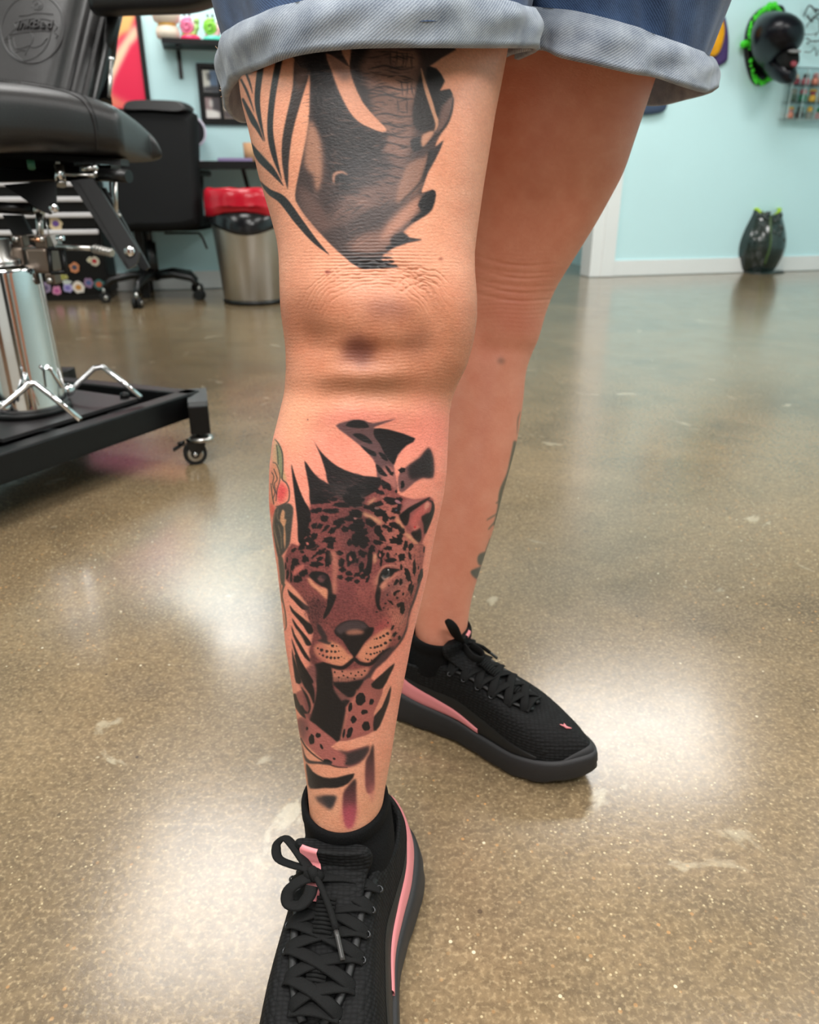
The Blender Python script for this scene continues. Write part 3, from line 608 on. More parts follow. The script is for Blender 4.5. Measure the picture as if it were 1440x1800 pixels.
def paint_back_leg():
    s = Stencil(700, 40, 1180, 1220, 1, (216, 142, 116))
    s.a += (s.noise((24, 24), -1, 1) * 6 + s.noise((6, 5), -1, 1) * 3)[..., None] * np.asarray((.6, 1, 1), np.float32)
    B3 = fr(800, 700, 4.2875); G = (92, 92, 78)
    s.spot(905, 560, 40, 34, 0, (196, 112, 90), .45, 14)
    s.spot(*CD((1215, 560))[0], 6, 5, 0, (110, 82, 66), .6, 3)
    s.stroke(B3((495, 100), (475, 160), (470, 270)), [1, 2, 1], G, .8, .8)
    s.stroke(B3((455, 325), (425, 470), (400, 570), (350, 700), (330, 830), (300, 960)), [6, 6, 5, 7, 5, 5], G, .95, 1)
    for P in (((320, 870), (245, 915)), ((310, 920), (255, 985)), ((330, 780), (310, 790))): s.stroke(B3(*P), 2, G, .9, .7)
    s.poly(B3((235, 1160), (190, 1170), (170, 1200), (175, 1250), (215, 1260), (260, 1200)), (86, 92, 84), .9, 1)
    s.poly(B3((215, 1265), (150, 1285), (115, 1310), (155, 1360), (200, 1350), (240, 1290)), (82, 90, 84), .9, 1)
    s.stroke(B3((270, 1060), (240, 1140), (225, 1190)), 3, G, .9, .8)
    return s
# ------------------------------------------------------------------ the room
def floor_material():
    m = bpy.data.materials.new('polished_stained_concrete'); m.use_nodes = True
    nt = m.node_tree; N = nt.nodes; L = nt.links; b = N['Principled BSDF']
    tc = N.new('ShaderNodeTexCoord')
    def noise(scale, detail=4, rough=0.55, dist=0.0, sc=(1, 1, 1)):
        n = N.new('ShaderNodeTexNoise'); n.inputs['Scale'].default_value = scale; n.inputs['Detail'].default_value = detail
        n.inputs['Roughness'].default_value = rough; n.inputs['Distortion'].default_value = dist
        mp = N.new('ShaderNodeMapping'); mp.inputs['Scale'].default_value = sc
        L.new(tc.outputs['Object'], mp.inputs['Vector']); L.new(mp.outputs['Vector'], n.inputs['Vector'])
        return n.outputs['Fac']
    def ramp(fac, stops, interp='LINEAR'):
        r = N.new('ShaderNodeValToRGB'); e = r.color_ramp.elements; r.color_ramp.interpolation = interp
        while len(e) < len(stops): e.new(0.5)
        for k, (p, c) in enumerate(stops):
            e[k].position = p; e[k].color = (*s2l(c), 1) if len(c) == 3 and max(c) > 1 else (*c, 1)
        L.new(fac, r.inputs['Fac']); return r.outputs['Color']
    def mix(f, a, c, mode='MIX'):
        x = N.new('ShaderNodeMix'); x.data_type = 'RGBA'; x.blend_type = mode
        if isinstance(f, float): x.inputs['Factor'].default_value = f
        else: L.new(f, x.inputs['Factor'])
        L.new(a, x.inputs['A'])
        if isinstance(c, tuple): x.inputs['B'].default_value = (*s2l(c), 1)
        else: L.new(c, x.inputs['B'])
        return x.outputs['Result']
    big = noise(1.7, 5, 0.6, 0.6)
    c = ramp(big, [(0.30, (103, 88, 68)), (0.45, (122, 104, 79)), (0.58, (139, 118, 90)), (0.72, (112, 98, 78))])
    mid = noise(7, 6, 0.65, 0.8)
    c = mix(ramp(mid, [(0.40, (0, 0, 0)), (0.75, (0.55, 0.55, 0.55))]), c, (152, 128, 94))
    blot = noise(3.1, 5, 0.6, 1.2)
    c = mix(ramp(blot, [(0.56, (0, 0, 0)), (0.74, (0.6, 0.6, 0.6))]), c, (84, 72, 58))
    fine = noise(95, 4, 0.7)
    c = mix(ramp(fine, [(0.38, (0.5, 0.5, 0.5)), (0.60, (0, 0, 0))]), c, (78, 65, 49))
    fine2 = noise(240, 2, 0.5)
    c = mix(ramp(fine2, [(0.50, (0, 0, 0)), (0.72, (0.5, 0.5, 0.5))]), c, (184, 162, 126))
    # aggregate: pale and orange grains, gathered in patches
    def grains(scale, lim, colr, patch_scale, p0, p1, amt):
        nonlocal c
        v = N.new('ShaderNodeTexVoronoi'); v.inputs['Scale'].default_value = scale; v.inputs['Randomness'].default_value = 1
        mp = N.new('ShaderNodeMapping'); mp.inputs['Location'].default_value = (scale * .13, scale * .37, 0)
        L.new(tc.outputs['Object'], mp.inputs['Vector']); L.new(mp.outputs['Vector'], v.inputs['Vector'])
        d = ramp(v.outputs['Distance'], [(lim * .7, (1, 1, 1)), (lim, (0, 0, 0))])
        sep = N.new('ShaderNodeSeparateColor'); L.new(v.outputs['Color'], sep.inputs['Color'])
        pick = ramp(sep.outputs[0], [(1 - amt, (0, 0, 0)), (1 - amt + 0.02, (1, 1, 1))])
        pt = ramp(noise(patch_scale, 3, 0.5), [(p0, (0, 0, 0)), (p1, (1, 1, 1))])
        f1 = N.new('ShaderNodeMix'); f1.data_type = 'RGBA'; f1.blend_type = 'MULTIPLY'; f1.inputs['Factor'].default_value = 1
        L.new(d, f1.inputs['A']); L.new(pick, f1.inputs['B'])
        f2 = N.new('ShaderNodeMix'); f2.data_type = 'RGBA'; f2.blend_type = 'MULTIPLY'; f2.inputs['Factor'].default_value = 1
        L.new(f1.outputs['Result'], f2.inputs['A']); L.new(pt, f2.inputs['B'])
        c = mix(f2.outputs['Result'], c, colr)
    grains(150, 0.30, (196, 146, 92), 2.3, 0.48, 0.62, 0.10)
    grains(210, 0.30, (205, 188, 150), 1.9, 0.42, 0.6, 0.15)
    grains(105, 0.20, (216, 204, 174), 2.9, 0.44, 0.56, 0.05)
    grains(75, 0.20, (62, 50, 40), 3.3, 0.48, 0.6, 0.05)
    # worn pale flakes and rust stains
    flake = noise(5.5, 6, 0.55, 1.6)
    c = mix(ramp(flake, [(0.650, (0, 0, 0)), (0.69, (0.45, 0.45, 0.45))]), c, (200, 190, 164))
    rust = noise(2.6, 6, 0.7, 0.4, (1, 1.3, 1))
    c = mix(ramp(rust, [(0.68, (0, 0, 0)), (0.80, (0.35, 0.35, 0.35))]), c, (136, 80, 48))
    L.new(c, b.inputs['Base Color'])
    rg = ramp(noise(9, 5, 0.6), [(0.3, (0.19, 0.19, 0.19)), (0.7, (0.27, 0.27, 0.27))])
    L.new(rg, b.inputs['Roughness'])
    b.inputs['Specular IOR Level'].default_value = 0.5
    b.inputs['IOR'].default_value = 1.5
    b.inputs['Coat Weight'].default_value = 0.55
    b.inputs['Coat Roughness'].default_value = 0.17
    bp = N.new('ShaderNodeBump'); bp.inputs['Strength'].default_value = 0.10; bp.inputs['Distance'].default_value = 0.002
    L.new(fine, bp.inputs['Height']); L.new(bp.outputs['Normal'], b.inputs['Normal'])
    return m

gA, gB = ground(370, 507), ground(1440, 475)
WU = Vector((gB.x - gA.x, gB.y - gA.y, 0)).normalized()           # along the back wall, to the right
WN = Vector((WU.y, -WU.x, 0))                                      # out of the back wall, into the room
def wall(s, z, off=0.0):
    return gA + WU * s + Vector((0, 0, z)) + WN * off
def wall_px(px, py, off=0.0):
    """place on the back wall (or a plane `off` in front of it) along a photo sight line -> s, z"""
    r = ray(px, py); O = Vector((0, 0, CAM_H)); n = WN
    t = (gA + WN * off - O).dot(n) / r.dot(n)
    P = O + r * t
    return (P - gA).dot(WU), P.z
def slab(mb, s0, s1, z0, z1, o0, o1):
    P = [wall(s, z, o) for o in (o0, o1) for (s, z) in ((s0, z0), (s1, z0), (s1, z1), (s0, z1))]
    mb.add(P, [(0, 1, 2, 3), (7, 6, 5, 4), (0, 4, 5, 1), (1, 5, 6, 2), (2, 6, 7, 3), (3, 7, 4, 0)], False)
    return mb

teal = mat('teal_wall_paint', (204, 239, 243), rough=0.55, bump=0.05, bscale=60, var=0.02, vscale=1.5)
white_trim = mat('white_trim_paint', (232, 234, 233), rough=0.4, var=0.01)
X0, X1, YB = -3.6, 4.2, -2.6
mb = MB(); mb.add([(X0 - .3, YB, 0), (X1 + .3, YB, 0), (X1 + .3, 7.2, 0), (X0 - .3, 7.2, 0)], [(0, 1, 2, 3)], False)
tag(mb.build('floor', floor_material(), fix=False), kind='structure')
mb = MB(); mb.add([(X0 - .3, YB, CEIL), (X0 - .3, 7.2, CEIL), (X1 + .3, 7.2, CEIL), (X1 + .3, YB, CEIL)], [(0, 1, 2, 3)], False)
tag(mb.build('ceiling', mat('ceiling_white', (205, 205, 200), rough=.9), fix=False), kind='structure')
sL = (X0 - gA.x) / WU.x; sR = (X1 - gA.x) / WU.x
sD1 = wall_px(1036, 486)[0]                                        # left edge of the white jamb
sD0 = sD1 - 1.05                                                   # doorway behind the legs
mb = MB()
slab(mb, sD1, sR, 0, CEIL, 0, -.12); slab(mb, sL, sD0, 0, CEIL, 0, -.12); slab(mb, sD0, sD1, 2.1, CEIL, 0, -.12)
tag(mb.build('wall_back', teal), kind='structure')
mb = MB(); slab(mb, sD0 - .6, sD1 + .4, 0, CEIL, -1.5, -1.6); slab(mb, sD0 - .6, sD0 - .5, 0, CEIL, -.12, -1.5); slab(mb, sD1 + .3, sD1 + .4, 0, CEIL, -.12, -1.5)
tag(mb.build('wall_passage', teal), kind='structure')
for nm, x in (('wall_left', X0), ('wall_right', X1)):
    mb = MB(); mb.box((x + (-.06 if x < 0 else .06), 2.0, CEIL / 2), (.12, 9.4, CEIL))
    tag(mb.build(nm, teal), kind='structure')
mb = MB(); mb.box(((X0 + X1) / 2, YB - .06, CEIL / 2), (X1 - X0, .12, CEIL))
tag(mb.build('wall_front', mat('pale_grey_wall', (206, 206, 202), rough=.7)), kind='structure')
mb = MB(); slab(mb, sD1 + .165, sR, 0.004, .105, .0, .014); slab(mb, sL, sD0 - .17, 0.004, .105, .0, .014)
tag(mb.build('baseboard_back', white_trim), kind='structure')
mb = MB()
for a, b_, o in ((sD1 - .012, sD1 + .075, .022), (sD1 + .07, sD1 + .165, .030)): slab(mb, a, b_, 0.004, 2.14, -.12, o)
tag(mb.build('trim_1', white_trim), kind='structure')
mb = MB(); slab(mb, sD0 - .165, sD0 + .012, 0.004, 2.14, -.12, .024); slab(mb, sD0, sD1, 2.06, 2.14, -.12, .024)
tag(mb.build('trim_2', white_trim), kind='structure')

# brown and dark panels on the unseen walls, added for stripes in the chrome column
M_brown = mat('brown_reflection_panel', (110, 66, 44), rough=.45, var=.12, vscale=5); M_dark = mat('dark_reflection_panel', (24, 24, 26), rough=.5)
for k, (a, b_, m) in enumerate(((-1.9, -1.05, M_brown), (.9, 1.75, M_dark), (2.3, 3.1, M_brown))):
    mb = MB(); mb.box(((a + b_) / 2, YB + .03, 1.03), (b_ - a, .06, 2.06), bevel=.01); tag(mb.build('reflection_panel_%d' % (k + 1), m), kind='structure')
for k, (a, b_, m) in enumerate(((-1.2, -.3, M_dark), (.5, 1.35, M_brown), (2.3, 3.1, M_dark))):
    mb = MB(); mb.box((X0 + .03, (a + b_) / 2, 1.03), (.06, b_ - a, 2.06), bevel=.01); tag(mb.build('reflection_panel_%d' % (k + 4), m), kind='structure')
# ------------------------------------------------------------------ the person: bare tattooed legs
def interp(tab, y):
    t = np.asarray(tab, float); return np.interp(y, t[:, 0], t[:, 1])
def smooth1(a, k):
    a = np.asarray(a, float); w = np.hanning(2 * k + 3)[1:-1]; w /= w.sum()
    return np.convolve(np.pad(a, k + 0, mode='edge') if False else np.pad(a, (len(w) // 2, len(w) // 2), mode='reflect', reflect_type='odd'), w, 'valid')
F_L = [(30, 416), (90, 416), (134, 418), (195, 427), (245, 440), (318, 456), (372, 472), (426, 487), (462, 492), (500, 494), (558, 496), (614, 502), (655, 504), (690, 501), (735, 491), (773, 481), (822, 475), (874, 474), (901, 476), (943, 481), (983, 487), (1031, 493), (1078, 498), (1122, 502), (1179, 511), (1229, 519), (1269, 525), (1304, 531), (1335, 535), (1375, 541), (1411, 544), (1450, 546), (1490, 552), (1520, 562)]
F_R = [(30, 902), (78, 896), (137, 885), (202, 872), (253, 864), (325, 852), (408, 840), (451, 835), (485, 835), (527, 838), (568, 838), (607, 831), (645, 820), (669, 808), (697, 797), (725, 791), (766, 789), (832, 786), (875, 780), (924, 769), (964, 761), (1007, 753), (1049, 743), (1080, 735), (1122, 725), (1174, 715), (1222, 705), (1276, 696), (1316, 690), (1359, 682), (1387, 677), (1429, 671), (1448, 669), (1490, 664), (1520, 656)]
F_D = [(30, .602), (150, .586), (300, .572), (450, .560), (600, .555), (700, .560), (850, .566), (1000, .578), (1200, .604), (1400, .634), (1480, .646), (1560, .655)]
F_BF = [(30, .088), (150, .090), (300, .086), (450, .072), (560, .066), (650, .064), (740, .060), (850, .057), (1000, .050), (1200, .040), (1400, .036), (1480, .036), (1560, .034)]
F_BB = [(30, .105), (150, .100), (300, .088), (450, .074), (600, .066), (700, .070), (850, .078), (1000, .074), (1200, .056), (1400, .042), (1480, .044), (1560, .046)]
B_L = [(20, 800), (131, 806), (200, 798), (300, 790), (383, 785), (458, 783), (541, 785), (607, 783), (638, 782), (700, 772), (770, 760), (859, 750), (929, 741), (1001, 735), (1066, 731), (1113, 729), (1160, 732), (1200, 740)]
B_R = [(20, 1180), (131, 1150), (200, 1127), (300, 1094), (383, 1048), (458, 1002), (500, 977), (541, 960), (568, 952), (607, 943), (638, 927), (666, 922), (700, 920), (735, 915), (770, 910), (810, 900), (859, 886), (894, 877), (929, 868), (964, 856), (1001, 844), (1036, 833), (1066, 826), (1097, 822), (1113, 820), (1160, 816), (1200, 810)]
B_D = [(20, .765), (131, .785), (200, .80), (300, .82), (383, .845), (541, .893), (700, .905), (900, .904), (1113, .908), (1200, .908)]
B_BF = [(20, .098), (200, .092), (383, .078), (541, .064), (700, .056), (900, .050), (1050, .039), (1200, .036)]
B_BB = [(20, .10), (200, .095), (383, .080), (541, .066), (700, .072), (900, .066), (1050, .044), (1200, .040)]

NFRONT, NBACK = 268, 60                      # points round a leg: dense on the shown half
def ring_angles():
    u = np.linspace(-1, 1, NFRONT + 1)
    f = 0.6 * np.arcsin(u) + 0.4 * (pi / 2 * u)
    b = np.linspace(pi / 2, 3 * pi / 2, NBACK + 1)[1:-1]
    return np.concatenate([f, b])            # starts at the left edge, over the front, to the right edge, then round the back
ANG = ring_angles(); NU = len(ANG)
def leg_rings(TL, TR, TD, BF, BB, ys):
    L = smooth1(interp(TL, ys), 14); R = smooth1(interp(TR, ys), 14)
    D = smooth1(interp(TD, ys), 50); bf = smooth1(interp(BF, ys), 40); bb = smooth1(interp(BB, ys), 40)
    C = np.array([at((l + r) / 2, y, d) for l, r, y, d in zip(L, R, ys, D)])
    a = (R - L) / 2 * D / FPX * 0.994
    T = np.gradient(C, axis=0); T /= np.linalg.norm(T, axis=1)[:, None]
    X = np.array([1.0, 0, 0]); F = np.cross(T, X); F /= np.linalg.norm(F, axis=1)[:, None]
    F *= np.where(F[:, 1:2] > 0, -1, 1)
    cs, sn = np.cos(ANG), np.sin(ANG)
    e = 0.94
    sx = np.sign(sn) * np.abs(sn) ** e; cx = np.sign(cs) * np.abs(cs) ** e
    depth = np.where(cs[None, :] >= 0, bf[:, None], bb[:, None]) * cx[None, :]
    return C[:, None, :] + X[None, None, :] * (a[:, None] * sx[None, :])[..., None] + F[:, None, :] * depth[..., None], F

def g2(x, y, cx, cy, sx, sy): return np.exp(-0.5 * (((x - cx) / sx) ** 2 + ((y - cy) / sy) ** 2))
def relief_front(x, y):
    """kneecap, hollows and skin creases of the near leg, metres outwards"""
    h = 0.0062 * g2(x, y, 660, 540, 80, 46) - 0.0042 * g2(x, y, 640, 632, 40, 16) + 0.0016 * g2(x, y, 650, 662, 95, 16) - 0.0034 * g2(x, y, 650, 690, 80, 18)
    h -= 0.0032 * g2(x, y, 535, 575, 24, 60) + 0.0032 * g2(x, y, 752, 600, 26, 42) - 0.0030 * g2(x, y, 800, 580, 26, 60)
    h += 0.0022 * g2(x, y, 560, 520, 50, 40) - 0.0024 * g2(x, y, 640, 612, 60, 10) + 0.002 * g2(x, y, 640, 720, 60, 26)
    for a_ in np.linspace(0, 1, 14):
        qx = 690 + 95 * a_ ** .75; qy = 470 + 135 * a_ ** 1.5
        h -= 0.00075 * g2(x, y, qx, qy, 9, 9) * (0.4 + sin(pi * a_))
    h -= 0.0022 * g2(x, y, 545, 600, 26, 22) + 0.0015 * g2(x, y, 590, 590, 30, 12)
    # creases that ring the knee
    def rip(cx, cy, rx, ry, r0, r1, n, a0, amp):
        rr = np.sqrt(((x - cx) / rx) ** 2 + ((y - cy) / ry) ** 2); an = np.arctan2(-(y - cy) / ry, (x - cx) / rx)
        w = np.clip((rr - r0) / .08, 0, 1) * np.clip((r1 - rr) / .08, 0, 1) * np.clip((a0 - np.abs(an - pi / 2)) / .3, 0, 1)
        wob = 0.16 * np.sin(an * 6 + rr * 11) + .10 * np.sin(an * 15 - rr * 6) + .09 * np.sin(x * .11 + y * .07) + .05 * np.sin(x * .31 - y * .05)
        s_ = np.sin((rr + wob * .12) * n); return -amp * w * np.clip(s_, -0.2, 1) ** 2
    h += rip(660, 600, 125, 125, .70, 1.22, 92, 1.2, .0005) + rip(740, 610, 70, 130, .75, 1.15, 66, .75, .0006)
    h += -0.0007 * g2(x, y, 655, 470, 60, 26) * np.clip(np.sin(y * 1.05 + .8 * np.sin(x * .03)), 0, 1)
    fine = np.sin(y * .95 + 1.3 * np.sin(x * .06) + .5 * np.sin(x * .23)) * np.sin(x * .09 + y * .02)
    h += -0.00020 * np.clip(fine, 0, 1) * (g2(x, y, 650, 610, 110, 95) + .5 * g2(x, y, 650, 400, 130, 60))
    h += -0.0010 * g2(x, y, 700, 1420, 4, 60) * 0
    h += 0.0009 * np.sin(x * .021 + 1) * np.sin(y * .017) * np.clip((460 - y) / 200, 0, 1)
    h += 0.0016 * g2(x, y, 800, 250, 30, 90) - .0016 * g2(x, y, 855, 330, 20, 70)
    return h
def relief_back(x, y):
    h = 0.004 * g2(x, y, 890, 560, 40, 34) - .004 * g2(x, y, 850, 600, 20, 40) - .003 * g2(x, y, 890, 615, 40, 12)
    for k, yy in enumerate((462, 474, 484, 497, 510, 522)):
        yc = yy - .0028 * (x - 930) ** 2 * (.5 if k % 2 else .8) + 6
        h = h - .0010 * np.exp(-0.5 * ((y - yc) / 2.2) ** 2) * np.exp(-0.5 * ((x - 905) / 45) ** 2)
    h += -.0004 * np.clip(np.sin(y * .8 + np.sin(x * .08)), 0, 1) * g2(x, y, 920, 500, 50, 60)
    return h

def build_leg(tabs, ys, relief, stencil):
    V, F = leg_rings(*tabs, ys)
    nv = len(ys)
    P = V.reshape(-1, 3)
    px, py, _ = proj(P)
    front = np.clip(np.cos(ANG) * 3.0, 0, 1)[None, :].repeat(nv, 0).reshape(-1)
    N = np.cross(np.roll(V, -1, 1) - np.roll(V, 1, 1), np.gradient(V, axis=0)); N /= np.linalg.norm(N, axis=2)[..., None] + 1e-12
    cen = V.mean(1, keepdims=True); N *= np.sign(((V - cen) * N).sum(2))[..., None]
    V = V + N * (relief(px, py) * front).reshape(nv, NU)[..., None]
    C = stencil.lookup(px, py)
    # round the back the pigment is plain skin
    plain = np.median(stencil.a[::40, ::40].reshape(-1, 3), axis=0)
    f = np.clip((np.cos(ANG) + 0.02) / 0.05, 0, 1)[None, :].repeat(nv, 0).reshape(-1, 1)
    row = (py / 1560)[:, None]
    C = C * f + np.asarray((222, 154, 122), np.float32) * (1 - f)
    return V, C

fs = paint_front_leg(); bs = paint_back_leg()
ys_f = np.concatenate([np.arange(40, 1476, 1.15), np.arange(1476, 1518, 4)])
ys_b = np.concatenate([np.arange(30, 1160, 2.4), np.arange(1160, 1168, 3)])
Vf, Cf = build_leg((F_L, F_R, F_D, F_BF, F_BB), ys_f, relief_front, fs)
Vb, Cb = build_leg((B_L, B_R, B_D, B_BF, B_BB), ys_b, relief_back, bs)
SK = np.asarray((218, 152, 120), np.float32)
def hip_ring(c, rx, ry, az):
    ca, sa = cos(az), sin(az); s_, c_ = np.sin(ANG), np.cos(ANG)
    u = np.array([ca, sa, 0]); w = np.array([sa, -ca, 0])
    return np.asarray(c) + u * (rx * s_)[:, None] + w * (ry * c_)[:, None]
HF = hip_ring((-.035, .775, .83), .105, .115, .12); HB = hip_ring((.178, .885, .83), .105, .115, .45)
def bridge(a, b, n): return [a + (b - a) * t for t in np.linspace(0, 1, n + 2)[1:-1]]
rf = [HF] + bridge(HF, Vf[0], 5); rb = [HB] + bridge(HB, Vb[0], 5)
Vf = np.concatenate([np.array(rf), Vf]); Vb = np.concatenate([np.array(rb), Vb])
Cf = np.concatenate([np.tile(SK, (len(rf) * NU, 1)), Cf]); Cb = np.concatenate([np.tile(SK, (len(rb) * NU, 1)), Cb])
# pelvis: outer halves of both hip rings run on into one waist ring
iF = [i for i in range(NU) if sin(ANG[i]) <= 1e-6 or abs(ANG[i] - 0) < 1e-6]
half = NFRONT // 2
front_i, back_i = half, NFRONT + NBACK // 2                     # front and back midline points of a ring
outF = [(back_i + k) % NU for k in range((front_i - back_i) % NU + 1)]       # back -> left -> front of the near leg
innF = [front_i + k for k in range(back_i - front_i + 1)]                     # front -> right -> back
outB = [front_i + k for k in range(back_i - front_i + 1)]                     # front -> right -> back of the far leg
innB = [front_i - k for k in range(0, front_i + 1)] + [NU - 1 - k for k in range(0, NU - 1 - back_i + 1)]
nF, nB = len(Vf), len(Vb)
verts = np.concatenate([Vf.reshape(-1, 3), Vb.reshape(-1, 3)])
cols = np.concatenate([Cf, Cb])
def quads(base, rows):
    i = np.arange(rows - 1)[:, None]; j = np.arange(NU)[None, :]; jj = (j + 1) % NU
    a = base + i * NU + j; b = base + i * NU + jj
    return np.stack([a, b, b + NU, a + NU], -1).reshape(-1, 4)
faces = [quads(0, nF), quads(nF * NU, nB)]
oB = nF * NU
hip_loop = [i for i in outF] + [oB + i for i in outB]
prev = hip_loop; wverts = []; wf = []
P0 = verts[hip_loop]
nW = len(hip_loop)
th = np.array([atan2(p[1] - .83, p[0] - .0715) for p in P0])
start = len(verts)
for k, (z, rx, ry, t) in enumerate(((.87, .225, .135, .5), (.92, .205, .130, .85), (.98, .175, .115, 1), (1.05, .150, .105, 1))):
    ax = np.array([.88, .46]); ax /= np.linalg.norm(ax); ay = np.array([-ax[1], ax[0]])
    d = np.column_stack([P0[:, 0] - .0715, P0[:, 1] - .83]); q = np.column_stack([d @ ax / .22, d @ ay / .12]); q /= np.linalg.norm(q, axis=1)[:, None]
    e = np.array([.0715, .83]) + (q[:, :1] * rx) * ax + (q[:, 1:] * ry) * ay
    base = P0 if k == 0 else wverts[-1]
    xy = base[:, :2] * (1 - t) + e * t
    wverts.append(np.column_stack([xy, np.full(nW, z)]))
    idx = [start + k * nW + i for i in range(nW)]
    for i in range(nW):
        j = (i + 1) % nW
        if prev[i] != prev[j]: wf.append((prev[j], prev[i], idx[i], idx[j]))
    prev = idx
verts = np.concatenate([verts] + wverts); cols = np.concatenate([cols, np.tile(SK, (4 * nW, 1))])
m_in = min(len(innF), len(innB))
for k in range(m_in - 1):
    wf.append((innF[k], oB + innB[k], oB + innB[k + 1], innF[k + 1]))
faces = [np.concatenate(faces), np.array(wf)]
faces = np.concatenate(faces)
extra = [tuple((nF - 1) * NU + i for i in range(NU)), tuple(oB + (nB - 1) * NU + i for i in range(NU)), tuple(prev)]
me = bpy.data.meshes.new('person')
me.vertices.add(len(verts)); me.vertices.foreach_set('co', verts.astype(np.float32).ravel())
loops = np.concatenate([faces.ravel()] + [np.array(e) for e in extra]).astype(np.int32)
tot = np.concatenate([np.full(len(faces), 4), [len(e) for e in extra]]).astype(np.int32)
st = np.concatenate([[0], np.cumsum(tot)[:-1]]).astype(np.int32)
me.loops.add(len(loops)); me.loops.foreach_set('vertex_index', loops)
me.polygons.add(len(tot)); me.polygons.foreach_set('loop_start', st); me.polygons.foreach_set('loop_total', tot)
me.update(calc_edges=True); me.validate()
bm = bmesh.new(); bm.from_mesh(me); bmesh.ops.recalc_face_normals(bm, faces=bm.faces[:]); bm.to_mesh(me); bm.free()
me.polygons.foreach_set('use_smooth', [True] * len(me.polygons))
lin = np.clip(cols / 255, 0, 1); lin = np.where(lin <= .04045, lin / 12.92, ((lin + .055) / 1.055) ** 2.4)
ca = me.color_attributes.new('pigment', 'FLOAT_COLOR', 'POINT')
ca.data.foreach_set('color', np.column_stack([lin, np.ones(len(lin))]).astype(np.float32).ravel())
def skin_material():
    m = bpy.data.materials.new('tattooed_skin'); m.use_nodes = True
    nt = m.node_tree; N = nt.nodes; L = nt.links; b = N['Principled BSDF']
    a = N.new('ShaderNodeAttribute'); a.attribute_name = 'pigment'
    L.new(a.outputs['Color'], b.inputs['Base Color'])
    b.inputs['Roughness'].default_value = 0.47
    b.inputs['Specular IOR Level'].default_value = 0.42
    b.inputs['Subsurface Weight'].default_value = 0.08
    b.inputs['Subsurface Radius'].default_value = (1.0, .35, .2)
    b.inputs['Subsurface Scale'].default_value = 0.004
    tc = N.new('ShaderNodeTexCoord')
    mp = N.new('ShaderNodeMapping'); mp.inputs['Scale'].default_value = (420, 420, 760); L.new(tc.outputs['Object'], mp.inputs['Vector'])
    n1 = N.new('ShaderNodeTexNoise'); n1.inputs['Scale'].default_value = 1.0; n1.inputs['Detail'].default_value = 4; L.new(mp.outputs['Vector'], n1.inputs['Vector'])
    bp = N.new('ShaderNodeBump'); bp.inputs['Strength'].default_value = 0.5; bp.inputs['Distance'].default_value = 0.0006
    L.new(n1.outputs['Fac'], bp.inputs['Height']); L.new(bp.outputs['Normal'], b.inputs['Normal'])
    return m
me.materials.append(skin_material())
person = bpy.data.objects.new('person', me); col.objects.link(person)
tag(person, 'person standing in rolled denim shorts and black sneakers with animal tattoos down one leg', 'person')

# ------------------------------------------------------------------ denim shorts
def denim(name, rgb, rgb2, wave=1500.0):
    m = bpy.data.materials.new(name); m.use_nodes = True
    nt = m.node_tree; N = nt.nodes; L = nt.links; b = N['Principled BSDF']
    uv = N.new('ShaderNodeUVMap'); uv.uv_map = 'cloth'
    w = N.new('ShaderNodeTexWave'); w.wave_type = 'BANDS'; w.bands_direction = 'DIAGONAL'; w.inputs['Scale'].default_value = wave / 6.2832; w.inputs['Distortion'].default_value = 1.2; w.inputs['Detail'].default_value = 1; w.inputs['Detail Scale'].default_value = 3
    L.new(uv.outputs['UV'], w.inputs['Vector'])
    n = N.new('ShaderNodeTexNoise'); n.inputs['Scale'].default_value = 45; n.inputs['Detail'].default_value = 5; L.new(uv.outputs['UV'], n.inputs['Vector'])
    n2 = N.new('ShaderNodeTexNoise'); n2.inputs['Scale'].default_value = 900; n2.inputs['Detail'].default_value = 2; L.new(uv.outputs['UV'], n2.inputs['Vector'])
    a1 = N.new('ShaderNodeMath'); a1.operation = 'MULTIPLY_ADD'; a1.inputs[1].default_value = 0.30; L.new(w.outputs['Fac'], a1.inputs[0])
    a2 = N.new('ShaderNodeMath'); a2.operation = 'MULTIPLY_ADD'; a2.inputs[1].default_value = 0.95; a2.inputs[2].default_value = -0.2; L.new(n.outputs['Fac'], a2.inputs[0])
    L.new(a2.outputs[0], a1.inputs[2])
    a3 = N.new('ShaderNodeMath'); a3.operation = 'MULTIPLY_ADD'; a3.inputs[1].default_value = 0.35; L.new(n2.outputs['Fac'], a3.inputs[0]); L.new(a1.outputs[0], a3.inputs[2])
    r = N.new('ShaderNodeValToRGB'); r.color_ramp.elements[0].position = .2; r.color_ramp.elements[1].position = .95
    r.color_ramp.elements[0].color = (*s2l(rgb), 1); r.color_ramp.elements[1].color = (*s2l(rgb2), 1)
    L.new(a3.outputs[0], r.inputs['Fac']); L.new(r.outputs['Color'], b.inputs['Base Color'])
    b.inputs['Roughness'].default_value = .85; b.inputs['Specular IOR Level'].default_value = .2; b.inputs['Sheen Weight'].default_value = .15
    bp = N.new('ShaderNodeBump'); bp.inputs['Strength'].default_value = .6; bp.inputs['Distance'].default_value = .0006
    L.new(a3.outputs[0], bp.inputs['Height']); L.new(bp.outputs['Normal'], b.inputs['Normal'])
    return m
denim_dark = denim('dark_blue_denim', (20, 34, 58), (70, 94, 132))
denim_pale = denim('washed_denim_inside', (74, 86, 106), (172, 180, 190))
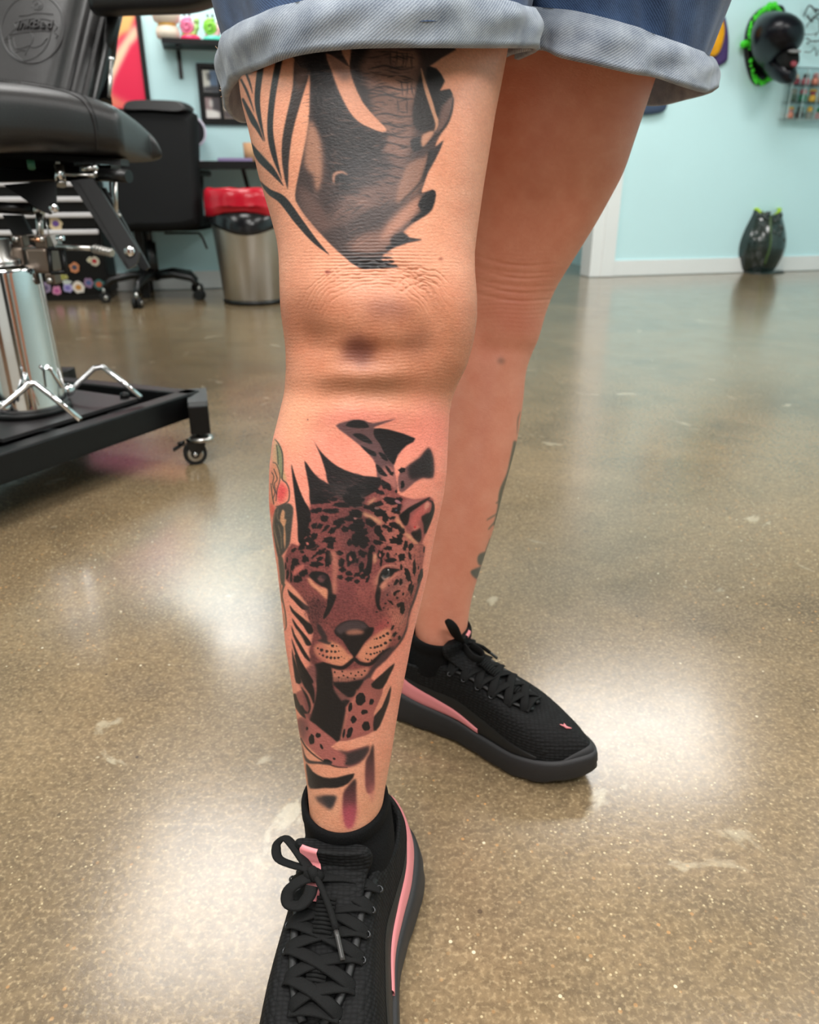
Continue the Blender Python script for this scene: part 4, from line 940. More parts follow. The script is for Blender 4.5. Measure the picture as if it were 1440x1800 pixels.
def grid_obj(name, R, m, parent, closed=True):
    """rows of points -> cloth with a uv in metres"""
    R = np.asarray(R); nr, n = R.shape[:2]
    u = np.concatenate([[0], np.cumsum(np.linalg.norm(np.diff(R[0], axis=0), axis=1))]); v = np.concatenate([[0], np.cumsum(np.linalg.norm(np.diff(R[:, 0], axis=0), axis=1))])
    ucl = u[-1] + np.linalg.norm(R[0, 0] - R[0, -1])
    fcs = []; uvs = []
    for i in range(nr - 1):
        for j in range(n if closed else n - 1):
            jj = (j + 1) % n
            fcs.append((i * n + j, i * n + jj, (i + 1) * n + jj, (i + 1) * n + j))
            u1 = u[jj] if jj else ucl
            uvs += [(u[j], v[i]), (u1, v[i]), (u1, v[i + 1]), (u[j], v[i + 1])]
    me_ = bpy.data.meshes.new(name); me_.from_pydata([tuple(p) for p in R.reshape(-1, 3)], [], fcs)
    me_.uv_layers.new(name='cloth').data.foreach_set('uv', np.array(uvs).ravel())
    me_.polygons.foreach_set('use_smooth', [True] * len(fcs)); me_.materials.append(m)
    o = bpy.data.objects.new(name, me_); col.objects.link(o)
    if parent: o.parent = parent; o.matrix_parent_inverse = parent_matrix(parent).inverted()
    return o
NC = 220
def loop3(rows): return catmull(np.array([tuple(at(*r)) for r in rows]), NC, True)
f_bot = loop3([(396, 160, .615), (417, 133, .560), (462, 112, .510), (522, 91, .485), (604, 80, .474), (681, 77, .468), (767, 77, .474), (850, 78, .505), (905, 78.5, .53), (943, 80, .565), (938, 90, .66), (880, 110, .74), (760, 125, .78), (620, 150, .79), (500, 190, .77), (430, 212, .72), (398, 190, .67)])
f_top = loop3([(391, 78, .610), (403, 55, .560), (450, 28, .505), (522, 4, .482), (604, -9, .470), (681, -15, .464), (767, -18, .470), (850, -8, .50), (905, 6, .527), (936, 15, .565), (932, 20, .66), (880, 30, .74), (760, 40, .78), (620, 55, .79), (500, 85, .77), (430, 105, .72), (398, 98, .67)])
b_bot = loop3([(897, 92, .665), (950, 83, .635), (985, 96, .625), (1048, 110, .62), (1115, 125, .63), (1152, 131, .64), (1200, 147, .655), (1240, 158, .68), (1259, 152, .715), (1250, 160, .77), (1211, 171, .83), (1148, 183, .89), (1050, 172, .93), (950, 152, .91), (885, 130, .83), (872, 110, .73)])
b_top = loop3([(900, 10, .665), (942, 12, .632), (1007, 19, .622), (1060, 31, .618), (1107, 44, .627), (1150, 60, .638), (1198, 78, .655), (1235, 93, .68), (1250, 101, .715), (1244, 108, .77), (1205, 113, .83), (1148, 118, .89), (1050, 110, .93), (950, 85, .91), (885, 60, .83), (876, 30, .73)])
def cuff_rows(top, bot, seed):
    c = (top.mean(0) + bot.mean(0)) / 2
    out = top - top.mean(0); out[:, 2] = 0; out /= np.linalg.norm(out, axis=1)[:, None]
    rg = np.random.default_rng(seed); t = np.linspace(0, 2 * pi, NC, endpoint=False)
    wr = sum(rg.uniform(.3, 1) * np.sin(t * k + rg.uniform(0, 6)) for k in (5, 8, 13, 19)) * .0008
    rows = [top - out * .003, top + out * .0008]
    for s_ in np.linspace(0, 1, 14):
        bulge = .0035 * sin(pi * s_) + .0012 * sin(pi * 2 * s_)
        crease = .0012 * np.sin(t * 9 + 5 * s_) * sin(pi * s_)
        rows.append(top * (1 - s_) + bot * s_ + out * (.002 + bulge + (wr + crease)[:, None]))
    rows.append(bot - out * .001 - np.array([0, 0, .0022]))
    rows.append(bot - out * .0045 - np.array([0, 0, .001]))
    for s_ in (.3, .7, 1.0): rows.append((bot * (1 - s_) + top * s_) - out * .0055)
    return rows
def leg_tube(top, hip_c, hip_r, seed):
    c = top.mean(0); rel = top - c; d = rel.copy(); d[:, 2] = 0; L_ = np.linalg.norm(d, axis=1)
    up = np.array(hip_c) + np.column_stack([d[:, :2] / L_[:, None] * hip_r, np.zeros(NC)])
    out = d / L_[:, None]
    t = np.linspace(0, 2 * pi, NC, endpoint=False); rg = np.random.default_rng(seed); ph = rg.uniform(0, 6, 4)
    rows = []
    for s_ in np.linspace(-.12, 1, 24):
        w = sum(np.sin(t * k + p + 4 * s_) for k, p in zip((4, 7, 11, 15), ph)) * .0012 * min(1, max(s_ + .12, 0) * 5)
        rows.append(top * (1 - s_) + up * s_ - out * (.004 if s_ < .02 else .004 - .010 * min(1, s_ * 3))+ out * w[:, None])
    return rows
shorts = grid_obj('shorts', leg_tube(f_top, (-.045, .79, .86), .135, 3), denim_dark, person)
legb = grid_obj('shorts_leg', leg_tube(b_top, (.178, .89, .86), .135, 5), denim_dark, shorts)
hipm = MB()
rg_ = []
for z, rx, ry in ((.80, .20, .12), (.84, .255, .155), (.90, .245, .155), (.96, .21, .14), (1.02, .18, .125), (1.02, .17, .115)):
    rg_.append([(0.0715 + rx * cos(a) * .886 - ry * sin(a) * .463, .835 + rx * cos(a) * .463 + ry * sin(a) * .886, z) for a in np.linspace(0, 2 * pi, 64, endpoint=False)])
hips = grid_obj('shorts_seat', rg_, denim_dark, shorts)
cf = grid_obj('cuff', cuff_rows(f_top, f_bot, 1), denim_pale, shorts); cf['label'] = 'rolled pale denim cuff'
cb = grid_obj('cuff', cuff_rows(b_top, b_bot, 2), denim_pale, shorts); cb['label'] = 'rolled pale denim cuff'
# loose threads and the stitched edge of the outer side seam
mb = MB(); rg = np.random.default_rng(5)
for k in range(46):
    y = rg.uniform(86, 168); p = at(388 + (y - 86) * .10 + rg.uniform(-2, 2), y, .655 + rg.uniform(-.01, .01))
    q = p + Vector((rg.uniform(-.004, .0005), rg.uniform(-.004, .004), rg.uniform(-.003, .003)))
    mb.tube([p, (p + q) / 2 + Vector((0, 0, rg.uniform(-.001, .001))), q], .00028, n=4)
mb.build('frayed_threads', mat('frayed_thread', (196, 160, 130), rough=.9), shorts)['kind'] = 'stuff'
mb = MB()
mb.tube([at(390 + (y - 86) * .08, y, .648) for y in range(86, 168, 8)], .0022, n=6)
mb.build('seam_edge', mat('rust_seam', (136, 84, 68), rough=.9, bump=.5, bscale=900), shorts)
# ------------------------------------------------------------------ socks and sneakers (children of the person)
def knit_material(name, rgb, scale, strength=0.9):
    m = bpy.data.materials.new(name); m.use_nodes = True
    nt = m.node_tree; N = nt.nodes; L = nt.links; b = N['Principled BSDF']
    b.inputs['Roughness'].default_value = .75; b.inputs['Specular IOR Level'].default_value = .25
    tc = N.new('ShaderNodeTexCoord'); mp = N.new('ShaderNodeMapping'); mp.inputs['Scale'].default_value = (scale * .62, scale, scale)
    L.new(tc.outputs['Object'], mp.inputs['Vector'])
    v = N.new('ShaderNodeTexVoronoi'); v.inputs['Scale'].default_value = 1; v.inputs['Randomness'].default_value = .25; L.new(mp.outputs['Vector'], v.inputs['Vector'])
    r = N.new('ShaderNodeValToRGB'); c = s2l(rgb); r.color_ramp.elements[0].position = .1; r.color_ramp.elements[1].position = .65
    r.color_ramp.elements[0].color = (*[min(1, x * 1.5) for x in c], 1); r.color_ramp.elements[1].color = (*[x * .35 for x in c], 1)
    L.new(v.outputs['Distance'], r.inputs['Fac']); L.new(r.outputs['Color'], b.inputs['Base Color'])
    bp = N.new('ShaderNodeBump'); bp.inputs['Strength'].default_value = strength; bp.inputs['Distance'].default_value = .0012; bp.invert = True
    L.new(v.outputs['Distance'], bp.inputs['Height']); L.new(bp.outputs['Normal'], b.inputs['Normal'])
    return m
M_knit = knit_material('black_knit_mesh', (17, 17, 18), 330)
M_sock = mat('black_sock_rib', (10, 10, 11), rough=.9, bump=.7, bscale=700, spec=.2)
M_lace = mat('black_lace_weave', (15, 15, 15), rough=.8, spec=.25, bump=.5, bscale=1500)
M_sole = mat('dark_grey_sole_foam', (34, 33, 35), rough=.6, bump=.25, bscale=900)
M_smooth = mat('black_synthetic_overlay', (13, 13, 14), rough=.55, bump=.15, bscale=500)
M_pink = mat('pink_synthetic', (226, 138, 142), rough=.5, bump=.15, bscale=600)
M_line = mat('inner_sock_lining', (11, 11, 12), rough=.9, bump=.5, bscale=800)
M_aglet = mat('clear_aglet', (60, 58, 57), rough=.25)
M_eyelet = mat('eyelet_metal', (66, 66, 68), rough=.3, metal=.8)
SOLE = [(0, 0), (.010, .024), (.034, .0375), (.068, .040), (.100, .0365), (.130, .0350), (.165, .0400), (.203, .0455), (.236, .0405), (.262, .0235),
        (.277, .005), (.264, -.0150), (.240, -.0315), (.210, -.0430), (.170, -.0455), (.130, -.0425), (.098, -.0405), (.066, -.0395), (.032, -.0365), (.010, -.0240)]
OPEN = [(.010, 0, .092), (.017, .015, .089), (.036, .0310, .084), (.060, .0345, .079), (.084, .0325, .081), (.105, .0260, .088), (.128, .0195, .0835), (.152, .0170, .0755), (.174, .0140, .0685), (.190, .0090, .0635),
        (.196, .0010, .0615), (.190, -.0080, .0635), (.174, -.0135, .0680), (.152, -.0170, .0745), (.128, -.0200, .0820), (.105, -.0260, .0865), (.084, -.0330, .0805), (.060, -.0350, .0785), (.036, -.0315, .0830), (.017, -.0150, .0885)]
NT = 160
SO = catmull(np.array(SOLE), NT, True); OP = catmull(np.array(OPEN), NT, True)
def z_top(x): return np.interp(x, [0, .03, .09, .15, .20, .25, .277], [.047, .044, .034, .028, .028, .033, .041])
def z_bot(x): return np.where(x > .19, .014 * ((x - .19) / .087) ** 2, 0) + np.where(x < .03, .008 * ((.03 - x) / .03) ** 2, 0)
def inset(P, d):
    t = np.roll(P, -1, 0) - np.roll(P, 1, 0); n = np.column_stack([t[:, 1], -t[:, 0]]); n /= np.linalg.norm(n, axis=1)[:, None]
    n *= np.sign(((P - [.14, 0]) * n).sum(1).mean())
    return P + n * (d[:, None] if hasattr(d, '__len__') else d)
def upper_pt(v, off=0.0, idx=None):
    B = np.column_stack([inset(SO, -.0035), z_top(SO[:, 0]) - .003]); T = OP
    C = B * .86 + T * .14; C[:, 2] = B[:, 2] + (T[:, 2] - B[:, 2]) * (.72 + .22 * np.clip((SO[:, 0] - .12) / .1, 0, 1))
    back = np.clip((.05 - SO[:, 0]) / .05, 0, 1)
    C[:, :2] += back[:, None] * np.column_stack([np.full(NT, -.004), np.zeros(NT)])
    v = np.asarray(v)[:, None] if hasattr(v, '__len__') else v
    P = (1 - v) ** 2 * B + 2 * v * (1 - v) * C + v ** 2 * T
    if off:
        c = np.array([.13, 0, .035]); d = (P - c) * [.35, 1, 1]; P = P + d / np.linalg.norm(d, axis=1)[:, None] * off
    return P
def lace_band(pts, parent_mb, w=.0046, th=.20):
    P = catmull(np.array(pts), max(8, len(pts) * 5)); parent_mb.tube([Vector(p) for p in P], w, n=8, flat=th, up=(0, 0, 1))

def make_sneaker(name, heel, direction, side, scale, style, label, wide=1.0, roll=0.0):
    d = Vector((direction[0], direction[1], 0)).normalized(); y = Vector((0, 0, 1)).cross(d) * side
    M = Matrix(((d.x, y.x, 0, heel[0]), (d.y, y.y, 0, heel[1]), (0, 0, 1, 0), (0, 0, 0, 1))) @ Matrix.Scale(scale, 4)
    def W(P): return [tuple(M @ Vector((p[0], p[1] * wide - roll * max(0, p[2] - .03), p[2]))) for p in P]
    def fin(mb, nm, m, parent, lab=None):
        mb.v = W(mb.v); o = mb.build(nm, m, parent)
        if lab: o['label'] = lab
        return o
    # upper
    mb = MB()
    rows = [upper_pt(v) for v in np.linspace(0, 1, 16)]
    inn = np.column_stack([inset(OP[:, :2], -.002), OP[:, 2] + .0012]); inn2 = np.column_stack([inset(OP[:, :2], -.0045), OP[:, 2] - .002]); inn3 = np.column_stack([inset(OP[:, :2], -.005), OP[:, 2] - .02])
    mb.rings([[Vector(p) for p in r] for r in rows + [inn, inn2, inn3]], cap=False)
    up = fin(mb, name, M_knit, person, label)
    # sole
    mb = MB(); x = SO[:, 0]; zb, zt = z_bot(x), z_top(x); fl = .0055 * np.clip((.075 - x) / .07, 0, 1) + .0015
    notch = .0016 * np.clip(np.sin(x * 210), 0, 1)
    R = [np.column_stack([inset(SO, -.008), zb + .0]), np.column_stack([inset(SO, fl * .4 - .002), zb + .001 + notch]), np.column_stack([inset(SO, fl), zb + .006 + notch]), np.column_stack([inset(SO, fl * .8 - .0006), zb * .7 + zt * .3 + .004]), np.column_stack([inset(SO, fl * .6 + .0005), zt * .55 + zb * .45]), np.column_stack([inset(SO, fl * .35), zt * .85 + .0008]), np.column_stack([inset(SO, -.001), zt]), np.column_stack([inset(SO, -.006), zt - .001])]
    mb.rings([[Vector(p) for p in r] for r in R])
    fin(mb, 'sole', M_sole, up)
    # smooth overlay along the midfoot, pink wedges over the heel, grey toe guard
    def patch(nm, m, i0, i1, v0, v1, off, lab=None, k=6):
        mb = MB(); idx = [i % NT for i in range(i0, i1 + 1)]; rows = []
        for q in np.linspace(0, 1, k):
            v = np.array([v0(t) * (1 - q) + v1(t) * q for t in np.linspace(0, 1, len(idx))])
            full = np.zeros(NT); full[idx] = v
            edge = off * (0.25 if q in (0, 1) else 1)
            rows.append(upper_pt(full, edge)[idx])
        mb.rings([[Vector(p) for p in r] for r in rows], closed=False, cap=False)
        return fin(mb, nm, m, up, lab)
    patch('side_overlay', M_smooth, 4, 62, lambda t: .02, lambda t: .60 - .52 * t ** 1.5, .0011)
    patch('side_overlay', M_smooth, 98, 156, lambda t: .02, lambda t: .08 + .52 * t ** .7, .0011)
    patch('heel_stripe', M_pink, 6, 46, lambda t: .02 + .02 * t, lambda t: .10 + .66 * (1 - t) ** 1.2 * min(1, t * 7 + .45), .0024, 'pink wedge on the heel side')
    patch('heel_stripe', M_pink, 114, 154, lambda t: .04 - .02 * t, lambda t: .10 + .66 * t ** 1.2 * min(1, (1 - t) * 7 + .45), .0024, 'pink wedge on the heel side')
    patch('toe_guard', M_sole, 68, 92, lambda t: .0, lambda t: .16 * sin(pi * t) + .02, .0016)
    # lining and tongue
    mb = MB()
    mb.rings([[Vector((x_, y_, z_)) for x_, y_, z_ in zip(*np.column_stack([inset(OP[:, :2], -k), OP[:, 2] - q]).T)] for k, q in ((.0046, .001), (.0060, .004), (.0068, .012), (.008, .024))], cap=False)
    fin(mb, 'collar_lining', M_line, up)
    tl = [(.204, .0595, .008), (.185, .066, .0125), (.16, .0755, .0175), (.135, .0865, .0205), (.115, .097, .023), (.110, .1020, .0265), (.1075, .1085, .0275), (.1065, .1125, .0245)]
    tl = catmull(np.array(tl), 22); R = []
    for i, (xx, zz, hw) in enumerate(tl):
        tx = tl[min(i + 1, 21)] - tl[max(i - 1, 0)]; n = Vector((-tx[1], 0, tx[0])).normalized() * (1 if tx[0] < 0 else 1)
        if n.z < 0: n = -n
        th = .0028 + .0062 * max(0, (i - 11) / 10) * (1.0 if i < 20 else .8 if i < 21 else .5)
        R.append([Vector((xx, hw * cos(a), zz)) + n * (th * sin(a) - .0028 * (cos(a)) ** 2) for a in np.linspace(0, 2 * pi, 24, endpoint=False)])
    mb = MB(); mb.rings(R); tg = fin(mb, 'tongue', M_knit, up)
    # pink tab folded over the tongue's top
    mb = MB(); rows = []
    for i in range(9 if style == 'near' else 15, 22):
        xx, zz, hw = tl[i]; tx = tl[min(i + 1, 21)] - tl[max(i - 1, 0)]; n = Vector((-tx[1], 0, tx[0])).normalized()
        if n.z < 0: n = -n
        th = .0028 + .0062 * max(0, (i - 11) / 10) * (1.0 if i < 20 else .8 if i < 21 else .5)
        rows.append([Vector((xx, hw * c, zz)) + n * (th * sqrt(1 - c * c) - .0028 * c * c + .0008) for c in np.linspace(-.78, -.30, 7)])
    rows.append([p + Vector((-.006, 0, -.003)) for p in rows[-1]])
    mb.rings(rows, closed=False, cap=False)
    fin(mb, 'tongue_tab', M_pink, up, 'pink tab on the tongue')
    # eyestays, eyelets, laces
    ex = [.187, .171, .1555, .140, .125, .110]
    def edge(xv, s_):
        k = [i for i in range(NT) if (OP[i, 1] > 0) == (s_ > 0)]
        j = min(k, key=lambda i: abs(OP[i, 0] - xv)); p = upper_pt(.90, .0016)[j]; return np.array(p)
    for s_ in (1, -1):
        mb = MB(); mb.tube([Vector(edge(q, s_) + [0, -.002 * s_, .0008]) for q in np.linspace(.192, .106, 14)], .0028, n=8, flat=.5)
        fin(mb, 'eyestay', M_smooth, up)
        for q in ex:
            p = edge(q, s_); mb = MB(); nrm = Vector((.25, .45 * s_, .85))
            nn, bb = frame_of(nrm); c = Vector(p) + nrm.normalized() * .0005 + Vector((0, .0035 * s_, -.0016))
            mb.tube([c + nn * (.0021 * cos(a)) + bb * (.0021 * sin(a)) for a in np.linspace(0, 2 * pi, 13)], .0007, n=5, cap=False)
            fin(mb, 'eyelet', M_eyelet, up)
    for i in range(5):
        for s_ in (1, -1):
            a = edge(ex[i], s_) + [0, .0025 * s_, .0002]; b_ = edge(ex[i + 1], -s_) + [0, -.0025 * s_, .0002]
            lift = .0060 + (.0018 if s_ > 0 else 0)
            mid = (a + b_) / 2; mid[1] = 0; mid[2] = max(a[2], b_[2]) + lift * .62
            mb = MB(); lace_band([a + [0, .001 * s_, -.0012], a * .75 + mid * .25 + [0, 0, lift * .38], mid, b_ * .75 + mid * .25 + [0, 0, lift * .35], b_ + [0, -.001 * s_, -.0016]], mb)
            fin(mb, 'lace', M_lace, up)
    a, b_ = edge(ex[0], 1), edge(ex[0], -1)
    mb = MB(); lace_band([a + [.001, .003, 0], (a * .7 + b_ * .3) + [.001, 0, .004], (a * .3 + b_ * .7) + [.001, 0, .004], b_ + [.001, -.003, 0]], mb); fin(mb, 'lace', M_lace, up)
    for xx, zz in ((.1885, .0712), (.146, .0888)):
        mb = MB()
        for k in range(9):
            q = k / 8 - .5; mb.tube([Vector((xx + q * .020, yy, zz - q * .0085 + (.0005 if k % 2 else 0))) for yy in (-.0115, -.009, -.006, -.0035) ] if False else [Vector((xx + q * .020, -.0062, zz - q * .0085)), Vector((xx + q * .020, 0, zz - q * .0085 + .0008)), Vector((xx + q * .020, .0062, zz - q * .0085))], .0014, n=6)
        fin(mb, 'lace_keeper', M_lace, up)
    kx, kz = (.124, .1000) if style == 'near' else (.1085, .1045)
    K = Vector((kx, -.010 if style == 'near' else -.004, kz))
    for s_ in (1, -1):
        a = edge(ex[5], s_)
        mb = MB(); lace_band([a + [0, .0025 * s_, -.001], a * .6 + np.array(K) * .4 + [-.001, 0, .004], np.array(K) + [0, 0, -.001]], mb); fin(mb, 'lace', M_lace, up)
    mb = MB(); mb.ball(K + Vector((0, 0, .001)), .0062, scale=(.9, 1.15, .8))
    mb.tube([K + Vector((-.005, -.003, .001)), K + Vector((0, 0, .0065)), K + Vector((.005, .003, .001))], .0036, n=8, flat=.6); fin(mb, 'lace_knot', M_lace, up)
    def bow(P, w=.0040):
        mb = MB(); Q = catmull(np.array([tuple(K + Vector(p)) for p in P]), 34); mb.tube([Vector(p) for p in Q], w, n=8, flat=.34, up=(0, 0, 1) if style == 'near' else (.3, 1, .2)); fin(mb, 'lace_bow', M_lace, up)
    def end(P):
        Q = catmull(np.array([tuple(K + Vector(p)) for p in P]), 20); mb = MB(); mb.tube([Vector(p) for p in Q[:15]], .0022, n=8); fin(mb, 'lace_end', M_lace, up)
        mb = MB(); mb.tube([Vector(p) for p in Q[14:]], .0017, n=8); fin(mb, 'aglet', M_aglet, up)
    if style == 'near':
        bow([(0, 0, .001), (-.008, -.008, .004), (-.018, -.018, .008), (-.025, -.026, .006), (-.022, -.032, .001), (-.013, -.029, -.002), (-.007, -.017, .000), (-.003, -.006, .003), (0, 0, .002)], .0034)
        bow([(.002, -.001, .001), (.006, -.008, .000), (.012, -.015, -.004), (.019, -.014, -.008), (.020, -.006, -.007), (.014, -.001, -.004), (.008, .0, -.001)], .0046)
        end([(.002, .002, .002), (.014, .010, .002), (.030, .019, -.006), (.050, .027, -.016)])
    else:
        bow([(0, 0, .002), (-.002, .010, .016), (-.003, .018, .030), (.000, .026, .038), (.006, .026, .034), (.006, .018, .020), (.004, .008, .008), (0, 0, .002)], .0052)
        bow([(0, 0, .0), (.012, .010, .001), (.024, .014, -.003), (.030, .004, -.008), (.022, -.006, -.008), (.010, -.004, -.002)], .0045)
        end([(.0, -.002, .001), (.004, -.014, -.004), (.002, -.026, -.012), (-.006, -.036, -.020)])
        end([(.002, -.002, .001), (.016, -.014, -.006), (.022, -.022, -.015), (.030, -.030, -.026)])
    # leaping emblem on the toe box
    mb = MB()
    def toe_pt(a, bq):
        P = upper_pt(.62 + bq, .0012)[(NT // 2 + int(a)) % NT]; return Vector(P)
    mb.tube([toe_pt(-3, .02), toe_pt(-2.4, -.02), toe_pt(-2, -.05), toe_pt(0, -.09)], [.0005, .0012, .0014, .0006], n=6)
    mb.tube([toe_pt(-2, -.045), toe_pt(-1, -.01), toe_pt(0, .01)], [.0011, .0010, .0004], n=6)
    fin(mb, 'toe_emblem', M_pink, up, 'small pink leaping emblem')
    return up, M
near, Mn = make_sneaker('sneaker', (-.029, .553), (-.15, -.99), 1, 1.06, 'near', 'black knit sneaker on the near foot', 1.10, .19)
far, Mf = make_sneaker('sneaker', (-.036, .809), (.82, -.57), -1, 1.05, 'far', 'black knit sneaker on the far foot')
def sock(rows):
    mb = MB(); R = []
    for z, cx, cy, rx, ry in rows: R.append([(cx + rx * cos(a), cy + ry * sin(a), z) for a in np.linspace(0, 2 * pi, 72, endpoint=False)])
    mb.rings(R, cap=False); return mb.build('sock', M_sock, person)
def rim(z, cx, cy, rx, ry): return [(z - .004, cx, cy, rx - .0035, ry - .0035), (z + .0005, cx, cy, rx - .002, ry - .002), (z + .001, cx, cy, rx + .0005, ry + .0005), (z - .002, cx, cy, rx + .002, ry + .002), (z - .010, cx, cy, rx + .002, ry + .002), (z - .012, cx, cy, rx + .0012, ry + .0012)]
c1 = at(607, 1425, .638); c2 = at(608, 1500, .650)
sock(rim(.128, c1.x, c1.y + .003, .0345, .0415) + [(.110, c1.x + .002, c1.y + .002, .037, .045), (.090, c2.x + .005, c2.y + .0, .037, .050), (.065, c2.x + .008, c2.y, .034, .05)])
c1 = at(772, 1125, .908); c2 = at(772, 1155, .908)
sock(rim(.116, c1.x + .001, c1.y - .001, .0355, .0425) + [(.098, c1.x + .001, c1.y - .002, .0355, .044), (.080, c2.x - .004, c2.y + .002, .034, .042), (.06, c2.x - .006, c2.y + .004, .029, .036)])
# ------------------------------------------------------------------ black tattoo client chair on the left
def leather(name, rgb, rough, bump=.5, bscale=420):
    m = mat(name, rgb, rough=rough, bump=bump, bscale=bscale, var=.08, vscale=9, spec=.5)
    return m
M_leather = leather('black_leather', (28, 26, 27), .38)
M_stitch = mat('black_thread', (22, 21, 22), rough=.7)
M_black = mat('black_powder_coat', (11, 11, 12), rough=.42, spec=.3, bump=.15, bscale=600)
M_blackp = mat('black_plastic', (9, 9, 10), rough=.35)
M_chrome = mat('polished_chrome', (225, 226, 228), rough=.06, metal=1.0, var=0.02)
M_steel = mat('satin_steel', (186, 184, 180), rough=.28, metal=1.0, var=.05)
M_pewter = mat('bronzed_steel', (116, 104, 94), rough=.36, metal=.9, var=.10, vscale=30)
M_frame_top = mat('grey_black_steel', (44, 41, 42), rough=.45, metal=.3)
M_rubber = mat('black_rubber', (11, 11, 11), rough=.7)

base0 = ground(50, 735)
chair = empty('tattoo_chair', (base0.x, base0.y, 0))
tag(chair, 'black leather tattoo client chair with chrome column on a wheeled steel base', 'chair')
LZ = Vector((0, 0, 1))
ZT = .150                                               # top of the base frame
C0 = ground(352, 686, ZT); Cn = ground(-20, 805, ZT); Cb = ground(110, 662, ZT)
du = (Cn - C0); du.normalize(); dw = (Cb - C0); dw.normalize()
def beam(name, A, B, w, h, m=M_black, parent=chair, off=0.0):
    A, B = Vector(A), Vector(B); t = (B - A); L_ = t.length; R = rot_to(t)
    mb = MB(); mb.box((A + B) / 2 + Vector((0, 0, -h / 2 + off)), (L_, w, h), rot=R, bevel=min(w, h) * .10)
    return mb.build(name, m, parent)
n_in = Vector((-du.y, du.x, 0));
if n_in.dot(dw) < 0: n_in = -n_in
LB = .98; WB = .47
A1 = C0 + du * LB
beam('base_rail', C0 + n_in * .02, A1 + n_in * .02, .040, .058)
beam('base_rail', C0 + dw * WB, A1 + dw * WB, .040, .058)
beam('base_crossbar', C0 + dw * .0 + du * .02, C0 + dw * WB + du * .02, .040, .058)
beam('base_crossbar', A1, A1 + dw * WB, .040, .058)
beam('base_crossbar', C0 + du * .20 + n_in * .03, C0 + du * .34 + dw * WB, .036, .040, off=-.002)
cc = base0 + Vector((0, 0, 0)); COL = Vector((ground(52, 728, ZT).x, ground(52, 728, ZT).y, 0))
# pan under the frame and the column plate
mb = MB()
mb.prism([C0 + du * .03 + Vector((0, 0, -.056)), A1 - du * .03 + Vector((0, 0, -.056)), A1 + dw * WB + Vector((0, 0, -.056)), C0 + dw * WB + Vector((0, 0, -.056))], (0, 0, .006)); mb.build('base_pan', M_black, chair)
mb = MB(); hs = .155
mb.prism([COL + du * hs + n_in * -.13 + LZ * (ZT + .002), COL + du * hs + n_in * .15 + LZ * (ZT + .002), COL - du * hs * 1.05 + n_in * .10 + LZ * (ZT + .002), COL - du * hs * 1.15 + n_in * -.13 + LZ * (ZT + .002)], (0, 0, .007)); mb.build('base_plate', M_frame_top, chair)
for s_, a in ((-.17, .02), (.17, .02)):
    p = COL + du * s_ + n_in * -.10 + LZ * (ZT + .009); mb = MB(); mb.disc(p, (0, 0, 1), .011, .010, 8); mb.build('bolt', M_black, chair)
# column
mb = MB(); mb.lathe([(.080, ZT + .009), (.080, .16 + .02), (.0785, .19), (.0735, .44), (.0735, .445), (.069, .452), (.02, .454)], c=(COL.x, COL.y, 0), n=64); mb.build('column', M_chrome, chair)
mb = MB(); mb.lathe([(.040, .452), (.040, .462), (.028, .468), (.028, .50), (.018, .50)], c=(COL.x, COL.y, 0), n=32); mb.build('column_collar', M_steel, chair)
mb = MB(); mb.lathe([(.086, ZT + .009), (.086, ZT + .020), (.079, ZT + .022)], c=(COL.x, COL.y, 0), n=48); mb.build('column_ring', M_black, chair)
# corner arms with legs and casters
def corner(P, out, wheel_dir):
    out = Vector(out).normalized(); e = P + out * .105
    mb = MB(); mb.prism([P + LZ * 0, P + LZ * -.058, e + LZ * -.066, e + LZ * -.012], Vector((-out.y, out.x, 0)) * .044); mb.v = [tuple(Vector(v) - Vector((-out.y, out.x, 0)) * .022) for v in mb.v]
    arm = mb.build('base_arm', M_black, chair)
    top = e + out * .004
    mb = MB(); mb.box(top + LZ * -.042, (.044, .044, .066), rot=rot_to(out), bevel=.003); mb.build('base_leg', M_black, chair)
    g = Vector((top.x, top.y, 0))
    mb = MB(); mb.tube([g + LZ * .086, g + LZ * .060], .0115, n=14); st_ = mb.build('caster_stem', M_blackp, chair)
    wd = Vector(wheel_dir).normalized(); ax = Vector((-wd.y, wd.x, 0)); wc = g + wd * -.018 + LZ * .0265
    cs_ = MB(); cs_.tube([wc + ax * -.011, wc + ax * .011], .0265, n=28); o = cs_.build('caster', M_rubber, chair)
    for s_ in (1, -1):
        mb = MB(); mb.disc(wc + ax * (.0108 * s_), ax * s_, .0185, .0022, 24); mb.build('hub_ring', M_steel, o)
        mb = MB(); mb.disc(wc + ax * (.0118 * s_), ax * s_, .010, .003, 18); mb.build('hub_cover', M_blackp, o)
        mb = MB(); mb.disc(wc + ax * (.0138 * s_), ax * s_, .0048, .003, 10); mb.build('axle_nut', M_chrome, o)
        mb = MB(); mb.prism([wc + ax * (.0135 * s_) + Vector(v) for v in (wd * -.018 + LZ * .030, wd * .026 + LZ * .030, wd * .022 + LZ * .012, wd * .006 + LZ * -.004, wd * -.010 + LZ * .006)], ax * (.002 * s_)); mb.build('fork', M_blackp, o)
    mb = MB(); mb.lathe([(.006, .054), (.026, .056), (.029, .061), (.024, .066), (.010, .068)], c=(g.x, g.y, 0)); mb.build('swivel', M_steel, o)
    mb = MB(); mb.box(wc + wd * -.034 + LZ * .018, (.030, .020, .004), rot=rot_to(wd * -1 + LZ * -.55), bevel=.001); mb.tube([wc + wd * -.020 + LZ * .028, wc + wd * -.036 + LZ * .024], .004, n=8); mb.build('brake_pedal', M_blackp, o)
    return o
foot = ground(367, 838); odir = (foot - Vector((C0.x, C0.y, 0))).normalized()
corner(C0 + du * -.010 + n_in * .02, odir, (.96, .30, 0))
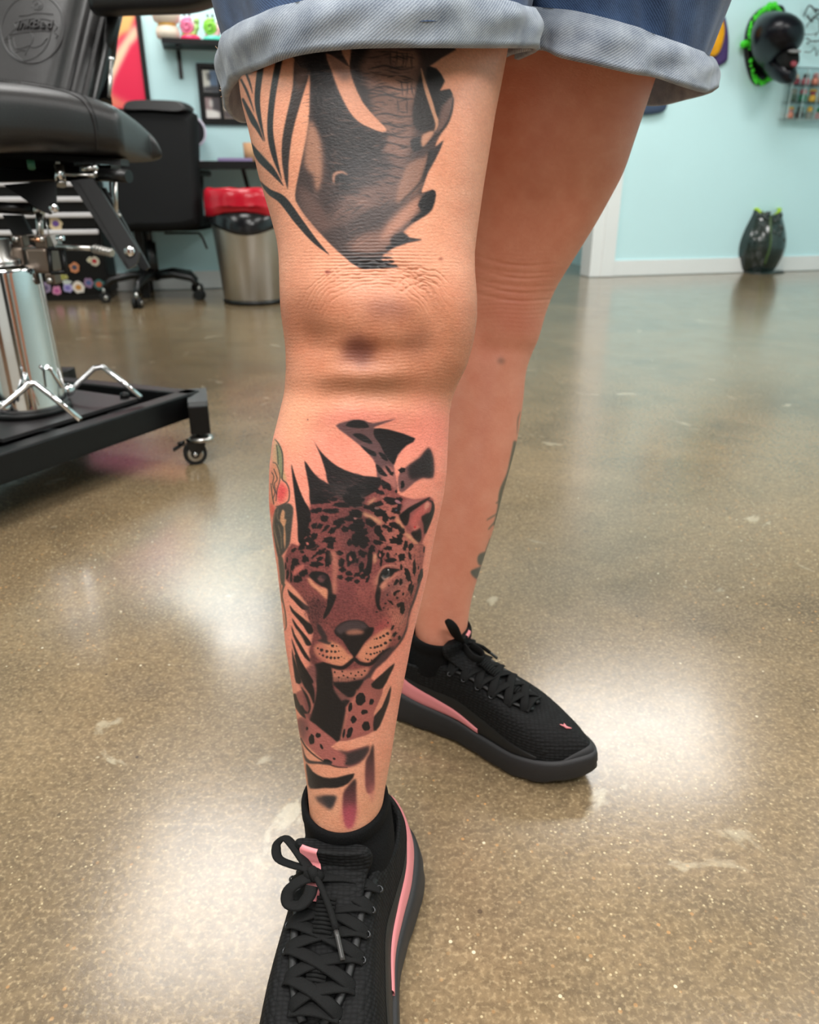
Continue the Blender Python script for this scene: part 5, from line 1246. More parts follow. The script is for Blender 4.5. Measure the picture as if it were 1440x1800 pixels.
corner(C0 + dw * WB, (-odir.x * .2 + .1, 1, 0), (.5, .8, 0))
corner(A1 + dw * WB, (-1, .2, 0), (-.8, .2, 0))
corner(A1, (-.5, -1, 0), (-.5, .8, 0))
# chrome V rods over the base
def rods(name, pts, r, parent=chair, m=M_chrome):
    mb = MB(); mb.tube([at(*p) for p in pts], r, n=10); return mb.build(name, m, parent)
rods('foot_rod', [(-25, 735, 1.44), (8, 712, 1.45), (52, 675, 1.46), (62, 674, 1.46), (90, 696, 1.47), (142, 738, 1.475)], .0058)
rods('foot_rod', [(108, 698, 1.66), (122, 689, 1.66), (166, 647, 1.67), (180, 645, 1.67), (206, 664, 1.67), (248, 699, 1.67)], .0058)
rods('foot_rod', [(82, 645, 1.52), (90, 650, 1.53), (110, 682, 1.54)], .0045)
rods('foot_rod', [(45, 656, 1.46), (44, 668, 1.46), (40, 682, 1.46)], .004)
mb = MB(); mb.disc(at(118, 686, 1.66), (.7, -.6, .3), .014, .016, 14); mb.build('rod_pivot', M_chrome, chair); mb = MB(); mb.disc(at(5, 716, 1.46), (.7, -.6, .3), .012, .014, 14); mb.build('rod_pivot', M_chrome, chair)
# ------ seat: a long padded block, nearest to us on the left
SEAT = [(-160, 118, 270, 1.22), (-90, 126, 268, 1.27), (0, 134, 266, 1.34), (60, 140, 268, 1.385), (120, 150, 272, 1.43), (170, 164, 276, 1.47), (215, 182, 279, 1.505), (250, 200, 280, 1.53), (275, 218, 279, 1.55), (290, 234, 277, 1.562), (298, 250, 274, 1.57), (301, 262, 269, 1.573)]
wdir = Vector((-.38, .92, 0)).normalized()
ST = catmull(np.array(SEAT, float), 64)
R = []; NS = 56
for i, (px, yt, yb, dd) in enumerate(ST):
    top, bot = at(px, yt, dd), at(px, yb, dd); h = (top.z - bot.z) / 2; cz = (top.z + bot.z) / 2
    taper = min(1, max(.25, (301 - px) / 90)); halfd = .24 * taper
    nearc = Vector((top.x + bot.x, top.y + bot.y, 0)) / 2 + wdir * .24
    ring = []
    for k in range(NS):
        a = 2 * pi * k / NS; c, s_ = cos(a), sin(a)
        e = .42
        ring.append(nearc + wdir * (-halfd * np.sign(c) * abs(c) ** e) + LZ * (cz + h * np.sign(s_) * abs(s_) ** (.62)))
    R.append(ring)
mb = MB(); mb.rings(R); seat = mb.build('seat', M_leather, chair)
def bvh(o):
    vs_ = [v.co for v in o.data.vertices]; return BVHTree.FromPolygons(vs_, [tuple(p.vertices) for p in o.data.polygons])
CAM = Vector((0, 0, CAM_H))
def on_surface(tree, px, py, off=0.0, default=1.5):
    r = ray(px, py); hit = tree.ray_cast(CAM, r.normalized())
    if hit[0] is None: return at(px, py, default)
    n = hit[1]
    if n.dot(r) > 0: n = -n
    return hit[0] + n * off
tb = bvh(seat)
def seam(tree, pts, name, parent, m, r=.0022, off=.0005, n=40):
    P = catmull(np.array(pts, float), n); mb = MB(); mb.tube([on_surface(tree, x, y, off) for x, y in P], r, n=8); return mb.build(name, m, parent)
def stitches(tree, pts, parent, n=60):
    P = catmull(np.array(pts, float), 2 * n); mb = MB()
    for i in range(0, 2 * n - 1, 2): mb.tube([on_surface(tree, *P[i], .0012), on_surface(tree, *P[i + 1], .0012)], .0009, n=5)
    o = mb.build('stitching', M_stitch, parent); o['kind'] = 'stuff'; return o
seam(tb, [(-30, 139), (20, 145), (70, 152), (120, 163), (148, 180), (162, 205), (168, 230), (170, 262)], 'seam', seat, M_leather)
stitches(tb, [(-30, 135), (20, 141), (70, 147), (120, 157), (150, 173), (166, 200), (172, 228)], seat)
# ------ backrest: quilted panel, bolster ridge, dark outer shell
prof = [(-330, .05), (-250, .02), (-120, .005), (-30, 0), (40, .004), (78, .010), (94, .016), (102, -.004), (108, -.022), (117, -.027), (125, -.022), (129, -.013), (131, -.016), (140, -.008), (149, .004), (153, .010), (156, .004), (163, .02), (170, .05), (174, .10), (166, .16), (100, .19), (-100, .19), (-330, .18)]
ysb = np.linspace(205, -330, 40); R = []
for y in ysb:
    k = (140 - y) * .235; lean = (140 - y) * .0005
    pts = []
    for x, o in prof: pts.append(at(x + k if x > -200 else x + k, y, 1.80 + o * 1.0 + lean))
    R.append(pts)
mb = MB(); mb.rings(R); back = mb.build('backrest', M_leather, chair)
tk = bvh(back)
def bk(pts): return [(x + (140 - y) * .235, y) for x, y in pts]
seam(tk, bk([(129, 195), (129, 140), (129, 60), (129, -60)]), 'seam', back, M_stitch, r=.0018)
stitches(tk, bk([(126.5, 195), (126.5, 140), (126.5, 60), (126.5, -60)]), back, 80)
seam(tk, bk([(153, 190), (153, 140), (153, 60), (153, -60)]), 'piping', back, M_leather, r=.0028)
mb = MB(); R = []
for y in np.linspace(205, -330, 20):
    k = (140 - y) * .235; R.append([at(x + k, y, 1.80 + o) for x, o in ((168, .03), (186, .05), (190, .10), (182, .17), (166, .17))])
mb.rings(R); mb.build('back_shell', M_blackp, chair)
# embossed roundel
def strokes(name, lists, r):
    mb = MB()
    for P in lists:
        Q = catmull(np.array(P, float), max(6, len(P) * 6)); mb.tube([on_surface(tk, x, y, -.0002, 1.8) for x, y in Q], r, n=6)
    return mb.build(name, M_leather, back)
E = lambda x, y: (x / 6.0, y / 6.0)                     # measured on a six-fold enlargement
circ = [E(345 + 338 * cos(a) * .98 + 20 * sin(a) * 0, 305 + 362 * sin(a) - 60 * cos(a) * .35) for a in np.linspace(0, 2 * pi, 41)]
strokes('emblem_ring', [circ], .0022)
strokes('emblem_relief', [[E(345, 80), E(340, 30), E(370, -10), E(420, -10), E(450, 40), E(440, 90), E(400, 105), E(360, 95)], [E(370, 60), E(400, 30), E(425, 60), E(400, 85)], [E(200, 170), E(300, 160), E(345, 145), E(420, 140), E(500, 145), E(560, 150)],
    [E(150, 245), E(300, 205), E(450, 200), E(560, 225)], [E(100, 370), E(250, 345), E(400, 330), E(540, 330)], [E(150, 245), E(165, 300), E(120, 340), E(50, 415), E(90, 410), E(140, 385)], [E(560, 225), E(600, 290), E(570, 340), E(610, 370), E(590, 400)],
    [E(90, 380), E(110, 480), E(150, 560), E(240, 640), E(340, 620), E(430, 560), E(500, 470), E(540, 340)], [E(140, 400), E(170, 510), E(260, 500), E(300, 480), E(360, 500), E(440, 470), E(500, 400)], [E(320, 345), E(350, 390), E(330, 460), E(290, 520), E(265, 580)], [E(160, 560), E(220, 530), E(280, 540)], [E(30, 460), E(90, 440), E(110, 520), E(150, 600)]], .0016)
fc = bpy.data.curves.new('emblem_lettering', 'FONT'); fc.body = 'InkBed'; fc.size = 1.0; fc.extrude = .0; fc.shear = .25; fc.resolution_u = 3
fo = bpy.data.objects.new('lettering_source', fc); col.objects.link(fo)
bpy.context.view_layer.update()
fm = fo.to_mesh(); FV = [v.co.copy() for v in fm.vertices]; FF = [tuple(p.vertices) for p in fm.polygons]; fo.to_mesh_clear(); bpy.data.objects.remove(fo)
xm = max(v.x for v in FV); mb = MB()
lo = []
for v in FV:
    u = v.x / xm; px = (170 + 400 * u) / 6.0; py = (322 - 10 * u + 16 * sin(pi * u) * -1 - v.y * 135) / 6.0; lo.append((px, py))
nv = len(lo); tv = [on_surface(tk, x, y, .0040, 1.8) for x, y in lo] + [on_surface(tk, x, y, -.002, 1.8) for x, y in lo]
from collections import Counter
ec = Counter(tuple(sorted((f[i], f[(i + 1) % len(f)]))) for f in FF for i in range(len(f)))
mb.add(tv, FF + [(a, b_, b_ + nv, a + nv) for f in FF for a, b_ in [(f[i], f[(i + 1) % len(f)]) for i in range(len(f))] if ec[tuple(sorted((a, b_)))] == 1], False)
mb.build('emblem_lettering', M_leather, back)
# ------ armrest pad, right of the backrest
R = []
for t in np.linspace(0, 1, 26):
    px = 150 + 250 * t; yb_ = 17 - 8 * t + (0 if t < .6 else -30 * ((t - .6) / .4) ** 2); yt_ = yb_ - 70 + (22 * max(0, t - .7) / .3) ; dd = 1.72 - .10 * t
    a_, b_ = at(px, yt_, dd), at(px, yb_, dd); c = (a_ + b_) / 2; h = (a_.z - b_.z) / 2; w_ = .045
    R.append([c + Vector((0, .05, 0)) + Vector((0, -w_ * np.sign(cos(q)) * abs(cos(q)) ** .6, h * np.sign(sin(q)) * abs(sin(q)) ** .6)) for q in np.linspace(0, 2 * pi, 24, endpoint=False)])
mb = MB(); mb.rings(R); mb.build('armrest', M_leather, chair)
mb = MB(); mb.tube([at(186, 180, 1.86), at(192, 100, 1.87), at(200, 20, 1.80)], .016, n=10); mb.build('armrest_post', M_blackp, chair)
rods('armrest_pin', [(192, 170, 1.80), (194, 140, 1.80), (196, 106, 1.80)], .0045, m=M_steel)
mb = MB(); mb.ball(at(196, 104, 1.80), .0068); mb.build('pin_knob', M_chrome, chair)
# ------ mechanism under the seat
def plate(name, pts, d, th=.008, m=M_black, parent=chair, off=(0, 1, 0)):
    mb = MB(); mb.prism([at(x, y, d if not hasattr(d, '__len__') else d[i]) for i, (x, y) in enumerate(pts)], Vector(off) * th); return mb.build(name, m, parent)
def rod(name, a, b_, r, m=M_chrome, parent=chair, n=14):
    mb = MB(); mb.tube([at(*a), at(*b_)], r, n=n); return mb.build(name, m, parent)
plate('seat_rail', [(-60, 262), (212, 280), (213, 291), (-60, 274)], [1.42, 1.56, 1.56, 1.42], .05)
plate('seat_rail', [(-60, 272), (130, 286), (130, 300), (-60, 290)], [1.50, 1.60, 1.60, 1.50], .05)
plate('seat_subframe', [(-60, 284), (196, 290), (190, 318), (-60, 322)], 1.66, .06)
plate('hinge_bracket', [(-60, 292), (60, 300), (100, 316), (-60, 322)], 1.60, .05)
plate('hinge_bracket', [(110, 290), (140, 293), (140, 302), (110, 300)], 1.56, .03)
rod('green_tag', (52, 276, 1.50), (56, 296, 1.50), .007, mat('green_tape', (46, 112, 84), rough=.5))
rod('pivot_sleeve', (104, 291, 1.52), (107, 320, 1.525), .0098)
rod('pivot_cap', (107, 321, 1.525), (107.5, 326, 1.525), .0108, M_steel)
rod('pivot_pin', (101, 280, 1.52), (102, 290, 1.52), .0042, M_steel)
rod('lever_rod', (114, 306, 1.52), (166, 309, 1.52), .0036, M_steel)
rod('lever_rod', (145, 296, 1.53), (166, 295, 1.53), .0050, M_chrome)
mb = MB(); mb.ball(at(166.5, 294.5, 1.53), .0068); mb.ball(at(169, 305, 1.52), .0062); mb.ball(at(176, 305.5, 1.515), .0066); mb.build('lever_knob', M_chrome, chair)
rod('lever_grip', (178, 307, 1.52), (227, 310, 1.50), .0125, M_blackp)
rod('gas_strut', (202, 310, 1.58), (204, 380, 1.60), .0046, M_steel)
rod('gas_strut_sleeve', (194, 316, 1.60), (196, 372, 1.62), .0030, M_blackp)
mb = MB(); mb.ball(at(204, 383, 1.60), .007); mb.ball(at(209, 379, 1.60), .005); mb.tube([at(204, 386, 1.60), at(206, 394, 1.60)], .0048, n=8); mb.build('strut_joint', M_steel, chair)
plate('strut', [(136, 316), (163, 313), (245, 444), (241, 462), (228, 472)], 1.50, .010)
plate('strut_flange', [(122, 318), (137, 316), (229, 471), (224, 474)], 1.507, .045)
plate('strut', [(165, 330), (184, 330), (262, 470), (256, 476), (244, 470)], 1.60, .010)
mb = MB(); mb.disc(at(228, 442, 1.498), (0.1, -1, .05), .0108, .006, 16); mb.build('bolt', M_chrome, chair)
plate('gusset', [(6, 325), (70, 319), (97, 320), (97, 362), (88, 377), (74, 372)], 1.50, .008)
mb = MB(); mb.disc(at(95, 366, 1.498), (.15, -1, .05), .0092, .006, 16); mb.build('bolt', M_chrome, chair)
rod('tilt_tube', (-50, 362, 1.53), (58, 368, 1.55), .0115, M_blackp)
rod('tilt_tube_cap', (57, 367, 1.55), (76, 372, 1.55), .010, M_steel)
plate('strut', [(4, 378), (38, 378), (56, 412), (22, 414)], 1.54, .010)
rod('tilt_post', (69, 376, 1.54), (71, 418, 1.545), .0070, M_steel)
rods('release_cable', [(78, 380, 1.53), (82, 395, 1.53), (87, 416, 1.53)], .0012, m=M_steel)
# clamp on top of the column
def pbox(name, x0, y0, x1, y1, d, depth, m, bevel=.004):
    a, b_ = at(x0, y1, d), at(x1, y0, d); c = (a + b_) / 2 + Vector((0, depth / 2, 0))
    mb = MB(); mb.box(c, (abs(b_.x - a.x), depth, abs(b_.z - a.z)), bevel=bevel); return mb.build(name, m, chair)
pbox('clamp_block', 17, 434, 42, 480, 1.50, .06, M_pewter, .005)
pbox('clamp_block', 47, 436, 84, 482, 1.49, .06, M_pewter, .005)
pbox('clamp_lug', 19, 414, 40, 436, 1.51, .03, M_pewter, .003)
pbox('clamp_lug', 60, 414, 82, 437, 1.50, .03, M_pewter, .003)
pbox('clamp_foot', 43, 480, 63, 500, 1.50, .03, M_pewter, .003)
pbox('clamp_foot', 79, 480, 97, 501, 1.50, .03, M_pewter, .003)
mb = MB(); mb.disc(at(29, 421, 1.508), (0, -1, .1), .0062, .006, 12); mb.disc(at(74, 421, 1.498), (0, -1, .1), .0058, .006, 12); mb.disc(at(52, 493, 1.498), (0, -1, .1), .005, .004, 12); mb.disc(at(88, 493, 1.498), (0, -1, .1), .005, .004, 12); mb.build('clamp_bolt', M_steel, chair)
rod('clamp_bolt_bar', (55, 421, 1.50), (72, 422, 1.495), .0042, mat('copper_bolt', (190, 140, 110), rough=.25, metal=1.0))
mb = MB()
for a, b_ in (((86, 437), (90, 480)), ((90, 480), (116, 478)), ((116, 478), (110, 437)), ((110, 437), (86, 437))): mb.tube([at(a[0], a[1], 1.49), at(b_[0], b_[1], 1.49)], .0042, n=6)
mb.build('square_tube_end', M_black, chair)
plate('clamp_hook', [(88, 414), (97, 413), (104, 436), (98, 438)], 1.495, .02, M_steel)
rod('clamp_pin', (100, 420, 1.49), (112, 418.5, 1.488), .0048, M_chrome)
rod('brake_lever', (100, 434, 1.49), (164, 437, 1.47), .0052, M_steel)
mb = MB()
for k in range(12): 
    q = k / 11; mb.tube([at(164 + 30 * q, 437 + 7 * q, 1.47 - .01 * q), at(164 + 30 * q + 1.6, 437 + 7 * q + .4, 1.47 - .01 * q)], .0092 if k % 2 else .0078, n=12)
mb.tube([at(163, 437, 1.47), at(198, 445, 1.46)], .0072, n=12); mb.build('lever_spring_grip', M_steel, chair)
rod('column_head', (COL.x, 0, 0) if False else (8, 474, 1.56), (9, 486, 1.56), .026, M_steel)
pbox('column_yoke', -60, 430, 16, 474, 1.50, .09, M_black, .004)
# ------------------------------------------------------------------ things along the back wall
M_cloth_black = mat('black_office_fabric', (9, 9, 10), rough=.75, spec=.2, bump=.3, bscale=500)
# office chair, seen from behind
g0 = ground(272, 522); oc = empty('office_chair', (g0.x, g0.y, 0))
tag(oc, 'black padded office chair turned away, on a five-star base in front of the desk', 'chair')
DO = 3.98
def slabpx(mb, pts, d, th, bev=0):
    P = [at(x, y, d) for x, y in pts]; mb.prism(P, (0, th, 0)); return mb
def pad(name, outline, d, th, m, parent, n=70, puff=.02):
    """cushion: outline in the photo frame blown up to a rounded slab"""
    Q = catmull(np.array(outline, float), n, True); c = Q.mean(0); R = []
    for k, s_ in ((0, .86), (.02, .96), (.2, 1.0), (.8, 1.0), (.98, .96), (1, .86)):
        R.append([at(c[0] + (x - c[0]) * s_, c[1] + (y - c[1]) * s_, d) + Vector((0, th * k - (puff if k == 0 else 0), 0)) for x, y in Q])
    mb = MB(); mb.rings(R); return mb.build(name, m, parent)
pad('backrest', [(214, 192), (240, 186), (300, 188), (333, 196), (341, 215), (344, 300), (350, 385), (343, 401), (300, 407), (240, 407), (205, 402), (200, 300), (205, 215)], DO, .12, M_cloth_black, oc)
pad('headrest_fold', [(222, 178), (250, 175), (300, 176), (322, 180), (332, 191), (318, 197), (260, 194), (225, 194), (214, 190)], DO - .02, .13, M_leather, oc)
pad('seat', [(205, 385), (350, 385), (352, 398), (345, 406), (210, 406), (203, 398)], DO + .12, .48, M_cloth_black, oc)
for x in (352, 206):
    mb = MB(); mb.tube([at(x - 2, 372, DO + .2), at(x + 1, 330, DO + .2), at(x, 308, DO + .22), at(x - 1, 306, DO + .45)], .016, n=10); mb.build('armrest_frame', M_blackp, oc)
    mb = MB(); mb.box(at(x, 305, DO + .28), (.07, .26, .03), bevel=.012); mb.build('armrest', M_blackp, oc)
hub = at(272, 488, DO + .25); g0 = Vector((hub.x, hub.y, 0))
mb = MB(); mb.tube([Vector((hub.x, hub.y, .10)), Vector((hub.x, hub.y, .30))], .028, n=16); mb.tube([Vector((hub.x, hub.y, .28)), Vector((hub.x, hub.y, .42))], .016, n=12); mb.build('gas_lift', M_blackp, oc)
mb = MB(); mb.box((hub.x, hub.y, .415), (.20, .22, .03), bevel=.008); mb.build('seat_plate', M_black, oc)
mb = MB(); mb.tube([at(290, 410, DO + .2), at(350, 410, DO + .1), at(356, 418, DO + .1), at(364, 437, DO + .1)], .006, n=8); mb.build('tilt_lever', M_blackp, oc)
tips = [ground(352, 527), ground(243, 542), ground(186, 532)]
tips = [Vector((t.x, t.y, 0)) for t in tips] + [g0 + (g0 - Vector((tips[1].x, tips[1].y, 0))).normalized() * .29 + Vector((s_ * .17, -.03, 0)) for s_ in (-1, 1)]
for t in tips:
    d = (t - g0); L_ = d.length
    mb = MB(); mb.tube([g0 + LZ * .125, g0 + d * .45 + LZ * .135, g0 + d * .85 + LZ * .115, t + LZ * .075], [.024, .022, .019, .013], n=10); leg = mb.build('base_leg', M_blackp, oc)
    s_ = Vector((-d.y, d.x, 0)).normalized()
    mb = MB()
    for q in (-.014, .014): mb.tube([t + LZ * .027 + s_ * (q - .009), t + LZ * .027 + s_ * (q + .009)], .027, n=18)
    mb.build('caster', M_rubber, leg)
    mb = MB(); mb.tube([t + LZ * .04, t + LZ * .08], .009, n=8); mb.disc(t + LZ * .027 + s_ * .022, s_, .012, .004, 12); mb.build('caster_stem', M_steel, leg)

# drawer cabinet with white pulls and stickers
Lc = ground(-90, 534); Rc = ground(196, 527)
cab = empty('drawer_cabinet', tuple(((Lc + Rc) / 2).to_tuple()[:2]) + (0,))
tag(cab, 'black drawer cabinet with long white pulls and stickers, behind the tattoo chair', 'cabinet')
dx = (Rc - Lc); dx.z = 0; WC = dx.length; dx.normalize(); dn = Vector((dx.y, -dx.x, 0))
def cabp(t, z, off=0.0): return Vector((Lc.x, Lc.y, 0)) + dx * (WC * t) + LZ * z + dn * off
Rm = rot_to(dx)
mb = MB(); mb.box(cabp(.5, .43) - dn * .135, (WC, .27, .80), rot=Rm, bevel=.006); mb.build('body', M_black, cab)
mb = MB(); mb.box(cabp(.5, .016) - dn * .135, (WC * .98, .25, .030), rot=Rm); mb.build('plinth', M_blackp, cab)
M_pull = mat('white_pull', (226, 222, 224), rough=.35)
zs = [None] * 4
def cab_z(py):
    r = ray(120, py); O = CAM; n = dn; t = (cabp(.5, 0, .02) - O).dot(n) / r.dot(n); return (O + r * t).z
for py in (323, 350, 378, 408):
    z = cab_z(py); 
    mb = MB(); mb.box(cabp(.5, z - .025, .006), (WC * .96, .012, .078), rot=Rm, bevel=.003); dr = mb.build('drawer', M_black, cab)
    mb = MB(); mb.box(cabp(.60, z, .024), (WC * .78, .022, .026), rot=Rm, bevel=.008); mb.build('pull', M_pull, dr)
rngs = random.Random(3)
stk = [(131, 470, 9, (214, 140, 96), (70, 74, 92)), (166, 459, 8, (206, 196, 176), (176, 36, 48)), (158, 457, 5, (220, 214, 190), (200, 190, 150)), (80, 506, 9, (150, 132, 160), (90, 80, 110)), (100, 511, 8, (214, 140, 176), (190, 90, 150)), (119, 506, 8.5, (176, 168, 214), (130, 120, 190)),
       (138, 505, 10, (236, 226, 214), (206, 146, 70)), (156, 497, 9, (150, 120, 150), (80, 100, 150)), (174, 500, 9.5, (64, 110, 108), (204, 96, 58)), (111, 487, 9, (196, 190, 120), (150, 150, 60)), (118, 496, 8, (214, 220, 214), (200, 210, 200)), (98, 393, 11, (222, 200, 160), (110, 80, 150))]
for i, (px, py, r, c1_, c2_) in enumerate(stk):
    r_ = ray(px, py); t = (cabp(.5, 0, .0135) - CAM).dot(dn) / r_.dot(dn); p = CAM + r_ * t; rad = r * 3.95 / FPX
    n = 16; jag = [1 + rngs.uniform(-.18, .18) for _ in range(n)]
    mb = MB(); mb.prism([p + dx * (rad * jag[k] * cos(2 * pi * k / n)) + LZ * (rad * (.5 if i in (9, 10) else 1.1 if i == 6 else 1) * jag[k] * sin(2 * pi * k / n)) for k in range(n)], dn * .0015); s_ = mb.build('sticker', mat('sticker_%d' % i, c1_, rough=.4), cab)
    mb = MB(); mb.prism([p + dn * .0012 + dx * (rad * .55 * cos(2 * pi * k / 9 + i)) + LZ * (rad * .5 * (.5 if i in (9, 10) else 1) * sin(2 * pi * k / 9 + i)) for k in range(9)], dn * .0015); mb.build('sticker_print', mat('sticker_print_%d' % i, c2_, rough=.4), s_)

# bin with a red liner
gb = ground(449, 530); DB = 4.42
bin_ = empty('trash_can', (gb.x, gb.y, 0)); tag(bin_, 'tall brushed steel trash can with a red bag folded over its rim', 'trash can')
hb = .555; n = 48
def lath(name, prof, m, wav=None):
    R = []
    for r, z in prof: R.append([(gb.x + r * cos(a), gb.y + r * sin(a), z + (wav(a, z) if wav else 0)) for a in np.linspace(0, 2 * pi, n, endpoint=False)])
    mb = MB(); mb.rings(R); return mb.build(name, m, bin_)
lath('can_body', [(.158, .012), (.165, .02), (.205, hb - .03), (.207, hb - .02), (.19, hb - .02)], mat('brushed_steel', (196, 195, 192), rough=.34, metal=1.0, var=.08, vscale=3))
lath('foot_ring', [(.15, .004), (.170, .004), (.172, .016), (.165, .022)], M_blackp)
lath('black_bag', [(.208, hb - .06), (.214, hb - .13), (.212, hb - .145), (.206, hb - .14)], mat('black_bag_film', (24, 24, 27), rough=.18, bump=.6, bscale=40), lambda a, z: (-.075 * max(0, -sin(a) * .9 + .1 * cos(a)) ** 3 + .035 * (sin(a) > 0)) * (1 if z < hb - .07 else 0))
lath('red_bag', [(.196, hb - .05), (.198, hb + .012), (.206, hb + .020), (.216, hb + .012), (.222, hb - .03), (.221, hb - .06), (.2235, hb - .066), (.2205, hb - .085), (.222, hb - .110), (.214, hb - .116)], mat('red_bag_film', (196, 22, 44), rough=.22, bump=.7, bscale=22), lambda a, z: .0025 * sin(9 * a) + .0015 * sin(17 * a + 2) + (.03 * max(0, -sin(a)) ** 4 if z < hb - .08 else 0))

# desk with a few things on it
s0, _ = wall_px(222, 300); s1, _ = wall_px(640, 300)
dz = wall_px(400, 283, .42)[1]; desk = empty('desk', tuple(wall((s0 + s1) / 2, 0, .33))); tag(desk, 'plain black desk against the teal wall behind the office chair', 'desk')
mb = MB(); slab(mb, s0, s1, dz - .036, dz, .012, .42); mb.build('desk_top', M_black, desk)
for s_ in (s0 + .05, s1 - .05):
    for o in (.06, .36):
        mb = MB(); slab(mb, s_ - .02, s_ + .02, .002, dz - .036, o - .02, o + .02); mb.build('leg', M_black, desk)
a_ = wall_px(430, 296, .56); b_ = wall_px(447, 332, .10)
mb = MB(); mb.tube([wall(a_[0], dz - .03, .32), wall(b_[0], .42, .03)], .012, n=8); mb.build('brace', M_black, desk)
q0, q1 = wall_px(383, 283, .3)[0], wall_px(442, 283, .3)[0]
mb = MB(); slab(mb, q0, q1, dz + .001, dz + .016, .22, .39); nb = mb.build('notebook', mat('lilac_cover', (150, 132, 176), rough=.5)); tag(nb, 'lilac notebook lying on the black desk', 'notebook')
c0 = wall_px(441, 270, .2)[0]
mb = MB(); p = wall(c0, dz + .001, .14); mb.lathe([(.026, 0), (.034, .004), (.038, .10), (.034, .10), (.03, .008)], c=p, n=20); cu = mb.build('tan_cup', mat('tan_cardboard', (196, 150, 110), rough=.7)); tag(cu, 'tan cup standing on the black desk beside the leg', 'cup')
# round mirror with a pale rim
mc = at(341, 232, 4.25); mz = Matrix.Rotation(radians(-90), 3, 'X')
mir = empty('table_mirror', (mc.x, mc.y + .03, dz)); tag(mir, 'dark round table mirror with a pale rim, peeking out beside the office chair', 'mirror')
Rr = rot_to((1, 0, 0)) ; rr = .064
mb = MB(); mb.tube([mc + Vector((rr * cos(a), 0, rr * 1.12 * sin(a))) for a in np.linspace(0, 2 * pi, 41)], .0065, n=8, cap=False); mb.build('rim', mat('pale_lilac_plastic', (222, 216, 232), rough=.35), mir)
mb = MB(); mb.prism([mc + Vector((rr * cos(a), -.002, rr * 1.12 * sin(a))) for a in np.linspace(0, 2 * pi, 33)[:-1]], (0, .008, 0)); mb.build('mirror_disc', mat('dark_glass', (54, 52, 56), rough=.2), mir)
mb = MB(); mb.tube([mc + Vector((0, .006, -.07)), Vector((mc.x, mc.y + .006, dz + .012))], .006, n=8); mb.lathe([(.05, .0005), (.05, .006), (.01, .012)], c=(mc.x, mc.y + .02, dz), n=20); mb.build('stand', mat('pale_lilac_plastic', (222, 216, 232)), mir)

# ------------------------------------------------------------------ flat prints on the wall
def art_panel(name, s0, s1, z0, z1, off, painter, parent, W_=60, H_=80):
    st_ = Stencil(0, 0, 100, 100, 2, (200, 200, 200)); painter(st_)
    P = []; C = []
    for j in range(H_ + 1):
        for i in range(W_ + 1):
            u, v = i / W_, j / H_; P.append(wall(s0 + (s1 - s0) * u, z1 + (z0 - z1) * v, off)); C.append((u * 100, v * 100))
    C = np.array(C); c = st_.lookup(C[:, 0], C[:, 1]) / 255; c = np.where(c <= .04045, c / 12.92, ((c + .055) / 1.055) ** 2.4)
    fcs = [(j * (W_ + 1) + i, (j + 1) * (W_ + 1) + i, (j + 1) * (W_ + 1) + i + 1, j * (W_ + 1) + i + 1) for j in range(H_) for i in range(W_)]
    me_ = bpy.data.meshes.new(name); me_.from_pydata([tuple(p) for p in P], [], fcs)
    a = me_.color_attributes.new('print', 'FLOAT_COLOR', 'POINT'); a.data.foreach_set('color', np.column_stack([c, np.ones(len(c))]).astype(np.float32).ravel())
    if 'print' not in MATS:
        m = bpy.data.materials.new('print'); m.use_nodes = True; an = m.node_tree.nodes.new('ShaderNodeAttribute'); an.attribute_name = 'print'
        m.node_tree.links.new(an.outputs['Color'], m.node_tree.nodes['Principled BSDF'].inputs['Base Color']); m.node_tree.nodes['Principled BSDF'].inputs['Roughness'].default_value = .45; MATS['print'] = m
    me_.materials.append(MATS['print']); o = bpy.data.objects.new(name, me_); col.objects.link(o); o.parent = parent; o.matrix_parent_inverse = parent_matrix(parent).inverted(); return o
def frame_bars(s0, s1, z0, z1, w, d, parent, m=M_black):
    for a in ((s0 - w, s1 + w, z1, z1 + w), (s0 - w, s1 + w, z0 - w, z0), (s0 - w, s0, z0, z1), (s1, s1 + w, z0, z1)):
        mb = MB(); slab(mb, a[0], a[1], a[2], a[3], .001, d); mb.build('frame_bar', m, parent)
sr, zr = wall_px(246, 90); zb_ = wall_px(250, 192)[1]
sl = sr - .62; zt_ = zb_ + .92
po = empty('poster', tuple(wall((sl + sr) / 2, zb_, .0))); tag(po, 'tall red and orange abstract poster in a thin black frame behind the tattoo chair', 'poster')
def p_art(s):
    s.a[:] = (232, 24, 74)
    s.poly([(0, 0), (100, 0), (100, 52), (86, 62), (70, 74), (60, 90), (58, 100), (0, 100)], (246, 186, 110), 1, 1)
    s.poly([(0, 0), (70, 0), (74, 40), (66, 60), (52, 100), (0, 100)], (226, 120, 150), 1, 1)
    s.poly([(100, 56), (88, 64), (74, 76), (64, 92), (62, 100), (66, 100), (76, 84), (100, 62)], (250, 216, 180), 1, 1, 3)
    s.poly([(100, 64), (84, 76), (72, 92), (84, 100), (100, 100)], (236, 22, 74), 1, 1)
    s.poly([(64, 90), (78, 95), (92, 100), (60, 100)], (244, 150, 110), .9, 2)
art_panel('poster_print', sl, sr, zb_, zt_, .012, p_art, po)
frame_bars(sl, sr, zb_, zt_, .026, .022, po)

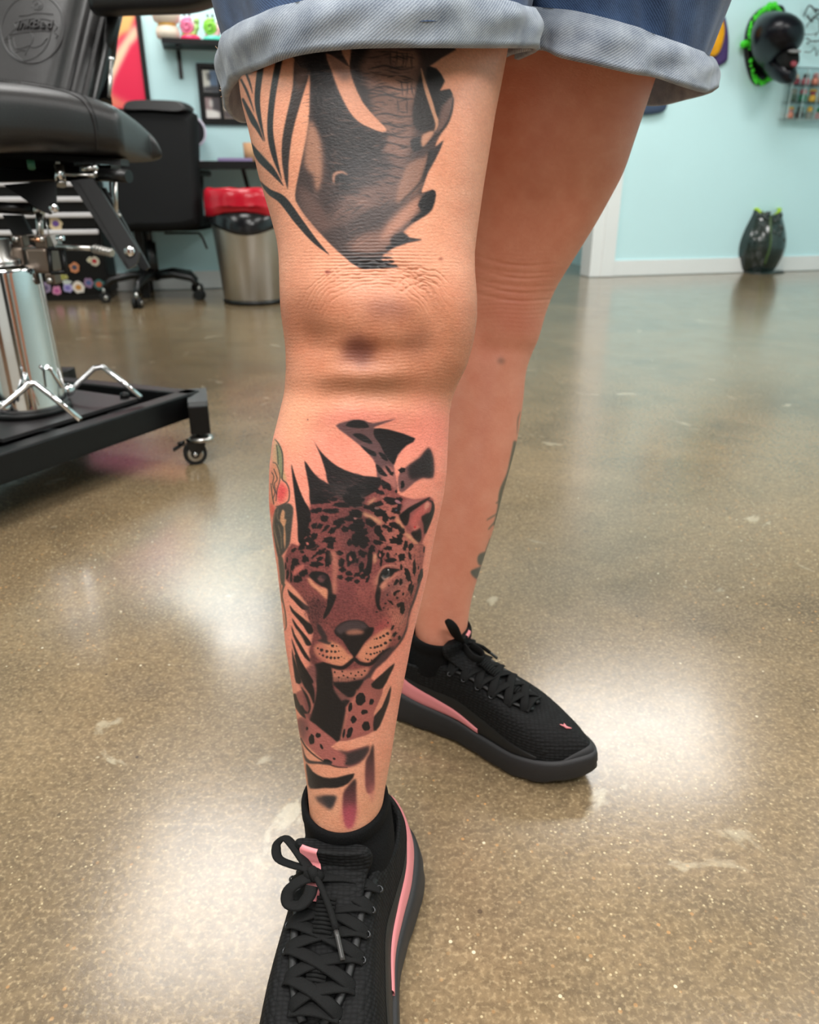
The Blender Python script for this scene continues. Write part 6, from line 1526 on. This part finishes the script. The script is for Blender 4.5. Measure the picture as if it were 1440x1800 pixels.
# framed set of small photographs
fa, fb = wall_px(352, 122), wall_px(418, 212)
fz1, fz0 = wall_px(352, 119)[1], wall_px(360, 212)[1]; fs0 = wall_px(356, 165)[0]; fs1 = fs0 + .30
pf = empty('photo_frame', tuple(wall((fs0 + fs1) / 2, fz0, 0))); tag(pf, 'black window-style frame holding small photographs, on the wall under the shelf', 'picture frame')
frame_bars(fs0, fs1, fz0, fz1, .020, .020, pf)
mb = MB(); slab(mb, fs0, fs1, fz0, fz1, .001, .006); mb.build('backing', M_black, pf)
rgp = random.Random(8)
cs_ = [[((226, 224, 214), (96, 120, 150), (60, 60, 66)), ((196, 190, 186), (70, 74, 80), (220, 214, 206)), ((210, 200, 190), (120, 100, 90), (60, 60, 60))], [((150, 128, 128), (70, 64, 68), (236, 232, 226)), ((240, 222, 200), (226, 176, 140), (90, 80, 80)), ((200, 190, 180), (120, 110, 100), (80, 80, 80))]]
wv = (fs1 - fs0) / 3; hv = (fz1 - fz0) / 2
for r_ in range(2):
    for c_ in range(3):
        cc_ = cs_[r_][c_]
        def ph(s, cc_=cc_, r_=r_):
            s.a[:] = cc_[0]; s.poly([(50, 0), (100, 0), (100, 100), (60, 100), (45, 50)], cc_[1], 1, 3); s.poly([(0, 60), (100, 70), (100, 100), (0, 100)] if r_ else [(0, 78), (100, 70), (100, 100), (0, 100)], cc_[2], 1, 4); s.spot(40, 30, 16, 18, 0, cc_[2], .7, 3)
        art_panel('photograph', fs0 + wv * c_ + .010, fs0 + wv * (c_ + 1) - .010, fz1 - hv * (r_ + 1) + .012, fz1 - hv * r_ - .012, .0085, ph, pf, 14, 18)
        if c_ < 2:
            mb = MB(); q = fs0 + wv * (c_ + 1); slab(mb, q - .010, q + .010, fz1 - hv * (r_ + 1), fz1 - hv * r_, .006, .018); mb.build('glazing_bar', M_black, pf)
mb = MB(); slab(mb, fs0, fs1, fz1 - hv - .010, fz1 - hv + .010, .006, .018); mb.build('glazing_bar', M_black, pf)

# shelf and its ornaments
SO_ = .20
sa, za = wall_px(283, 66, SO_); sb_, zbb = wall_px(470, 72, SO_)
shf = empty('wall_shelf', tuple(wall((sa + sb_) / 2, za, 0))); tag(shf, 'black wall shelf on thin brackets holding small ornaments, above the framed photographs', 'shelf')
mb = MB(); slab(mb, sa, sb_, za - .024, za, .002, SO_); mb.build('board', M_black, shf)
for px in (315, 440):
    sq = wall_px(px, 100, .01)[0]; zq = wall_px(316, 138, .01)[1]
    mb = MB(); slab(mb, sq - .010, sq + .010, zq, za - .024, .001, .012); slab(mb, sq - .010, sq + .010, za - .036, za - .024, .001, SO_ - .03); mb.build('bracket', M_blackp, shf)
def at_shelf(px, off=.12):
    s_, _ = wall_px(px, 66, off); return wall(s_, za + .0005, off)
p = at_shelf(296); 
jar = empty('jar', tuple(p)); tag(jar, 'plain cream ceramic jar with a rounded lid at the left end of the shelf', 'jar')
M_cream = mat('cream_glaze', (240, 226, 208), rough=.35)
mb = MB(); mb.lathe([(.035, 0), (.056, .006), (.062, .03), (.056, .055), (.044, .066), (.044, .070)], c=p, n=28); mb.build('jar_body', M_cream, jar)
mb = MB(); mb.lathe([(.045, .072), (.066, .085), (.074, .115), (.068, .145), (.046, .166), (.012, .174)], c=p, n=28); mb.build('jar_lid', M_cream, jar)
mb = MB(); mb.lathe([(.0445, .060), (.0475, .063), (.0475, .071), (.0445, .0735)], c=p, n=28); mb.build('jar_band', mat('mustard_band', (226, 170, 40), rough=.4), jar)
def snail(px, shell, shell2, body, base, label):
    p = at_shelf(px); e = empty('snail_figurine', tuple(p)); tag(e, label, 'figurine', 'snail figurines on the shelf')
    mb = MB(); mb.lathe([(.052, .0), (.056, .004), (.052, .018), (.040, .024), (.01, .025)], c=p, n=28); mb.build('base', mat(label[:10] + 'base', base, rough=.3), e)
    # coiled shell: rings that climb towards us
    c = p + Vector((-.006, 0, .064)); mb = MB()
    pts = [c + Vector((.036 * (1 - t * .85) * cos(t * 12.5 + 1), -.010 - .022 * t, .036 * (1 - t * .85) * sin(t * 12.5 + 1))) for t in np.linspace(0, 1, 60)]
    mb.tube(pts, [.0125 * (1 - .55 * t) for t in np.linspace(0, 1, 60)], n=10); sh = mb.build('shell', mat(label[:10] + 'shell', shell, rough=.3), e)
    mb = MB(); mb.ball(c + Vector((0, 0, 0)), .034, scale=(1.1, .5, 1.1)); mb.build('shell_core', mat(label[:10] + 'core', shell2, rough=.3), e)
    mb = MB(); mb.tube([p + Vector((-.040, -.01, .030)), p + Vector((0, -.012, .030)), p + Vector((.030, -.012, .034)), p + Vector((.042, -.012, .055)), p + Vector((.044, -.012, .078))], [.008, .013, .014, .013, .012], n=10); mb.ball(p + Vector((.044, -.014, .090)), .016); mb.build('body', mat(label[:10] + 'body', body, rough=.35), e)
    mb = MB()
    for q in (-.020, .006):
        mb.tube([p + Vector((q, -.004, .100)), p + Vector((q, -.004, .118))], .0022, n=6); mb.ball(p + Vector((q, -.004, .121)), .0065)
    mb.build('feelers', mat('dark_brown_glaze', (70, 46, 40), rough=.4), e)
snail(335, (240, 130, 170), (250, 200, 216), (176, 220, 130), (232, 44, 100), 'pink shelled snail figurine on a red base, middle of the shelf')
snail(375, (140, 214, 70), (236, 240, 214), (244, 190, 196), (86, 208, 184), 'green shelled snail figurine on a turquoise base, next to the shorts')

# ------------------------------------------------------------------ right-hand wall pieces
# hooded plaque (plain stand-in) half hidden behind the shorts
s_, z_ = wall_px(1258, 64); mk = empty('wall_plaque', tuple(wall(s_, z_, 0))); tag(mk, 'purple pointed plaque with a yellow orange oval, hanging beside the shorts', 'plaque')
mpp = 5.6 / FPX
def out2(pts, off0, off1, name, m, parent, ox=1258, oy=64, dome=0.0):
    Q = catmull(np.array(pts, float), 60, True); A = [wall_px(x, y, off0) for x, y in Q]; c = np.mean(np.array(A), 0); R = []
    for k, f in ((0, 1.0), (.6, 1.0), (.85, .93), (1.0, .8), (1.0 + dome, .4)):
        R.append([wall(c[0] + (a[0] - c[0]) * f, c[1] + (a[1] - c[1]) * f, off0 + (off1 - off0) * k) for a in A])
    mb = MB(); mb.rings(R); return mb.build(name, m, parent)
out2([(1240, 8), (1262, 13), (1272, 30), (1278, 64), (1277, 100), (1274, 109), (1262, 116), (1246, 118), (1226, 112), (1222, 64), (1226, 24)], .001, .03, 'hood', mat('purple_foam', (74, 56, 112), rough=.6), mk)
out2([(1246, 16), (1262, 20), (1270, 44), (1270, 66), (1262, 92), (1250, 100), (1238, 92), (1232, 60), (1236, 28)], .028, .06, 'oval', mat('amber_paint', (246, 166, 22), rough=.5, var=.25, vscale=14), mk, dome=.3)
# black glossy helmet on an oval backing trimmed with green
s_, z_ = wall_px(1352, 80); hl = empty('helmet_sculpture', tuple(wall(s_, z_, 0))); tag(hl, 'glossy black helmet sculpture on an oval backing with bright green trim, on the teal wall', 'wall sculpture')
oval = [(1362, 9), (1375, 14), (1378, 40), (1374, 90), (1360, 132), (1345, 148), (1330, 150), (1318, 138), (1309, 105), (1308, 70), (1316, 38), (1332, 18), (1348, 10)]
out2(oval, .001, .035, 'backing_plaque', M_blackp, hl)
M_green = mat('bright_green_trim', (70, 226, 40), rough=.5, var=.2, vscale=30)
rgg = random.Random(4); Q = catmull(np.array(oval, float), 90, True); mb = MB()
for k, (x, y) in enumerate(Q):
    if x > 1366 and y > 24: continue
    for _ in range(2):
        sx, sz = wall_px(x + (1345 - x) * .20 + rgg.uniform(-2.5, 2.5), y + (80 - y) * .09 + rgg.uniform(-3, 3), .035)
        if rgg.random() < .6: mb.ball(wall(sx, sz, .036 + rgg.uniform(0, .012)), rgg.uniform(.006, .015), n=7, m=5, scale=(1, 1, rgg.uniform(.6, 1.5)))
for x, y in ((1310, 77), (1306, 78), (1352, 11), (1360, 10)):
    sx, sz = wall_px(x, y, .035); mb.ball(wall(sx, sz, .04), .022, n=8, m=6)
mb.build('green_trim', M_green, hl)['kind'] = 'stuff'
M_gloss = mat('glossy_black_shell', (4, 4, 14), rough=.30, coat=.0, spec=.3)
# shell leans out of the wall to the right: sections from the wall outwards
def hsec(cx, cy, rx, ry, off, n=40, cut=None):
    P = []
    for a in np.linspace(0, 2 * pi, n, endpoint=False):
        s1_, z1_ = wall_px(cx + rx * cos(a), cy - ry * sin(a), off); P.append(wall(s1_, z1_, off))
    return P
mb = MB(); mb.rings([hsec(1352, 74, 30, 54, .02), hsec(1353, 73, 34, 54, .08), hsec(1358, 70, 38, 51, .16), hsec(1368, 64, 40, 45, .25), hsec(1379, 58, 36, 37, .33), hsec(1388, 54, 27, 28, .39), hsec(1394, 52, 15, 16, .42), hsec(1395, 52, 4, 5, .43)]); mb.build('shell', M_gloss, hl)
mb = MB(); mb.rings([hsec(1356, 105, 22, 28, .06), hsec(1366, 112, 24, 30, .16), hsec(1378, 122, 20, 26, .26), hsec(1388, 130, 14, 18, .33), hsec(1392, 132, 5, 7, .36)]); mb.build('chin_guard', M_gloss, hl)
mb = MB(); mb.rings([hsec(1372, 98, 15, 26, .16), hsec(1384, 100, 17, 25, .30), hsec(1394, 102, 12, 18, .365), hsec(1397, 102, 5, 8, .375)]); mb.build('visor_opening', mat('matt_black_inside', (8, 8, 9), rough=.9), hl)
mb = MB(); mb.rings([hsec(1396, 91, 12, 3.2, .34), hsec(1397, 90, 12, 3.4, .40), hsec(1398, 90, 10, 2.5, .42)]); mb.build('visor_rim', mat('grey_rim', (120, 118, 118), rough=.4), hl)
mb = MB(); mb.rings([hsec(1394, 113, 6, 6, .34), hsec(1396, 112, 6, 6, .38), hsec(1397, 112, 4, 4, .395)]); mb.build('red_lining', mat('dark_red_lining', (140, 56, 66), rough=.35), hl)
# clear case of small toys at the frame's edge
s0_, z1c = wall_px(1400, 118, .09); z0c = wall_px(1394, 209, .09)[1]; s1_ = s0_ + .42
case = empty('display_case', tuple(wall((s0_ + s1_) / 2, z0c, 0))); tag(case, 'clear wall case of small colourful toys at the right edge, below the helmet sculpture', 'display case')
acr = bpy.data.materials.new('clear_acrylic'); acr.use_nodes = True; b_ = acr.node_tree.nodes['Principled BSDF']; b_.inputs['Base Color'].default_value = (.9, .95, .95, 1); b_.inputs['Roughness'].default_value = .05; b_.inputs['Transmission Weight'].default_value = 1.0; b_.inputs['IOR'].default_value = 1.12
mb = MB(); slab(mb, s0_, s1_, z0c, z1c, .088, .091); mb.build('front_pane', acr, case)
zz_ = np.linspace(z0c, z1c, 4)
for z in zz_: mb = MB(); slab(mb, s0_, s1_, z - .003, z + .003, .001, .088); mb.build('shelf_pane', acr, case)
M_edge = mat('pale_acrylic_edge', (190, 208, 208), rough=.3)
for q in (s0_, s0_ + .10, s0_ + .21, s1_): mb = MB(); slab(mb, q - .0035, q + .0035, z0c, z1c, .080, .087); mb.build('case_edge', M_edge, case)
mb = MB(); slab(mb, s0_, s1_, z0c - .004, z0c + .004, .080, .087); mb.build('case_edge', M_edge, case)
toyc = [(226, 140, 116), (236, 184, 70), (70, 62, 62), (206, 150, 150), (160, 60, 76), (76, 96, 80), (60, 150, 110), (230, 190, 160), (150, 150, 140), (226, 120, 130)]
names = {0: 'peach', 1: 'yellow', 2: 'black', 3: 'dusty pink', 4: 'dark red', 5: 'olive', 6: 'green', 7: 'cream', 8: 'grey', 9: 'pink'}
rgt = random.Random(21); seen = set()
lay = {0: [0, 2, 8, 3, 9], 1: [5, 6, 1, 7, 4], 2: [4, 9, 0, 2, 6]}
rown = {0: 'bottom', 1: 'middle', 2: 'top'}; coln = ['leftmost', 'second from the left', 'third from the left', 'fourth from the left', 'rightmost']
for r_ in range(3):
    for c_ in range(5):
        ci = lay[r_][c_]; p = wall(s0_ + .05 + c_ * .075, zz_[r_] + .0035, .045); h = rgt.uniform(.062, .086)
        t = empty('toy_figure', tuple(p)); tag(t, '%s toy figure, %s in the %s row of the clear case' % (names[ci], coln[c_], rown[r_]), 'toy', 'toys in the clear case')
        mb = MB(); mb.lathe([(.016, 0), (.022, .004), (.026, h * .35), (.020, h * .55), (.010, h * .6)], c=p, n=14); mb.build('body', mat('toy_%d' % ci, toyc[ci], rough=.4), t)
        mb = MB(); mb.ball(p + LZ * (h * .75), h * .26, n=12, m=8); mb.build('head', mat('toy_%d' % ((ci + 3) % 10), toyc[(ci + 3) % 10], rough=.4), t)
        if (r_, c_) in ((0, 0), (1, 2)):
            mb = MB(); mb.lathe([(h * .34, h * .88), (h * .36, h * .92), (h * .2, h * 1.06), (.004, h * 1.1)], c=p, n=14); mb.build('hat', mat('toy_1', toyc[1], rough=.4), t)
# wire ornament above the case
s_, z_ = wall_px(1428, 60, .05); wo = empty('wire_ornament', tuple(wall(s_, z_, 0))); tag(wo, 'tangled dark wire ornament hanging above the clear toy case', 'ornament')
rw = random.Random(2); M_wire = mat('dark_wire', (86, 88, 88), rough=.4, metal=.7)
for k in range(7):
    y = 18 + 12 * k; P = []
    for q in range(6):
        x_, z2 = wall_px(1416 + q * 7 + rw.uniform(-3, 3), y + rw.uniform(-9, 9), .04); P.append(wall(x_, z2, .012 + .05 * abs(sin(q + k))))
    mb = MB(); mb.tube([Vector(v) for v in catmull(np.array([tuple(v) for v in P]), 24)], .005 if k < 2 else .003, n=6); mb.build('wire', M_wire, wo)
# navy pouch that shows under the hem
s_, z_ = wall_px(1146, 190); pc = empty('cloth_pouch', tuple(wall(s_, z_, 0))); tag(pc, 'navy cloth pouch hanging on the teal wall, its bottom showing below the hem', 'pouch')
out2([(1128, 150), (1160, 150), (1168, 176), (1168, 190), (1160, 198), (1140, 202), (1122, 200), (1112, 180), (1116, 156)], .001, .05, 'pouch_body', mat('navy_cloth', (58, 74, 100), rough=.8, bump=.4, bscale=300), pc)
mb = MB(); a = wall_px(1140, 152, .03); mb.tube([wall(a[0] - .03, a[1], .03), wall(a[0], a[1] + .12, .004), wall(a[0] + .03, a[1], .03)], .004, n=6); mb.build('pouch_loop', mat('navy_cloth', (58, 74, 100)), pc)

# dark green egg-shaped vase with a notched rim standing in a puddle-shaped base
gv = ground(1327, 478); vs_ = empty('floor_vase', (gv.x, gv.y, 0)); tag(vs_, 'dark green glossy egg-shaped vase with a notched lime rim, on the floor by the baseboard', 'vase')
M_vase = mat('dark_green_glaze', (30, 42, 38), rough=.16, coat=.4, bump=.5, bscale=28, var=.3, vscale=10)
kx_ = float(proj(np.array([tuple(gv)]))[2][0]) / FPX * .97
PR = [(30, 0), (35, 8), (41, 24), (43.5, 40), (42, 55), (37, 72), (31, 86), (27, 96), (26, 102)]
PRs = catmull(np.array(PR, float), 30); n = 64
def notch(a): d = abs(((a + pi / 2) + pi) % (2 * pi) - pi); return .052 * max(0, 1 - d / .95) ** .7
R = []; hV = 112 * kx_
for r, h in PRs:
    t = max(0, (h - 70) / 40); R.append([(gv.x + r * kx_ * cos(a), gv.y + r * kx_ * sin(a), .012 + h * kx_ - t * t * notch(a)) for a in np.linspace(0, 2 * pi, n, endpoint=False)])
for f, dz_ in ((.86, -.004), (.84, -.06), (.95, -.2)):
    r, h = PRs[-1]; R.append([(gv.x + r * f * kx_ * cos(a), gv.y + r * f * kx_ * sin(a), .012 + h * kx_ + dz_ - notch(a) * (1 if dz_ > -.1 else .3)) for a in np.linspace(0, 2 * pi, n, endpoint=False)])
mb = MB(); mb.rings(R); mb.build('vase_body', M_vase, vs_)
r, h = PRs[-1]; mb = MB(); mb.tube([Vector((gv.x + r * .90 * kx_ * cos(a), gv.y + r * .90 * kx_ * sin(a), .014 + h * kx_ - notch(a))) for a in np.linspace(0, 2 * pi, 80)], .012, n=8, cap=False); mb.build('lime_rim', mat('lime_glaze', (166, 204, 40), rough=.35), vs_)
mb = MB(); mb.tube([Vector((gv.x - .004 - .004 * sin(h * .1), gv.y - (r + .3) * kx_, .012 + h * kx_ - max(0, (h - 70) / 40) ** 2 * .052)) for r, h in PRs[5:]], .0085, n=8); mb.build('green_drip', mat('olive_drip', (64, 86, 46), rough=.3), vs_)
rv = random.Random(6); mb = MB()
for k in range(34):
    a = -pi / 2 + rv.uniform(-.75, .75); h = rv.uniform(52, 98); r = np.interp(h, [p_[1] for p_ in PR], [p_[0] for p_ in PR])
    if abs(a + pi / 2) < .12: continue
    mb.ball((gv.x + r * kx_ * cos(a), gv.y + r * kx_ * sin(a), .012 + h * kx_), rv.uniform(.008, .02), n=8, m=6, scale=(1, .6, 1.2))
mb.build('glaze_beads', M_vase, vs_)['kind'] = 'stuff'
mb = MB(); R = []
for f, z in ((1.0, .001), (1.03, .006), (.95, .014), (.7, .018), (.5, .019)):
    R.append([(gv.x + kx_ * f * (40 + 9 * cos(a) + 5 * sin(3 * a + 1)) * cos(a), gv.y + kx_ * f * (40 + 5 * sin(3 * a + 1)) * sin(a), z) for a in np.linspace(0, 2 * pi, 48, endpoint=False)])
mb.rings(R); mb.build('puddle_base', M_vase, vs_)
